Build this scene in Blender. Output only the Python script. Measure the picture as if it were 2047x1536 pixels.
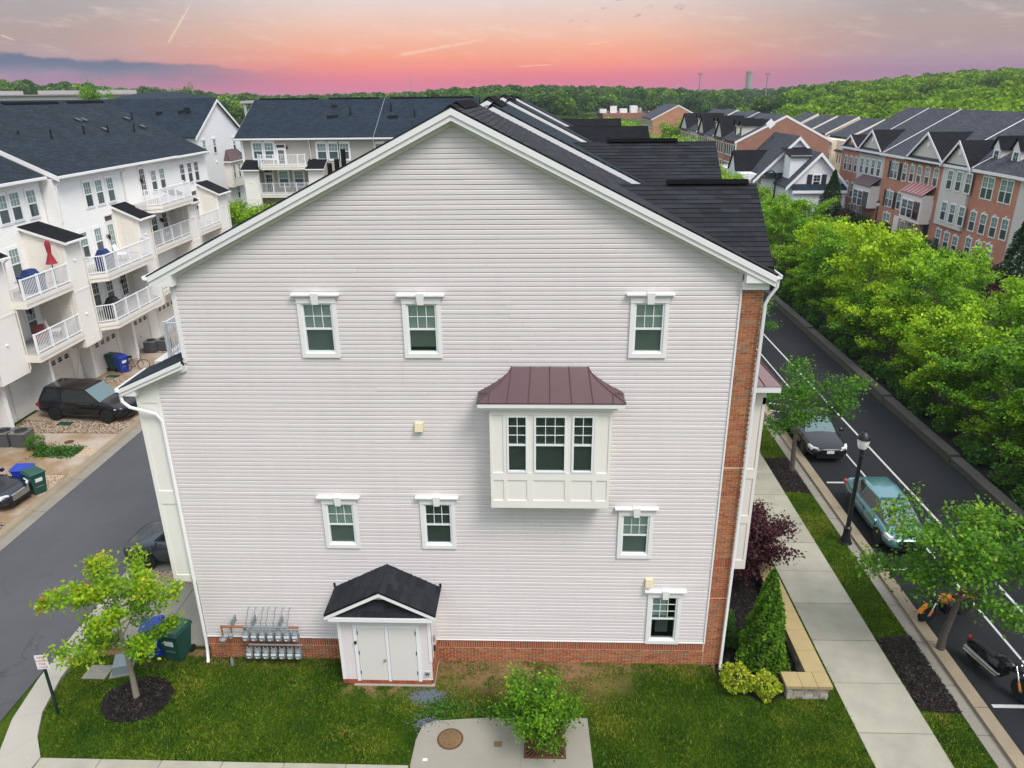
import bpy, bmesh, math, random
import numpy as np
from mathutils import Vector, Matrix
random.seed(7); rng = np.random.default_rng(11)
scene = bpy.context.scene
for o in list(bpy.data.objects): bpy.data.objects.remove(o)
COL = scene.collection
# ------------------------------------------------------------------ camera
IMW, IMH, FPX = 2047.0, 1536.0, 1479.36
YAW, PITCH, ROLL = (math.radians(a) for a in (-2.0995, 21.4706, -0.5976))
CAM = Vector((9.8175, -17.5138, 15.8246))
_f = Vector((math.sin(YAW)*math.cos(PITCH), math.cos(YAW)*math.cos(PITCH), -math.sin(PITCH)))
_r = Vector((math.cos(YAW), -math.sin(YAW), 0)); _u = _r.cross(_f)
CR = _r*math.cos(ROLL)+_u*math.sin(ROLL); CU = -_r*math.sin(ROLL)+_u*math.cos(ROLL)
cd = bpy.data.cameras.new('camera'); cam = bpy.data.objects.new('camera', cd); COL.objects.link(cam)
cam.matrix_world = Matrix(((CR.x, CU.x, -_f.x, CAM.x), (CR.y, CU.y, -_f.y, CAM.y), (CR.z, CU.z, -_f.z, CAM.z), (0, 0, 0, 1)))
cd.sensor_fit = 'HORIZONTAL'; cd.sensor_width = 36; cd.lens = FPX/IMW*36; cd.clip_start = .1; cd.clip_end = 6000
scene.camera = cam
# a pixel of the photograph gives a direction; the plane it meets gives the distance
def ray(x, y): return _f + CR*((x-IMW/2)/FPX) - CU*((y-IMH/2)/FPX)
def onX(x, y, v): d = ray(x, y); return CAM + d*((v-CAM.x)/d.x)
def onY(x, y, v=0.): d = ray(x, y); return CAM + d*((v-CAM.y)/d.y)
def onZ(x, y, v=0.): d = ray(x, y); return CAM + d*((v-CAM.z)/d.z)
# ------------------------------------------------------------------ render and exposure
scene.render.engine = 'CYCLES'
scene.view_settings.view_transform = 'Standard'; scene.view_settings.look = 'None'
scene.view_settings.exposure = 0.82; scene.view_settings.gamma = 1.0
scene.view_settings.use_curve_mapping = False
scene.cycles.max_bounces = 5; scene.cycles.diffuse_bounces = 3; scene.cycles.glossy_bounces = 3; scene.cycles.volume_bounces = 0; scene.cycles.transparent_max_bounces = 8
# ------------------------------------------------------------------ sun and sky
SUN_EL, SUN_AZ = math.radians(54), math.radians(137)   # azimuth clockwise from +Y: behind the camera, to the right
sd = Vector((math.sin(SUN_AZ)*math.cos(SUN_EL), math.cos(SUN_AZ)*math.cos(SUN_EL), math.sin(SUN_EL)))
sl = bpy.data.lights.new('sun', 'SUN'); sl.energy = 1.5; sl.angle = math.radians(22); sl.color = (1, .955, .9)
sun = bpy.data.objects.new('sun', sl); COL.objects.link(sun)
sun.rotation_euler = (-sd).to_track_quat('-Z', 'Y').to_euler(); sun.location = (0, -40, 60)
world = bpy.data.worlds.new('World'); scene.world = world; world.use_nodes = True
nt = world.node_tree; nt.nodes.clear()
class NT:
    """tiny helper: shader nodes written as expressions"""
    def __init__(s, tree): s.t = tree
    def new(s, kind, **kw):
        n = s.t.nodes.new(kind)
        for k, v in kw.items(): setattr(n, k, v)
        return n
    def put(s, sock, v):
        if isinstance(v, bpy.types.NodeSocket): s.t.links.new(v, sock)
        elif v is not None:
            if hasattr(sock.default_value, '__len__') and not hasattr(v, '__len__'): v = [v]*len(sock.default_value)
            if hasattr(v, '__len__') and len(v) == 3 and len(sock.default_value) == 4: v = (*v, 1)
            sock.default_value = v
    def m(s, op, a, b=None, c=None, clamp=False):
        n = s.new('ShaderNodeMath', operation=op, use_clamp=clamp)
        for i, v in enumerate((a, b, c)):
            if v is not None: s.put(n.inputs[i], v)
        return n.outputs[0]
    def vm(s, op, a, b=None):
        n = s.new('ShaderNodeVectorMath', operation=op)
        s.put(n.inputs[0], a)
        if b is not None: s.put(n.inputs[1], b)
        return n.outputs[1] if op in ('DOT_PRODUCT', 'LENGTH') else n.outputs[0]
    def sep(s, v): n = s.new('ShaderNodeSeparateXYZ'); s.put(n.inputs[0], v); return n.outputs
    def comb(s, x, y, z):
        n = s.new('ShaderNodeCombineXYZ')
        for i, v in enumerate((x, y, z)): s.put(n.inputs[i], v)
        return n.outputs[0]
    def ramp(s, f, stops, interp='LINEAR'):
        n = s.new('ShaderNodeValToRGB'); n.color_ramp.interpolation = interp; e = n.color_ramp.elements
        while len(e) < len(stops): e.new(.5)
        for el, (p, col) in zip(e, stops):
            el.position = p; el.color = (*col, 1) if hasattr(col, '__len__') else (col, col, col, 1)
        s.put(n.inputs[0], f); return n.outputs[0]
    def mix(s, f, a, b, blend='MIX'):
        n = s.new('ShaderNodeMix', data_type='RGBA', blend_type=blend)
        s.put(n.inputs[0], f); s.put(n.inputs[6], a); s.put(n.inputs[7], b); return n.outputs[2]
    def noise(s, v, scale, detail=3, rough=.55, lo=None, hi=None):
        n = s.new('ShaderNodeTexNoise'); s.put(n.inputs['Scale'], scale); n.inputs['Detail'].default_value = detail
        n.inputs['Roughness'].default_value = rough
        if v is not None: s.put(n.inputs['Vector'], v)
        o = n.outputs[0]
        return o if lo is None else s.smooth(o, lo, hi)
    def smooth(s, v, lo, hi):
        n = s.new('ShaderNodeMapRange', interpolation_type='SMOOTHSTEP'); s.put(n.inputs[0], v)
        n.inputs[1].default_value = lo; n.inputs[2].default_value = hi; return n.outputs[0]
W = NT(nt)
tc = W.new('ShaderNodeTexCoord').outputs['Generated']
dx, dy, dz = W.sep(tc)
el = W.m('MULTIPLY', W.m('ARCSINE', dz), 57.2958)
az = W.m('MULTIPLY', W.m('ARCTAN2', dx, dy), 57.2958)
def elaz(x, y): d = ray(x, y).normalized(); return math.degrees(math.asin(d.z)), math.degrees(math.atan2(d.x, d.y))
def srgb(r, g, b): return tuple((c/255/12.92 if c <= 10 else ((c/255+.055)/1.055)**2.4) for c in (r, g, b))
f12 = W.m('DIVIDE', el, 40.0, clamp=True)
EK = 2**-scene.view_settings.exposure
def disp(r, g, b): return tuple(c*EK for c in srgb(r, g, b))      # sky colour as it shows after the exposure
core = W.ramp(f12, [(0, disp(208, 112, 142)), (.02, disp(228, 104, 128)), (.033, disp(242, 114, 116)), (.042, disp(252, 130, 108)), (.060, disp(252, 158, 122)), (.0975, disp(244, 190, 164)),
                    (.155, disp(232, 218, 214)), (.4, srgb(196, 203, 213)), (1, srgb(214, 218, 226))])
side = W.ramp(f12, [(0, disp(158, 112, 146)), (.03, disp(158, 110, 138)), (.055, disp(174, 146, 150)), (.09, disp(180, 158, 152)),
                    (.14, disp(170, 166, 168)), (.2, disp(166, 170, 178)), (.4, srgb(184, 193, 205)), (1, srgb(212, 217, 226))])
azf = W.smooth(W.m('ABSOLUTE', W.m('ADD', az, 4.0)), 8, 30)
skycol = W.mix(azf, core, side)
# thin high streaks
sv = W.comb(W.m('MULTIPLY', az, .16), W.m('MULTIPLY', W.m('ADD', el, W.m('MULTIPLY', az, .05)), 1.3), 0)
streak = W.noise(sv, 1.3, 5, .6, .56, .80)
streak = W.m('MULTIPLY', streak, W.smooth(el, 1.6, 4.5))
skycol = W.mix(W.m('MULTIPLY', streak, .45), skycol, disp(250, 226, 210))
soft = W.noise(W.comb(W.m('MULTIPLY', az, .09), W.m('MULTIPLY', el, .42), 5.), 1.0, 5, .62)
wisp = W.noise(W.comb(W.m('MULTIPLY', W.m('ADD', az, W.m('MULTIPLY', el, 1.4)), .22), W.m('MULTIPLY', el, .75), 2.), 1.6, 6, .68, .50, .78)
skycol = W.mix(W.m('MULTIPLY', wisp, W.m('MULTIPLY', W.smooth(el, 1.2, 3.6), .38)), skycol, disp(250, 224, 214))
sk_ = W.m('ADD', .90, W.m('MULTIPLY', soft, .20)); skycol = W.vm('MULTIPLY', skycol, W.comb(sk_, sk_, sk_))
# vapour trails
def trail(p, q, w, s):
    global skycol
    (e0, a0), (e1, a1) = elaz(*p), elaz(*q)
    L = math.hypot(e1-e0, a1-a0); ux, uy = (a1-a0)/L, (e1-e0)/L
    ra, re = W.m('SUBTRACT', az, a0), W.m('SUBTRACT', el, e0)
    t = W.m('DIVIDE', W.m('ADD', W.m('MULTIPLY', ra, ux), W.m('MULTIPLY', re, uy)), L)
    dd = W.m('ABSOLUTE', W.m('ADD', W.m('MULTIPLY', ra, -uy), W.m('MULTIPLY', re, ux)))
    dd = W.m('ADD', dd, W.m('MULTIPLY', W.m('SUBTRACT', W.noise(tc, 90, 3), .5), w*1.6))
    k = W.m('MULTIPLY', W.smooth(dd, w, w*.15), W.m('MULTIPLY', W.smooth(t, 0, .12), W.smooth(t, 1, .7)))
    skycol = W.mix(W.m('MULTIPLY', k, s), skycol, disp(255, 226, 190))
trail((333, 92), (387, -2), .10, .5); trail((790, 112), (985, 76), .15, .42); trail((0, 70), (34, 82), .09, .4)
trail((1030, 134), (1120, 128), .07, .4); trail((1170, 90), (1225, 82), .07, .3)
# grey cloud bank low in the left, small mauve puffs above
cn = W.noise(W.comb(W.m('MULTIPLY', az, .35), W.m('MULTIPLY', el, .9), 3.1), 1.0, 5, .6)
e0, a0 = elaz(0, 110); e1, a1 = elaz(560, 142)
top = W.m('ADD', W.m('MULTIPLY', W.m('SUBTRACT', az, a0), (e1-e0)/(a1-a0)), e0+.1)
top = W.m('ADD', top, W.m('MULTIPLY', W.m('SUBTRACT', cn, .5), 1.3))
bank = W.m('MULTIPLY', W.smooth(W.m('SUBTRACT', el, top), .10, -.20), W.smooth(W.m('SUBTRACT', el, top), -1.5, -.45))
bank = W.m('MULTIPLY', bank, W.smooth(az, -15, -29))
skycol = W.mix(W.m('MULTIPLY', bank, .95), skycol, disp(86, 98, 124))
pn = W.noise(W.comb(W.m('MULTIPLY', az, .5), W.m('MULTIPLY', el, 1.6), 9.), 1.0, 5, .6, .60, .72)
pe, pa = elaz(1250, 14)
puff = W.m('MULTIPLY', W.m('MULTIPLY', pn, W.smooth(W.m('ABSOLUTE', W.m('SUBTRACT', az, pa)), 9, 3)), W.m('MULTIPLY', W.smooth(el, 3.6, 5.), W.smooth(el, 9, 6.5)))
skycol = W.mix(W.m('MULTIPLY', puff, .75), skycol, disp(150, 122, 155))
nish = W.new('ShaderNodeTexSky', sky_type='NISHITA', sun_disc=False, sun_elevation=SUN_EL, sun_rotation=SUN_AZ)
nb = W.vm('MULTIPLY', nish.outputs[0], (.10, .10, .10))
# overcast dome: brighter towards the zenith, the clear blue only shimmers through high up
dome = W.m('ADD', 1.0, W.m('MULTIPLY', W.smooth(el, 10, 70), .75))
skycol = W.vm('SCALE', skycol, None); nt.nodes[-1].inputs[3].default_value = 1
W.t.links.new(dome, nt.nodes[-1].inputs[3])
skycol = W.mix(W.m('MULTIPLY', W.smooth(el, 12, 45), .35), skycol, nb)
bg = W.new('ShaderNodeBackground'); W.put(bg.inputs[0], skycol); bg.inputs[1].default_value = 1.0
wo = W.new('ShaderNodeOutputWorld'); nt.links.new(bg.outputs[0], wo.inputs[0])
# ------------------------------------------------------------------ helpers
def tag(o, label=None, cat=None, group=None, kind=None):
    for k, v in (('label', label), ('category', cat), ('group', group), ('kind', kind)):
        if v: o[k] = v
    return o
def empty(name, loc=(0, 0, 0), rz=0, label=None, cat=None, group=None):
    o = bpy.data.objects.new(name, None); COL.objects.link(o); o.location = loc; o.rotation_euler = (0, 0, rz)
    return tag(o, label, cat, group)
def link(name, me, parent=None, loc=(0, 0, 0), rot=(0, 0, 0)):
    o = bpy.data.objects.new(name, me); COL.objects.link(o); o.parent = parent; o.location = loc; o.rotation_euler = rot
    return o
def copy_tree(o, parent=None):
    c = o.copy(); COL.objects.link(c); c.parent = parent
    for ch in list(o.children): copy_tree(ch, c)
    return c
class MB:
    def __init__(s): s.v = []; s.f = []; s.uv = None; s.mi = []; s.cur = 0
    def add(s, vs, fs):
        n = len(s.v); s.v += [tuple(p) for p in vs]
        for f in fs: s.f.append(tuple(i+n for i in f)); s.mi.append(s.cur)
        return s
    def box(s, x0, x1, y0, y1, z0, z1):
        return s.add([(x0, y0, z0), (x1, y0, z0), (x1, y1, z0), (x0, y1, z0), (x0, y0, z1), (x1, y0, z1), (x1, y1, z1), (x0, y1, z1)],
                     [(0, 3, 2, 1), (4, 5, 6, 7), (0, 1, 5, 4), (1, 2, 6, 5), (2, 3, 7, 6), (3, 0, 4, 7)])
    def hexa(s, b, t):   # bottom quad and top quad, both counter-clockwise from above
        return s.add(list(b)+list(t), [(0, 3, 2, 1), (4, 5, 6, 7), (0, 1, 5, 4), (1, 2, 6, 5), (2, 3, 7, 6), (3, 0, 4, 7)])
    def quad(s, a, b, c, d): return s.add([a, b, c, d], [(0, 1, 2, 3)])
    def poly(s, pts): return s.add(pts, [tuple(range(len(pts)))])
    def prism(s, pts, vec):   # extrude a polygon along vec
        n = len(pts); v = Vector(vec); q = [tuple(Vector(p)+v) for p in pts]
        return s.add(list(pts)+q, [tuple(range(n))[::-1], tuple(range(n, 2*n))]+[(i, (i+1) % n, n+(i+1) % n, n+i) for i in range(n)])
    def tube(s, path, r, n=8, cap=True):
        path = [Vector(p) for p in path]; rs = r if hasattr(r, '__len__') else [r]*len(path); base = len(s.v); up = None
        for i, p in enumerate(path):
            t = (path[min(i+1, len(path)-1)]-path[max(i-1, 0)]).normalized()
            if up is None: up = t.orthogonal().normalized()
            a = (up - t*up.dot(t)); a = a.normalized() if a.length > 1e-6 else t.orthogonal().normalized(); up = a; b = t.cross(a)
            for k in range(n):
                w = 2*math.pi*k/n; s.v.append(tuple(p+a*(math.cos(w)*rs[i])+b*(math.sin(w)*rs[i])))
        for i in range(len(path)-1):
            for k in range(n):
                s.f.append((base+i*n+k, base+i*n+(k+1) % n, base+(i+1)*n+(k+1) % n, base+(i+1)*n+k)); s.mi.append(s.cur)
        if cap:
            s.f.append(tuple(base+k for k in range(n))[::-1]); e = base+(len(path)-1)*n; s.f.append(tuple(e+k for k in range(n))); s.mi += [s.cur]*2
        return s
    def lathe(s, prof, c=(0, 0, 0), n=16, axis='z'):
        path = []; base = len(s.v)
        for r, z in prof:
            for k in range(n):
                w = 2*math.pi*k/n; a, b = r*math.cos(w), r*math.sin(w)
                p = (a, b, z) if axis == 'z' else ((z, a, b) if axis == 'x' else (b, z, a))
                s.v.append((p[0]+c[0], p[1]+c[1], p[2]+c[2]))
        for i in range(len(prof)-1):
            for k in range(n): s.f.append((base+i*n+k, base+i*n+(k+1) % n, base+(i+1)*n+(k+1) % n, base+(i+1)*n+k)); s.mi.append(s.cur)
        s.f.append(tuple(base+k for k in range(n))[::-1]); e = base+(len(prof)-1)*n; s.f.append(tuple(e+k for k in range(n))); s.mi += [s.cur]*2
        return s
    def mesh(s, name, mats, smooth=None):
        me = bpy.data.meshes.new(name); me.from_pydata(s.v, [], s.f)
        for m in (mats if isinstance(mats, (list, tuple)) else [mats]): me.materials.append(MAT[m] if isinstance(m, str) else m)
        if s.cur: me.polygons.foreach_set('material_index', s.mi)
        if smooth is not None:
            me.polygons.foreach_set('use_smooth', [True]*len(me.polygons)); me.set_sharp_from_angle(angle=math.radians(smooth))
        me.update(); return me
    def build(s, name, mats, parent=None, loc=(0, 0, 0), rot=(0, 0, 0), smooth=None):
        return link(name, s.mesh(name, mats, smooth), parent, loc, rot)
def bx(name, mat, parent, *b, loc=(0, 0, 0)): return MB().box(*b).build(name, mat, parent, loc)
def struct(o): o['kind'] = 'structure'; return o
# ------------------------------------------------------------------ materials
MAT = {}
def nmat(name):
    m = bpy.data.materials.new(name); m.use_nodes = True; t = m.node_tree; t.nodes.clear(); n = NT(t)
    b = n.new('ShaderNodeBsdfPrincipled'); o = n.new('ShaderNodeOutputMaterial'); t.links.new(b.outputs[0], o.inputs[0])
    MAT[name] = m; return n, b
def geo(n): g = n.new('ShaderNodeNewGeometry'); return g.outputs['Position'], g.outputs['Normal'], g
def bump(n, b, h, strength=.3, dist=.02):
    k = n.new('ShaderNodeBump'); k.inputs['Strength'].default_value = strength; k.inputs['Distance'].default_value = dist
    n.put(k.inputs['Height'], h); n.t.links.new(k.outputs[0], b.inputs['Normal'])
def simple(name, col, rough=.6, var=.12, scale=2., fine=.0, fscale=60., metal=0., spec=.4, bmp=0., bscale=80., coat=0.):
    n, b = nmat(name); pos, nor, _ = geo(n)
    c = n.noise(pos, scale, 4, .6)
    v = n.m('ADD', 1-var, n.m('MULTIPLY', c, 2*var))
    if fine: v = n.m('MULTIPLY', v, n.m('ADD', 1-fine, n.m('MULTIPLY', n.noise(pos, fscale, 2), 2*fine)))
    n.put(b.inputs['Base Color'], n.vm('MULTIPLY', n.comb(v, v, v), col))
    b.inputs['Roughness'].default_value = rough; b.inputs['Metallic'].default_value = metal; b.inputs['Specular IOR Level'].default_value = spec
    if coat: b.inputs['Coat Weight'].default_value = coat; b.inputs['Coat Roughness'].default_value = .04
    if bmp: bump(n, b, n.noise(pos, bscale, 3), bmp, .01)
    return MAT[name]
simple('vinyl_warm', (.80, .775, .735), .5, .05, .5)
simple('trim', (.83, .815, .80), .45, .05, 1.)
simple('panel', (.84, .805, .745), .5, .05, 1.)
simple('trim_cream', (.79, .745, .665), .5, .05, 1.)
simple('white', (.84, .84, .84), .4, .03, 1.)
simple('door_paint', (.73, .70, .655), .45, .04, 1.)
simple('dark', (.012, .013, .015), .6, .1)
simple('black_metal', (.012, .012, .014), .35, .15, 3.)
simple('gutter_dark', (.006, .006, .0065), .9, spec=.05)
simple('steel', (.5, .51, .52), .35, .1, 4., metal=.9)
simple('chrome', (.75, .76, .78), .12, .03, 4., metal=1.)
simple('meter_grey', (.21, .25, .26), .5, .12, 8.)
simple('meter_face', (.72, .74, .75), .4, .1, 9.)
simple('pipe_rust', (.30, .12, .05), .7, .4, 12.)
simple('yellowed', (.72, .64, .44), .5, .08, 3.)
simple('metal_roof', (.105, .058, .062), .42, .10, 1.5, .04, 20, metal=.25)
simple('metal_roof_red', (.36, .085, .08), .4, .15, 1.5)
simple('bark', (.10, .085, .07), .9, .35, 6., .25, 40, bmp=.6, bscale=30)
simple('bark_pale', (.27, .23, .18), .9, .3, 6., .25, 40, bmp=.5, bscale=30)
simple('concrete', (.27, .255, .205), .85, .16, .7, .10, 25, bmp=.15)
simple('concrete_pale', (.36, .34, .285), .85, .14, .6, .10, 25, bmp=.15)
simple('kerb', (.265, .215, .145), .9, .28, 1.2, .12, 25, bmp=.2)
simple('gutter_concrete', (.235, .215, .175), .9, .25, 1.2, .12, 25, bmp=.2)
simple('cap_stone', (.36, .275, .13), .85, .16, 2., .08, 30, bmp=.2)
simple('stone', (.34, .32, .28), .9, .45, 5., .15, 30, bmp=.5, bscale=20)
simple('stone_dark', (.075, .07, .06), .9, .3, 1.3, .2, 25, bmp=.4, bscale=20)
simple('rust_iron', (.105, .042, .018), .8, .4, 5., .2, 40, bmp=.4)
simple('manhole', (.16, .10, .045), .8, .4, 3., .15, 40, bmp=.3)
simple('paint_white', (.48, .48, .465), .7, .15, 2., .2, 14)
simple('cart_green', (.012, .07, .05), .42, .12, 3.)
simple('cart_blue', (.012, .045, .33), .42, .12, 3.)
simple('rubber', (.012, .012, .012), .8, .1)
simple('umbrella_red', (.30, .02, .03), .75, .15, 6.)
simple('cover_blue', (.01, .03, .13), .7, .2, 6.)
simple('maroon', (.16, .035, .035), .7, .1)
simple('brass', (.55, .38, .12), .25, .05, 5., metal=1.)
simple('sign_white', (.8, .8, .8), .4, .03)
simple('sign_red', (.55, .03, .05), .4, .03)
simple('post_green', (.008, .028, .018), .4, .1)
simple('lamp_white', (.82, .82, .80), .3, .03)
simple('shutter', (.02, .021, .026), .6, .1)
simple('grey_siding_plain', (.42, .39, .345), .55, .06, .6)
simple('deck', (.42, .40, .38), .7, .1, 2.)
simple('orange', (.75, .23, .02), .4, .08)
simple('red_lens', (.45, .015, .02), .2, .05)
simple('amber', (.75, .28, .06), .25, .05)
simple('lens', (.75, .77, .78), .12, .03)
simple('plate', (.70, .70, .68), .4, .1, 30)
simple('mulch', (.009, .0075, .0065), .95, .45, 3., .5, 30, bmp=1., bscale=35)
simple('ac_grey', (.13, .13, .135), .5, .1, 3.)
simple('beige_wall', (.74, .62, .46), .7, .06, .4)
simple('beige_dark', (.28, .23, .185), .8, .2, 1.)
simple('far_red', (.30, .13, .10), .8, .12, .2)
simple('far_white', (.44, .42, .42), .7, .08, .2)
simple('tower', (.30, .26, .25), .8, .1, .1)
simple('gravel_dark', (.11, .125, .155), .9, .4, 20)
simple('solar', (.35, .42, .55), .15, .1)
for nme, col in dict(car_black=(.008, .008, .010), car_navy=(.012, .015, .024), car_grey=(.035, .045, .055), car_teal=(.10, .24, .27), car_white=(.7, .71, .72)).items():
    simple(nme, col, .22, .03, 1., metal=.35 if nme == 'car_teal' else .0, spec=.4, coat=.8 if nme == 'car_teal' else .35)
simple('car_glass', (.02, .026, .028), .05, .05, spec=.8)
simple('car_screen', (.10, .16, .165), .06, .05, spec=.8)
simple('car_trim', (.01, .01, .011), .5)
simple('rim', (.42, .43, .44), .3, .05, metal=.8)
simple('rim_dark', (.03, .03, .032), .3, .05, metal=.6)
# panes
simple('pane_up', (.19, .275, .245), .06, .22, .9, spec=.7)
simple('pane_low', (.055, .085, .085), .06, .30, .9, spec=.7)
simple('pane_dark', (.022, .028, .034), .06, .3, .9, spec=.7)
# panes of the near wall: real glass over blinds
n, b = nmat('glass'); pos, nor, _ = geo(n)
tr = n.new('ShaderNodeBsdfTransparent'); tr.inputs[0].default_value = (.80, .93, .88, 1); gl = n.new('ShaderNodeBsdfGlossy'); gl.inputs['Roughness'].default_value = .02
gl.inputs[0].default_value = (.9, 1, .97, 1)
fr = n.new('ShaderNodeFresnel'); fr.inputs[0].default_value = 1.5
mx = n.new('ShaderNodeMixShader'); n.put(mx.inputs[0], n.m('ADD', .03, n.m('MULTIPLY', fr.outputs[0], .8), clamp=True))
n.t.links.new(tr.outputs[0], mx.inputs[1]); n.t.links.new(gl.outputs[0], mx.inputs[2])
n.t.links.new(mx.outputs[0], [x for x in n.t.nodes if x.type == 'OUTPUT_MATERIAL'][0].inputs[0])
simple('blind', (.74, .76, .72), .6, .06, 2.); simple('screen', (.15, .155, .155), .8, .2, 3.)
# clapboard on walls too far off to show single boards
def clap(name, col, pitch=.115, var=.05):
    n, b = nmat(name); pos, nor, _ = geo(n); x, y, z = n.sep(pos)
    fr = n.m('FRACT', n.m('DIVIDE', z, pitch))
    line = n.smooth(fr, .16, .02)
    v = n.m('ADD', 1-var, n.m('MULTIPLY', n.noise(pos, .6, 3), 2*var)); v = n.m('MULTIPLY', v, n.m('SUBTRACT', 1, n.m('MULTIPLY', line, .30)))
    n.put(b.inputs['Base Color'], n.vm('MULTIPLY', n.comb(v, v, v), col)); b.inputs['Roughness'].default_value = .5
    bump(n, b, n.m('SUBTRACT', 1, fr), .6, .02)
clap('clap_warm', (.88, .865, .83)); clap('clap_cream', (.80, .75, .66)); clap('clap_grey', (.40, .37, .325)); clap('clap_pale', (.60, .57, .52)); clap('clap_white', (.80, .80, .81), .15)
# brick on walls too far off to show single bricks
def brickmat(name, c1, c2, mortar, s=1.):
    n, b = nmat(name); pos, nor, _ = geo(n); x, y, z = n.sep(pos); nx, ny, nz = n.sep(nor)
    u = n.m('ADD', n.m('MULTIPLY', x, n.m('ABSOLUTE', ny)), n.m('MULTIPLY', y, n.m('ABSOLUTE', nx)))
    t = n.new('ShaderNodeTexBrick'); n.put(t.inputs['Vector'], n.comb(u, z, 0))
    n.put(t.inputs['Color1'], c1); n.put(t.inputs['Color2'], c2); n.put(t.inputs['Mortar'], mortar)
    t.inputs['Scale'].default_value = 1; t.inputs['Brick Width'].default_value = .21*s; t.inputs['Row Height'].default_value = .067*s; t.inputs['Mortar Size'].default_value = .007*s
    big = n.noise(pos, .7, 4); v = n.m('ADD', .72, n.m('MULTIPLY', big, .56))
    n.put(b.inputs['Base Color'], n.vm('MULTIPLY', t.outputs[0], n.comb(v, v, v))); b.inputs['Roughness'].default_value = .85
    bump(n, b, t.outputs[1], -.3, .01)
brickmat('brick_wall', (.33, .115, .065), (.25, .085, .05), (.42, .34, .26)); brickmat('brick_orange', (.52, .19, .10), (.42, .145, .08), (.5, .36, .27))
brickmat('stone_veneer', (.17, .125, .10), (.11, .085, .07), (.20, .17, .14), 2.5)
# single bricks: colour differs from brick to brick
def percolor(name, stops, rough=.85, var=.25, scale=14., bmp=.3):
    n, b = nmat(name); pos, nor, g = geo(n); oi = n.new('ShaderNodeObjectInfo')
    r = n.m('FRACT', n.m('ADD', g.outputs['Random Per Island'], oi.outputs['Random']))
    c = n.ramp(r, stops); v = n.m('ADD', 1-var, n.m('MULTIPLY', n.noise(pos, scale, 4), 2*var))
    n.put(b.inputs['Base Color'], n.vm('MULTIPLY', c, n.comb(v, v, v))); b.inputs['Roughness'].default_value = rough; b.inputs['Specular IOR Level'].default_value = .2
    if bmp: bump(n, b, n.noise(pos, scale*4, 3), bmp, .006)
percolor('brick', [(0, (.34, .105, .05)), (.3, (.42, .15, .065)), (.55, (.28, .09, .048)), (.8, (.46, .19, .085)), (.93, (.24, .15, .09)), (1, (.33, .21, .12))])
percolor('brick_red', [(0, (.34, .095, .05)), (.5, (.40, .125, .06)), (1, (.28, .08, .045))])
simple('mortar', (.72, .56, .38), .9, .15, 4., .1, 60)
percolor('wall_stone', [(0, (.40, .36, .29)), (.35, (.26, .22, .17)), (.6, (.52, .50, .46)), (.8, (.34, .25, .15)), (1, (.45, .42, .38))], bmp=.7)
percolor('slab', [(0, (.32, .305, .24)), (.5, (.35, .335, .262)), (1, (.30, .285, .222))], var=.25, scale=1.6, bmp=.12)
percolor('pebble', [(0, (.40, .29, .19)), (.3, (.50, .40, .29)), (.55, (.34, .22, .14)), (.8, (.56, .48, .38)), (1, (.30, .22, .15))])
percolor('shingle', [(0, (.014, .0155, .018)), (.5, (.019, .0205, .024)), (1, (.026, .028, .033))], var=.35, scale=5., bmp=.5)
# shingle roofs seen as a whole: mapped along the slope
def roofmat(name, base, var=.3):
    n, b = nmat(name); uv = n.new('ShaderNodeUVMap').outputs[0]; pos, nor, _ = geo(n)
    t = n.new('ShaderNodeTexBrick'); n.put(t.inputs['Vector'], uv); t.offset = .5
    a = np.array(base); n.put(t.inputs['Color1'], tuple(a*1.35)); n.put(t.inputs['Color2'], tuple(a*.75)); n.put(t.inputs['Mortar'], tuple(a*.35))
    t.inputs['Scale'].default_value = 1; t.inputs['Brick Width'].default_value = .42; t.inputs['Row Height'].default_value = .145; t.inputs['Mortar Size'].default_value = .009
    v = n.m('MULTIPLY', n.m('ADD', 1-var, n.m('MULTIPLY', n.noise(pos, .55, 5, .65), 2*var)), n.m('ADD', .8, n.m('MULTIPLY', n.noise(uv, 9, 3), .4)))
    n.put(b.inputs['Base Color'], n.vm('MULTIPLY', t.outputs[0], n.comb(v, v, v))); b.inputs['Roughness'].default_value = .9; b.inputs['Specular IOR Level'].default_value = .12
    bump(n, b, t.outputs[1], -.5, .02)
roofmat('roof', (.020, .029, .037)); roofmat('roof_blue', (.018, .028, .040)); roofmat('roof_pale', (.058, .062, .073)); roofmat('roof_black', (.0105, .011, .013))
# ground
n, b = nmat('asphalt'); pos, nor, _ = geo(n)
v = n.m('ADD', .55, n.m('MULTIPLY', n.noise(pos, .22, 5, .6), .9)); px_, py_, pz_ = n.sep(pos)
v = n.m('MULTIPLY', v, n.m('ADD', .88, n.m('MULTIPLY', n.noise(n.comb(n.m('MULTIPLY', px_, 1.1), n.m('MULTIPLY', py_, .06), 0), 1.0, 3), .24)))
vc = n.new('ShaderNodeTexVoronoi', feature='DISTANCE_TO_EDGE'); vc.inputs['Scale'].default_value = .23; n.put(vc.inputs['Vector'], n.vm('ADD', pos, n.vm('MULTIPLY', n.comb(n.noise(pos, 1.4, 3), n.noise(n.vm('ADD', pos, (7, 3, 1)), 1.4, 3), 0), (1.2, 1.2, 0))))
v = n.m('MULTIPLY', v, n.m('SUBTRACT', 1, n.m('MULTIPLY', n.m('MULTIPLY', n.smooth(vc.outputs[0], .006, .001), n.noise(pos, .4, 2, .5, .45, .6)), .35)))
v = n.m('MULTIPLY', v, n.m('SUBTRACT', 1, n.m('MULTIPLY', n.noise(pos, 1.1, 3, .6, .66, .76), .22))); v = n.m('MULTIPLY', v, n.m('ADD', .72, n.m('MULTIPLY', n.noise(pos, 38, 2), .56)))
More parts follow.
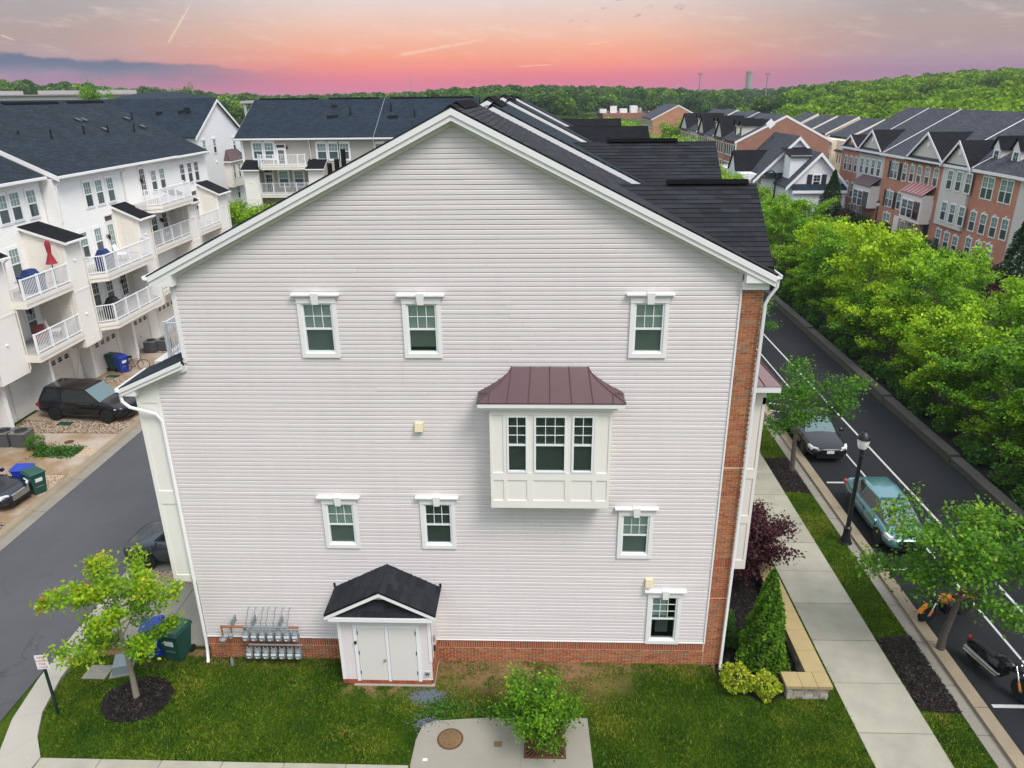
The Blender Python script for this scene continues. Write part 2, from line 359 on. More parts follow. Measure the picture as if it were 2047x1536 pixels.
n.put(b.inputs['Base Color'], n.vm('MULTIPLY', n.comb(v, v, v), (.066, .065, .070))); b.inputs['Roughness'].default_value = .72
bump(n, b, n.noise(pos, 60, 2), .35, .01)
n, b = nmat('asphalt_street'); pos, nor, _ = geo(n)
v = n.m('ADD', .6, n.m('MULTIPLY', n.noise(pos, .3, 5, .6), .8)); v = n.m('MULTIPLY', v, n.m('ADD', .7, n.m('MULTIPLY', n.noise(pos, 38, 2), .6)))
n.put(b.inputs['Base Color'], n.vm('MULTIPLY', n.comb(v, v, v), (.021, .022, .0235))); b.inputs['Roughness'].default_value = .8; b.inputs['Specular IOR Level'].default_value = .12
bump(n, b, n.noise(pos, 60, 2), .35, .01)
n, b = nmat('driveway'); pos, nor, _ = geo(n)
w = n.noise(pos, .45, 5, .65, .36, .64)
c = n.mix(w, (.285, .185, .10), (.40, .335, .265)); v = n.m('ADD', .8, n.m('MULTIPLY', n.noise(pos, 6, 4), .4))
n.put(b.inputs['Base Color'], n.vm('MULTIPLY', c, n.comb(v, v, v))); n.put(b.inputs['Roughness'], n.m('ADD', .35, n.m('MULTIPLY', w, .45)))
def lawn(name, bare):
    n, b = nmat(name); pos, nor, _ = geo(n)
    a = n.noise(pos, .9, 4, .6); c = n.ramp(a, [(.30, (.014, .042, .001)), (.5, (.045, .096, .003)), (.72, (.105, .145, .007))])
    c = n.mix(n.m('MULTIPLY', n.noise(pos, 3.1, 4, .65, .60, .76), .6), c, (.17, .135, .035))
    x, y, z = n.sep(pos)
    if bare:
        m = n.m('MULTIPLY', n.m('MULTIPLY', n.smooth(y, -1.9, -.35), n.m('MULTIPLY', n.smooth(x, 5.8, 7.2), n.smooth(x, 13.2, 11.2))), n.noise(pos, 1.7, 4, .65, .28, .50))
        m2 = n.m('MULTIPLY', n.smooth(y, -.6, -.1), n.noise(pos, 2.5, 3, .6, .38, .58))
        m3 = n.m('MULTIPLY', n.m('MULTIPLY', n.smooth(y, -1.7, -1.1), n.smooth(n.m('ABSOLUTE', n.m('SUBTRACT', x, 5.6)), 1.6, .8)), n.noise(pos, 2.2, 4, .65, .42, .60))
        c = n.mix(n.m('MAXIMUM', n.m('MAXIMUM', m, m2), m3), c, (.33, .20, .095))
    v = n.m('ADD', .05, n.m('MULTIPLY', n.noise(pos, 22, 3, .7), 1.7))
    n.put(b.inputs['Base Color'], n.vm('MULTIPLY', c, n.comb(v, v, v))); b.inputs['Roughness'].default_value = .95; b.inputs['Specular IOR Level'].default_value = .15
    bump(n, b, n.noise(pos, 45, 3, .7), 1., .05)
lawn('lawn', True); lawn('lawn_far', False)
# leaves: hue from leaf to leaf, a touch of light through the blade
def leafmat(name, stops, trans=.35, rough=.5):
    n, b = nmat(name); g = n.new('ShaderNodeNewGeometry'); oi = n.new('ShaderNodeObjectInfo')
    at = n.new('ShaderNodeAttribute', attribute_name='hue')
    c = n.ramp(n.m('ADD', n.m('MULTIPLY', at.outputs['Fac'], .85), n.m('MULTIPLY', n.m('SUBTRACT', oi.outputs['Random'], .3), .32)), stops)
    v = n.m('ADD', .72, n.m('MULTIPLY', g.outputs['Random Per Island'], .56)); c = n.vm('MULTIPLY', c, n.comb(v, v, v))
    n.put(b.inputs['Base Color'], c); b.inputs['Roughness'].default_value = rough; b.inputs['Specular IOR Level'].default_value = .3
    t = n.new('ShaderNodeBsdfTranslucent'); n.put(t.inputs[0], n.vm('MULTIPLY', c, (1.15, 1.1, .6)))
    mx = n.new('ShaderNodeMixShader'); mx.inputs[0].default_value = trans
    n.t.links.new(b.outputs[0], mx.inputs[1]); n.t.links.new(t.outputs[0], mx.inputs[2])
    n.t.links.new(mx.outputs[0], [x for x in n.t.nodes if x.type == 'OUTPUT_MATERIAL'][0].inputs[0])
leafmat('leaf_maple', [(0, (.06, .19, .006)), (.45, (.17, .36, .008)), (.8, (.38, .50, .012)), (.95, (.46, .36, .03)), (1, (.48, .16, .04))], .45)
leafmat('leaf_street', [(0, (.032, .11, .008)), (.5, (.085, .24, .012)), (.85, (.24, .40, .016)), (1, (.42, .40, .03))], .42)
leafmat('leaf_bright', [(0, (.03, .10, .003)), (.3, (.11, .25, .004)), (.6, (.27, .45, .006)), (1, (.46, .62, .012))], .36)
leafmat('leaf_mid', [(0, (.022, .085, .004)), (.3, (.075, .21, .006)), (.6, (.18, .37, .008)), (1, (.36, .54, .015))], .36)
leafmat('leaf_shrub', [(0, (.022, .085, .012)), (.6, (.062, .18, .016)), (1, (.14, .28, .03))])
leafmat('leaf_lime', [(0, (.20, .30, .012)), (.6, (.36, .46, .02)), (1, (.62, .46, .12))], .3)
leafmat('leaf_cypress', [(0, (.035, .11, .010)), (.5, (.10, .23, .012)), (1, (.26, .40, .02))])
leafmat('leaf_plum', [(0, (.014, .005, .007)), (.6, (.045, .010, .014)), (1, (.12, .026, .032))], .2)
leafmat('leaf_dark', [(0, (.012, .040, .012)), (.6, (.024, .066, .018)), (1, (.05, .10, .025))])
leafmat('leaf_far', [(0, (.030, .080, .020)), (.5, (.065, .145, .028)), (1, (.15, .25, .03))], .3, .8)
leafmat('leaf_hill', [(0, (.055, .145, .010)), (.5, (.13, .25, .012)), (1, (.26, .40, .02))], .3, .8)
leafmat('grass_blade', [(0, (.012, .048, .001)), (.35, (.045, .118, .002)), (.65, (.105, .190, .004)), (.88, (.19, .245, .010)), (1, (.32, .26, .06))], .25, .7)

n, b = nmat('gravel_peach'); pos, nor, _ = geo(n); vo = n.new('ShaderNodeTexVoronoi'); vo.inputs['Scale'].default_value = 13; n.put(vo.inputs['Vector'], pos)
c = n.ramp(n.sep(vo.outputs['Color'])[0], [(0, (.36, .25, .16)), (.4, (.45, .35, .25)), (.7, (.30, .19, .12)), (1, (.52, .44, .34))]); n.put(b.inputs['Base Color'], n.vm('MULTIPLY', c, n.comb(*[n.smooth(vo.outputs['Distance'], .75, .25)]*3))); b.inputs['Roughness'].default_value = .9; bump(n, b, vo.outputs['Distance'], -.8, .03)

percolor('bark_chip', [(0, (.008, .007, .006)), (.6, (.02, .016, .013)), (.9, (.045, .035, .028)), (1, (.09, .075, .06))], bmp=0)

hm = bpy.data.materials.new('haze_air'); hm.use_nodes = True; hm.node_tree.nodes.clear(); MAT['haze_air'] = hm
pv = hm.node_tree.nodes.new('ShaderNodeVolumePrincipled'); pv.inputs['Color'].default_value = (.78, .84, .95, 1); pv.inputs['Density'].default_value = .00017
ho_ = hm.node_tree.nodes.new('ShaderNodeOutputMaterial'); hm.node_tree.links.new(pv.outputs[0], ho_.inputs['Volume'])

n, b = nmat('vinyl'); pos, nor, g = geo(n); x, y, z = n.sep(pos); oi = n.new('ShaderNodeObjectInfo')
st = n.noise(n.comb(n.m('MULTIPLY', x, 3.2), 0, n.m('MULTIPLY', z, .22)), 1.0, 4, .6); big = n.noise(pos, .35, 4, .6)
v = n.m('ADD', .90, n.m('MULTIPLY', st, .09)); v = n.m('MULTIPLY', v, n.m('ADD', .95, n.m('MULTIPLY', big, .10))); v = n.m('MULTIPLY', v, n.m('ADD', .985, n.m('MULTIPLY', oi.outputs['Random'], .03)))
dirt = n.m('MULTIPLY', n.noise(n.comb(n.m('MULTIPLY', x, 6), 0, n.m('MULTIPLY', z, .5)), 1.0, 3, .6, .62, .80), .30)
n.put(b.inputs['Base Color'], n.mix(dirt, n.vm('MULTIPLY', n.comb(v, v, v), (.745, .692, .675)), (.56, .50, .45))); b.inputs['Roughness'].default_value = .45
n, b = nmat('screen_mesh'); b.inputs['Base Color'].default_value = (.05, .055, .055, 1); b.inputs['Roughness'].default_value = .9; tr = n.new('ShaderNodeBsdfTransparent'); mx = n.new('ShaderNodeMixShader'); mx.inputs[0].default_value = .38
n.t.links.new(tr.outputs[0], mx.inputs[1]); n.t.links.new(b.outputs[0], mx.inputs[2]); n.t.links.new(mx.outputs[0], [q for q in n.t.nodes if q.type == 'OUTPUT_MATERIAL'][0].inputs[0])

simple('blind_dark', (.20, .205, .20), .6, .06, 2.)
# ------------------------------------------------------------------ the ground, roads and paths
def sheet(name, pts, z, mat, t=.0):
    m = MB()
    if t: m.prism([(x, y, z) for x, y in pts], (0, 0, -t)); 
    else: m.poly([(x, y, z) for x, y in pts])
    if t: m.f = [f[::-1] if False else f for f in m.f]
    o = m.build(name, mat); bm = bmesh.new(); bm.from_mesh(o.data); bmesh.ops.recalc_face_normals(bm, faces=bm.faces)
    if not t:
        for f in bm.faces:
            if f.normal.z < 0: f.normal_flip()
    bm.to_mesh(o.data); bm.free(); return struct(o)
def rect(x0, x1, y0, y1): return [(x0, y0), (x1, y0), (x1, y1), (x0, y1)]
# one sheet to the horizon, rising into wooded hills far off
def hill(x, y):
    d = math.hypot(x-10, y); a = math.degrees(math.atan2(x-10, y+17))
    k = min(1, max(0, (d-150)/290)); k = k*k*(3-2*k)
    h = k*float(np.interp(a, [-60, -36, -30, -18, -10, -3, 5, 12, 17, 23, 33, 45, 70], [13, 13, 10, 3.5, 5, 8.5, 7.5, 4.5, 6, 10, 15, 19, 20]))
    return h - .02
gx = sorted(set([-900, -700, -520, -400, -300, -220, -160, -110, -70, -30, 10, 50, 80, 110, 140, 170, 200, 230, 260, 300, 350, 400, 470, 560, 680, 820, 1000]))
gy = [-300, -120, -40, 20, 60, 100, 130, 160, 190, 220, 250, 280, 310, 350, 400, 460, 530, 620, 740, 900, 1200, 1700, 2600]
m = MB(); m.v = [(x, y, hill(x, y)) for y in gy for x in gx]; nx_ = len(gx)
m.f = [(j*nx_+i, j*nx_+i+1, (j+1)*nx_+i+1, (j+1)*nx_+i) for j in range(len(gy)-1) for i in range(nx_-1)]; m.mi = [0]*len(m.f)
struct(m.build('ground', 'lawn_far', smooth=80))
sheet('alley', rect(-10.3, -4.8, -60, 58), .004, 'asphalt')
sheet('cross_alley', rect(-10.3, 1, 46, 52), .008, 'asphalt')
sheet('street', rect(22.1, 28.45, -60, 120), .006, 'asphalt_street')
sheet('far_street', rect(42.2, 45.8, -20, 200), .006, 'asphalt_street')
lawn_o = sheet('lawn', [(-4.1, 4.0), (-4.1, -.2), (-3.9, -1.6), (-3.55, -2.9), (-2.9, -3.75), (17.6, -3.75), (17.6, 30), (15.2, 30), (15.2, .4), (0, .4), (0, .3), (-2.6, .3)], .02, 'lawn')
sheet('verge', rect(20.25, 21.35, -30, 110), .02, 'lawn_far'); sheet('verge_inner', rect(17.6, 18.3, -12, 30), .024, 'lawn_far')
sheet('front_lawn', rect(-2.9, 30, -9, -4.75), .02, 'lawn')
sheet('planting_bank', rect(28.9, 42.2, -30, 130), .10, 'mulch')
# white paving slabs with open joints
def slabs(name, x0, x1, y0, y1, n, along='y', mat='slab', bed='gutter_concrete', top=.05):
    base = sheet(name, rect(x0, x1, y0, y1), .03, bed)
    for i in range(n):
        a, b_ = i/n, (i+1)/n; j = random.uniform(-.004, .004)
        if along == 'y': q = (x0, x1, y0+(y1-y0)*a+.012, y0+(y1-y0)*b_-.012)
        else: q = (x0+(x1-x0)*a+.012, x0+(x1-x0)*b_-.012, y0, y1)
        MB().box(*q, 0, top+j).build('slab', mat, base)
    return base
slabs('pavement', 18.3, 20.25, -6.0, 42, 27)
slabs('street_gutter_path', 21.35, 21.72, -6, 40, 26, mat='gutter_concrete')
slabs('front_path', -2.9, 6.6, -4.75, -3.75, 6, 'x'); 
slabs('front_path_right', 11.3, 18.2, -4.75, -3.75, 4, 'x')
# kerbs: real steps made of stones
kb = struct(bx('street_kerb', 'kerb', None, 21.72, 22.1, -60, -12, 0, .15))
for i in range(26): MB().box(21.72, 22.1, -12+i*2.6+.012, -12+(i+1)*2.6-.012, -.05, .15+random.uniform(-.004, .004)).build('kerb_stone', 'kerb', kb)
gt = struct(bx('alley_kerb', 'gutter_concrete', None, -11.15, -10.3, -60, -8, -.05, .02))
for i in range(24):
    y0 = -8+i*2.7
    MB().box(-10.78, -10.3, y0+.012, y0+2.7-.012, -.05, .016).build('gutter_slab', 'gutter_concrete', gt)
    MB().hexa([(-11.2, y0+.012, -.05), (-10.8, y0+.012, -.05), (-10.8, y0+2.688, -.05), (-11.2, y0+2.688, -.05)], [(-11.2, y0+.012, .09), (-10.9, y0+.012, .085), (-10.9, y0+2.688, .085), (-11.2, y0+2.688, .09)]).build('kerb_stone', 'kerb', gt)
# curved concrete kerb round the corner lawn
outer = [(-4.86, 30), (-4.86, 4.4), (-4.82, .9), (-4.72, -1.0), (-4.5, -2.5), (-4.0, -3.9), (-3.0, -4.75), (-2.9, -6)]
inner = [(-4.25, 30), (-4.25, 4.4), (-4.15, .9), (-4.05, -1.0), (-3.78, -2.3), (-3.4, -3.1), (-2.9, -3.75), (-2.9, -3.76)]
ck = struct(MB().box(-4.8, -4.3, 30, 34, -.05, .05).build('corner_kerb', 'concrete'))
for i in range(len(outer)-2):
    a0, a1, b0, b1 = outer[i], outer[i+1], inner[i], inner[i+1]; k = 5 if i == 0 else 1
    for q in range(k):
        f0, f1 = q/k, (q+1)/k-.004
        A = [tuple(np.array(a0)+(np.array(a1)-a0)*f) for f in (f0, f1)]; B = [tuple(np.array(b0)+(np.array(b1)-b0)*f) for f in (f0, f1)]
        m = MB().hexa([(*A[1], -.05), (*B[1], -.05), (*B[0], -.05), (*A[0], -.05)], [(*A[1], .035), (*B[1], .085), (*B[0], .085), (*A[0], .035)]); m.build('kerb_stone', 'concrete_pale', ck)
# driveways: left row and main row
for i, (y0, y1) in enumerate([(-3, 1.2), (2.2, 6.4), (7.3, 10.6), (11.3, 15.6), (17.2, 22.4), (23.6, 28.0), (29.2, 36), (37, 43)]):
    d = sheet('driveway', rect(-17.2, -11.2, y0, y1), .03, 'driveway', .0)
    for a, b_ in ((-17.2, -14.3), (-14.28, -11.2)): MB().box(a, b_, y0+.02, y1-.02, 0, .045).build('driveway_slab', 'driveway', d)
sheet('gravel_strip', rect(-17.2, -11.2, -4, 44), .024, 'gravel_peach')
sheet('gravel_bed', rect(-4.25, .0, 3.4, 4.35), .028, 'gravel_peach')
for i, (y0, y1) in enumerate([(.45, 3.5), (4.25, 8.6), (9.4, 14), (15, 22)]):
    d = sheet('main_driveway', rect(-4.25, .8, y0, y1), .03, 'concrete')
    for a, b_ in ((-4.25, -2.0), (-1.98, .8)): MB().box(a, b_, y0+.02, y1-.02, 0, .055).build('driveway_slab', 'concrete', d)
# painted lines
def stripe(x0, x1, y0, y1, z=.012): return struct(MB().poly([(x0, y0, z), (x1, y0, z), (x1, y1, z), (x0, y1, z)]).build('road_marking', 'paint_white'))
stripe(25.52, 25.62, -40, 60); stripe(24.18, 24.26, -20, 17)
for y in (11.15, 4.9, -1.4): stripe(22.35, 24.16, y-.06, y+.06)
for y in (17.2, 18.3, 19.4, 20.5):
    struct(MB().poly([(22.15, y+.75, .012), (22.15, y+.63, .012), (24.2, y-.36, .012), (24.2, y-.24, .012)]).build('road_marking', 'paint_white'))
stripe(24.18, 24.26, 17.6, 40)
# mulch beds
def blob(cx_, cy_, rx, ry, n=40, jit=.05): return [(cx_+rx*math.cos(2*math.pi*k/n)*(1+random.uniform(-jit, jit)), cy_+ry*math.sin(2*math.pi*k/n)*(1+random.uniform(-jit, jit))) for k in range(n)]
def mound(name, pts, h, mat):
    cx_ = sum(p[0] for p in pts)/len(pts); cy_ = sum(p[1] for p in pts)/len(pts); m = MB(); n = len(pts)
    rings = [(1, .0), (.93, .6), (.7, .9), (.35, 1.)]
    m.v = [(cx_+(x-cx_)*s, cy_+(y-cy_)*s, .02+h*k+random.uniform(-.012, .012)) for s, k in rings for x, y in pts]+[(cx_, cy_, .02+h)]
    m.f = [(r*n+i, r*n+(i+1) % n, (r+1)*n+(i+1) % n, (r+1)*n+i) for r in range(3) for i in range(n)]+[(3*n+i, 3*n+(i+1) % n, 4*n) for i in range(n)]; m.mi = [0]*len(m.f)
    return struct(m.build(name, 'mulch', smooth=60))
mound('mulch_ring', blob(-1.42, -1.72, .92, .82), .10, 'mulch')
mound('mulch_bed', [(15.25, .6), (15.0, -.3), (15.15, -.85), (15.6, -1.25), (16.3, -1.4), (16.9, -1.1), (17.35, -.5), (17.5, .2), (17.55, 5), (17.5, 14), (15.3, 14)], .05, 'mulch')
mound('mulch_square', [(20.3, .2), (20.3, -1.6), (20.8, -1.72), (21.4, -1.75), (21.4, 0), (21.4, 1.4), (20.9, 1.3), (20.3, 1.2)], .05, 'mulch')
mound('mulch_square', [(20.25, 11.0), (20.3, 10.3), (21.35, 10.2), (21.4, 11.8), (21.35, 13.4), (20.3, 13.3)], .05, 'mulch')
# concrete pad with manhole and tree grate
pad = [(6.72, -5.4), (6.64, -3.7), (6.66, -2.95), (6.78, -2.45), (7.1, -2.3), (8.5, -2.16), (11.2, -2.12), (11.3, -5.4)]
po = sheet('utility_pad', pad, .045, 'concrete', .1); sheet('utility_pad_joint', rect(9.42, 9.44, -5.4, -2.15), .049, 'gutter_concrete')
c0 = onZ(900, 1477, .06)
mh = empty('manhole_cover', (c0.x, c0.y, .045), 0, 'round rusty manhole cover set in the concrete pad', 'manhole')
MB().lathe([(.34, 0), (.345, .012), (.33, .016)], n=40).build('frame', 'rust_iron', mh, smooth=40)
MB().lathe([(.30, .008), (.30, .02), (.29, .023), (.05, .024)], n=40).build('lid', 'manhole', mh, smooth=40)
for k in range(8): MB().lathe([(.014, .022), (.014, .0265)], c=(.2*math.cos(k*.785), .2*math.sin(k*.785), 0), n=8).build('hole', 'dark', mh)
gcx, gcy = (onZ(1089, 1488, .06).x, onZ(1089, 1488, .06).y)
tg = empty('tree_grate', (gcx, gcy+.1, .045), 0, 'square rusted iron tree grate round the small shrub tree', 'tree grate')
m = MB(); s = .54
m.box(-s, s, -s, -s+.06, 0, .02); m.box(-s, s, s-.06, s, 0, .02); m.box(-s, -s+.06, -s+.06, s-.06, 0, .02); m.box(s-.06, s, -s+.06, s-.06, 0, .02); m.build('frame', 'rust_iron', tg)
for k in range(40):
    a = 2*math.pi*k/40; r0, r1 = .16, (s-.05)/max(abs(math.cos(a)), abs(math.sin(a)))
    t_ = Vector((-math.sin(a), math.cos(a), 0)); d_ = Vector((math.cos(a), math.sin(a), 0)); w0, w1 = .008, .022
    p = [d_*r0-t_*w0, d_*r1-t_*w1, d_*r1+t_*w1, d_*r0+t_*w0]
    MB().prism([tuple(q+Vector((0, 0, .004))) for q in p], (0, 0, .013)).build('bar', 'rust_iron', tg)
MB().lathe([(.17, .003), (.17, .022), (.14, .022), (.14, .003)], n=24).build('ring', 'rust_iron', tg)
sheet('grate_soil', [(gcx+s*.98*a, gcy+.1+s*.98*b_) for a, b_ in ((-1, -1), (1, -1), (1, 1), (-1, 1))], .047, 'mulch')
bx('drain_marker', 'white', None, 6.93, 7.05, -3.6, -3.53, .045, .052)
tag(bpy.data.objects['drain_marker'], 'small white plate lying on the concrete pad', 'plate')
bx('valve_box_lid', 'manhole', None, 8.72, 8.92, -3.12, -2.95, .04, .055); tag(bpy.data.objects['valve_box_lid'], 'small square valve lid in the concrete pad between manhole and grate', 'valve lid')
# ------------------------------------------------------------------ building helpers
def roof(name, pts, mat, parent, t=.12):
    P_ = [Vector(p) for p in pts]; nrm = (P_[1]-P_[0]).cross(P_[2]-P_[0]).normalized()
    if nrm.z < 0: P_ = P_[::-1]; nrm = -nrm
    u = Vector((0, 0, 1)).cross(nrm); u = u.normalized() if u.length > 1e-4 else Vector((1, 0, 0)); v = nrm.cross(u)
    n = len(P_); q = [p-Vector((0, 0, t)) for p in P_]; me = bpy.data.meshes.new(name)
    me.from_pydata([tuple(p) for p in P_+q], [], [tuple(range(n)), tuple(range(n, 2*n))[::-1]]+[(n+i, n+(i+1) % n, (i+1) % n, i) for i in range(n)])
    me.materials.append(MAT[mat]); uv = me.uv_layers.new(name='UVMap')
    for l in me.loops: p = me.vertices[l.vertex_index].co; uv.data[l.index].uv = (p.dot(u), p.dot(v))
    return link(name, me, parent)
def courses(name, pts, mat, parent, pitch=.15, t=.014):
    """roof face laid as single overlapping shingle courses (pts: planar polygon, z up)"""
    P_ = [Vector(p) for p in pts]; nrm = (P_[1]-P_[0]).cross(P_[2]-P_[0]).normalized()
    if nrm.z < 0: nrm = -nrm
    u = Vector((0, 0, 1)).cross(nrm).normalized(); v = nrm.cross(u)
    q = [(p.dot(u), p.dot(v)) for p in P_]; w0 = P_[0].dot(nrm); lo = min(b for a, b in q); hi = max(b for a, b in q); n = len(q)
    def span(y):
        xs = []
        for i in range(n):
            (x0, y0), (x1, y1) = q[i], q[(i+1) % n]
            if (y0 <= y) != (y1 <= y): xs.append(x0+(x1-x0)*(y-y0)/(y1-y0))
        return (min(xs), max(xs)) if len(xs) > 1 else None
    k = 0; y = lo+.001
    while y < hi-.02:
        y1 = min(y+pitch, hi-.001); a = span(y); b_ = span(y1)
        if a and b_:
            L = max(a[1]-a[0], .01); off = random.uniform(0, .9); cuts = [a[0]]; x = a[0]-off
            while x < a[1]:
                x += random.uniform(.25, .7)
                if a[0]+.05 < x < a[1]-.05: cuts.append(x)
            cuts.append(a[1]); m = MB()
            for c0_, c1_ in zip(cuts[:-1], cuts[1:]):
                f0, f1 = (c0_-a[0])/L, (c1_-a[0])/L; e0, e1 = b_[0]+(b_[1]-b_[0])*f0, b_[0]+(b_[1]-b_[0])*f1; h = t+random.uniform(0, .008)
                pt = lambda X_, Y_, W_: tuple(u*X_+v*Y_+nrm*(w0+W_))
                m.hexa([pt(c0_, y, 0), pt(c1_-.004, y, 0), pt(e1-.004, y1, -.002), pt(e0, y1, -.002)], [pt(c0_, y, h), pt(c1_-.004, y, h), pt(e1-.004, y1, .004), pt(e0, y1, .004)])
            m.build(name, mat, parent)
        y = y1; k += 1
def pane_window(parent, x0, x1, z0, z1, y, cas=.09, up='pane_up', low='pane_low', head=False, grid=(3, 2), frame='white', split=.5, name='window', keystone=False, sgn=-1, double=False):
    """sash window on a wall facing local -y: casing and sashes, each pane its own piece, glazing bars"""
    m = MB(); w = .045; f = .05*sgn; g = lambda d: d*sgn
    def B(a, b_, c_, d_, ya, yb): m.box(a, b_, min(ya, yb), max(ya, yb), c_, d_)
    B(x0-cas, x0, z0-cas, z1+cas, y, y+g(.035)); B(x1, x1+cas, z0-cas, z1+cas, y, y+g(.035)); B(x0, x1, z0-cas, z0, y, y+g(.035)); B(x0, x1, z1, z1+cas*1.4, y, y+g(.035))
    B(x0, x0+w, z0, z1, y, y+g(.05)); B(x1-w, x1, z0, z1, y, y+g(.05)); B(x0+w, x1-w, z0, z0+w, y, y+g(.05)); B(x0+w, x1-w, z1-w, z1, y, y+g(.05))
    zm = z0+(z1-z0)*split; B(x0+w, x1-w, zm-.03, zm+.03, y, y+g(.046))
    cols = [(x0+w, x1-w)]
    if double: xm = (x0+x1)/2; B(xm-.05, xm+.05, z0+w, z1-w, y, y+g(.05)); cols = [(x0+w, xm-.05), (xm+.05, x1-w)]
    if head: B(x0-cas-.07, x1+cas+.07, z1+cas*1.4, z1+cas*1.4+.07, y, y+g(.10)); B(x0-cas-.03, x1+cas+.03, z1+cas*.9, z1+cas*1.4, y, y+g(.06))
    if keystone: xm = (x0+x1)/2; B(xm-.08, xm+.08, z1+.02, z1+cas*1.4+.16, y, y+g(.12))
    for a, b_ in cols:
        if grid:
            gx_, gz_ = grid
            for i in range(1, gx_): xx = a+(b_-a)*i/gx_; B(xx-.01, xx+.01, zm+.03, z1-w, y, y+g(.026))
            for j in range(1, gz_): zz = zm+.03+(z1-w-zm-.03)*j/gz_; B(a, b_, zz-.01, zz+.01, y, y+g(.0255))
    o = m.build(name, frame, parent)
    for a, b_ in cols:
        m = MB(); m.box(a, b_, min(y, y+g(.018)), max(y, y+g(.018)), zm+.03, z1-w); m.build('pane', up, o)
        m = MB(); m.box(a, b_, min(y, y+g(.014)), max(y, y+g(.014)), z0+w, zm-.03); m.build('pane', low, o)
    return o
def tubepart(name, mat, parent, path, r, n=8): return MB().tube(path, r, n).build(name, mat, parent, smooth=50)
def downspout(parent, path, w=.04, mat='trim'): return tubepart('downspout', mat, parent, path, w, 6)
def railing(parent, path, z, h=1.02, step=.115, mat='white', post_every=1.25, name='railing'):
    """handrail and bottom rail with posts; the thin balusters are one piece"""
    m = MB(); bal = MB(); posts = []
    for a, b_ in zip(path[:-1], path[1:]):
        a, b_ = Vector((*a, z)), Vector((*b_, z)); L = (b_-a).length; d = (b_-a)/L; s = Vector((-d.y, d.x, 0))
        for zz, t, w in ((h, .05, .035), (.10, .045, .025)):
            q = [a-s*w, b_-s*w, b_+s*w, a+s*w]; m.hexa([(p.x, p.y, z+zz-t) for p in q], [(p.x, p.y, z+zz) for p in q])
        k = int(L/step)
        for i in range(1, k):
            p = a+d*(L*i/k); r = .011; bal.box(p.x-r, p.x+r, p.y-r, p.y+r, z+.09, z+h-.04)
        npost = max(1, round(L/post_every))
        for i in range(npost+1): posts.append(a+d*(L*i/npost))
    o = m.build(name, mat, parent); b2 = bal.build('balusters', mat, o); b2['kind'] = 'stuff'; seen = []
    for p in posts:
        if any((p-q).length < .1 for q in seen): continue
        seen.append(p); MB().box(p.x-.042, p.x+.042, p.y-.042, p.y+.042, z, z+h+.03).build('post', mat, o)
    return o
def wall_lamp(parent, x, y, z, sgn=-1):
    m = MB().box(x-.05, x+.05, min(y, y+.03*sgn), max(y, y+.03*sgn), z-.1, z+.12); m.tube([(x, y+.03*sgn, z+.1), (x, y+.14*sgn, z+.12)], .015, 6)
    m.lathe([(.03, .06), (.09, .0), (.06, -.22), (.02, -.25)], c=(x, y+.15*sgn, z+.06), n=8); return m.build('wall_lamp', 'black_metal', parent)
# ------------------------------------------------------------------ the end townhouse
EL, RX, RZ = 11.62, 7.9, 15.57     # eave of the roof, ridge
def zr(x): return RZ-.5*abs(x-RX)
house = empty('end_townhouse', (0, 0, 0), 0, 'large townhouse end wall in pale vinyl siding with gable and square bay window', 'townhouse')
wall = MB().poly([(0.02, .5, .0), (15.2, .5, 0), (15.2, .5, 11.5), (RX, .5, 15.1), (.82, .5, 11.5), (.82, .5, 9.4), (.02, .5, 8.7)]).build('wall', 'dark', house)
m = MB(); m.box(15.0, 15.24, .02, 6.3, 0, 11.5); m.build('brick_wall', 'brick_wall', house)
MB().box(.0, .8, .3, 6.3, .0, 8.6).build('side_wall', 'clap_warm', house); MB().box(.78, 1.2, .3, 6.3, 8.6, 11.6).build('side_wall', 'clap_warm', house)
# openings of the gable wall: (x0,x1,z0,z1) of the vinyl frame
WIN = [(4.0, 4.765, 9.77, 11.07, 0), (6.595, 7.345, 9.765, 11.055, 0), (12.175, 12.91, 9.775, 11.07, 0), (4.03, 4.785, 4.11, 5.415, 0), (6.73, 7.48, 4.125, 5.435, 1), (12.135, 12.885, 3.87, 5.14, 0), (13.085, 13.84, .93, 2.465, 2)]
BAY = (8.62, 11.69, 5.68, 8.5); SHED = (4.29, 6.86, 0, 2.5)
holes = [(a-.03, b_+.03, c_-.03, d_+.03) for a, b_, c_, d_, k in WIN]+[(BAY[0]+.05, BAY[1]-.05, BAY[2]+.05, BAY[3]-.05), (SHED[0]+.05, SHED[1]-.05, -1, 2.45)]
PI_ = .1143; z = .85; nb_ = 0; nsplit = 0
def xl(z): return .0 if z < 8.98 else ((z-8.98)/.4385 if z < 9.33 else (.8 if z < 11.5 else max(.8, RX-(15.28-z)*2)))
def xr(z): return 14.7 if z < 11.6 else min(14.7, RX+(15.28-z)*2)
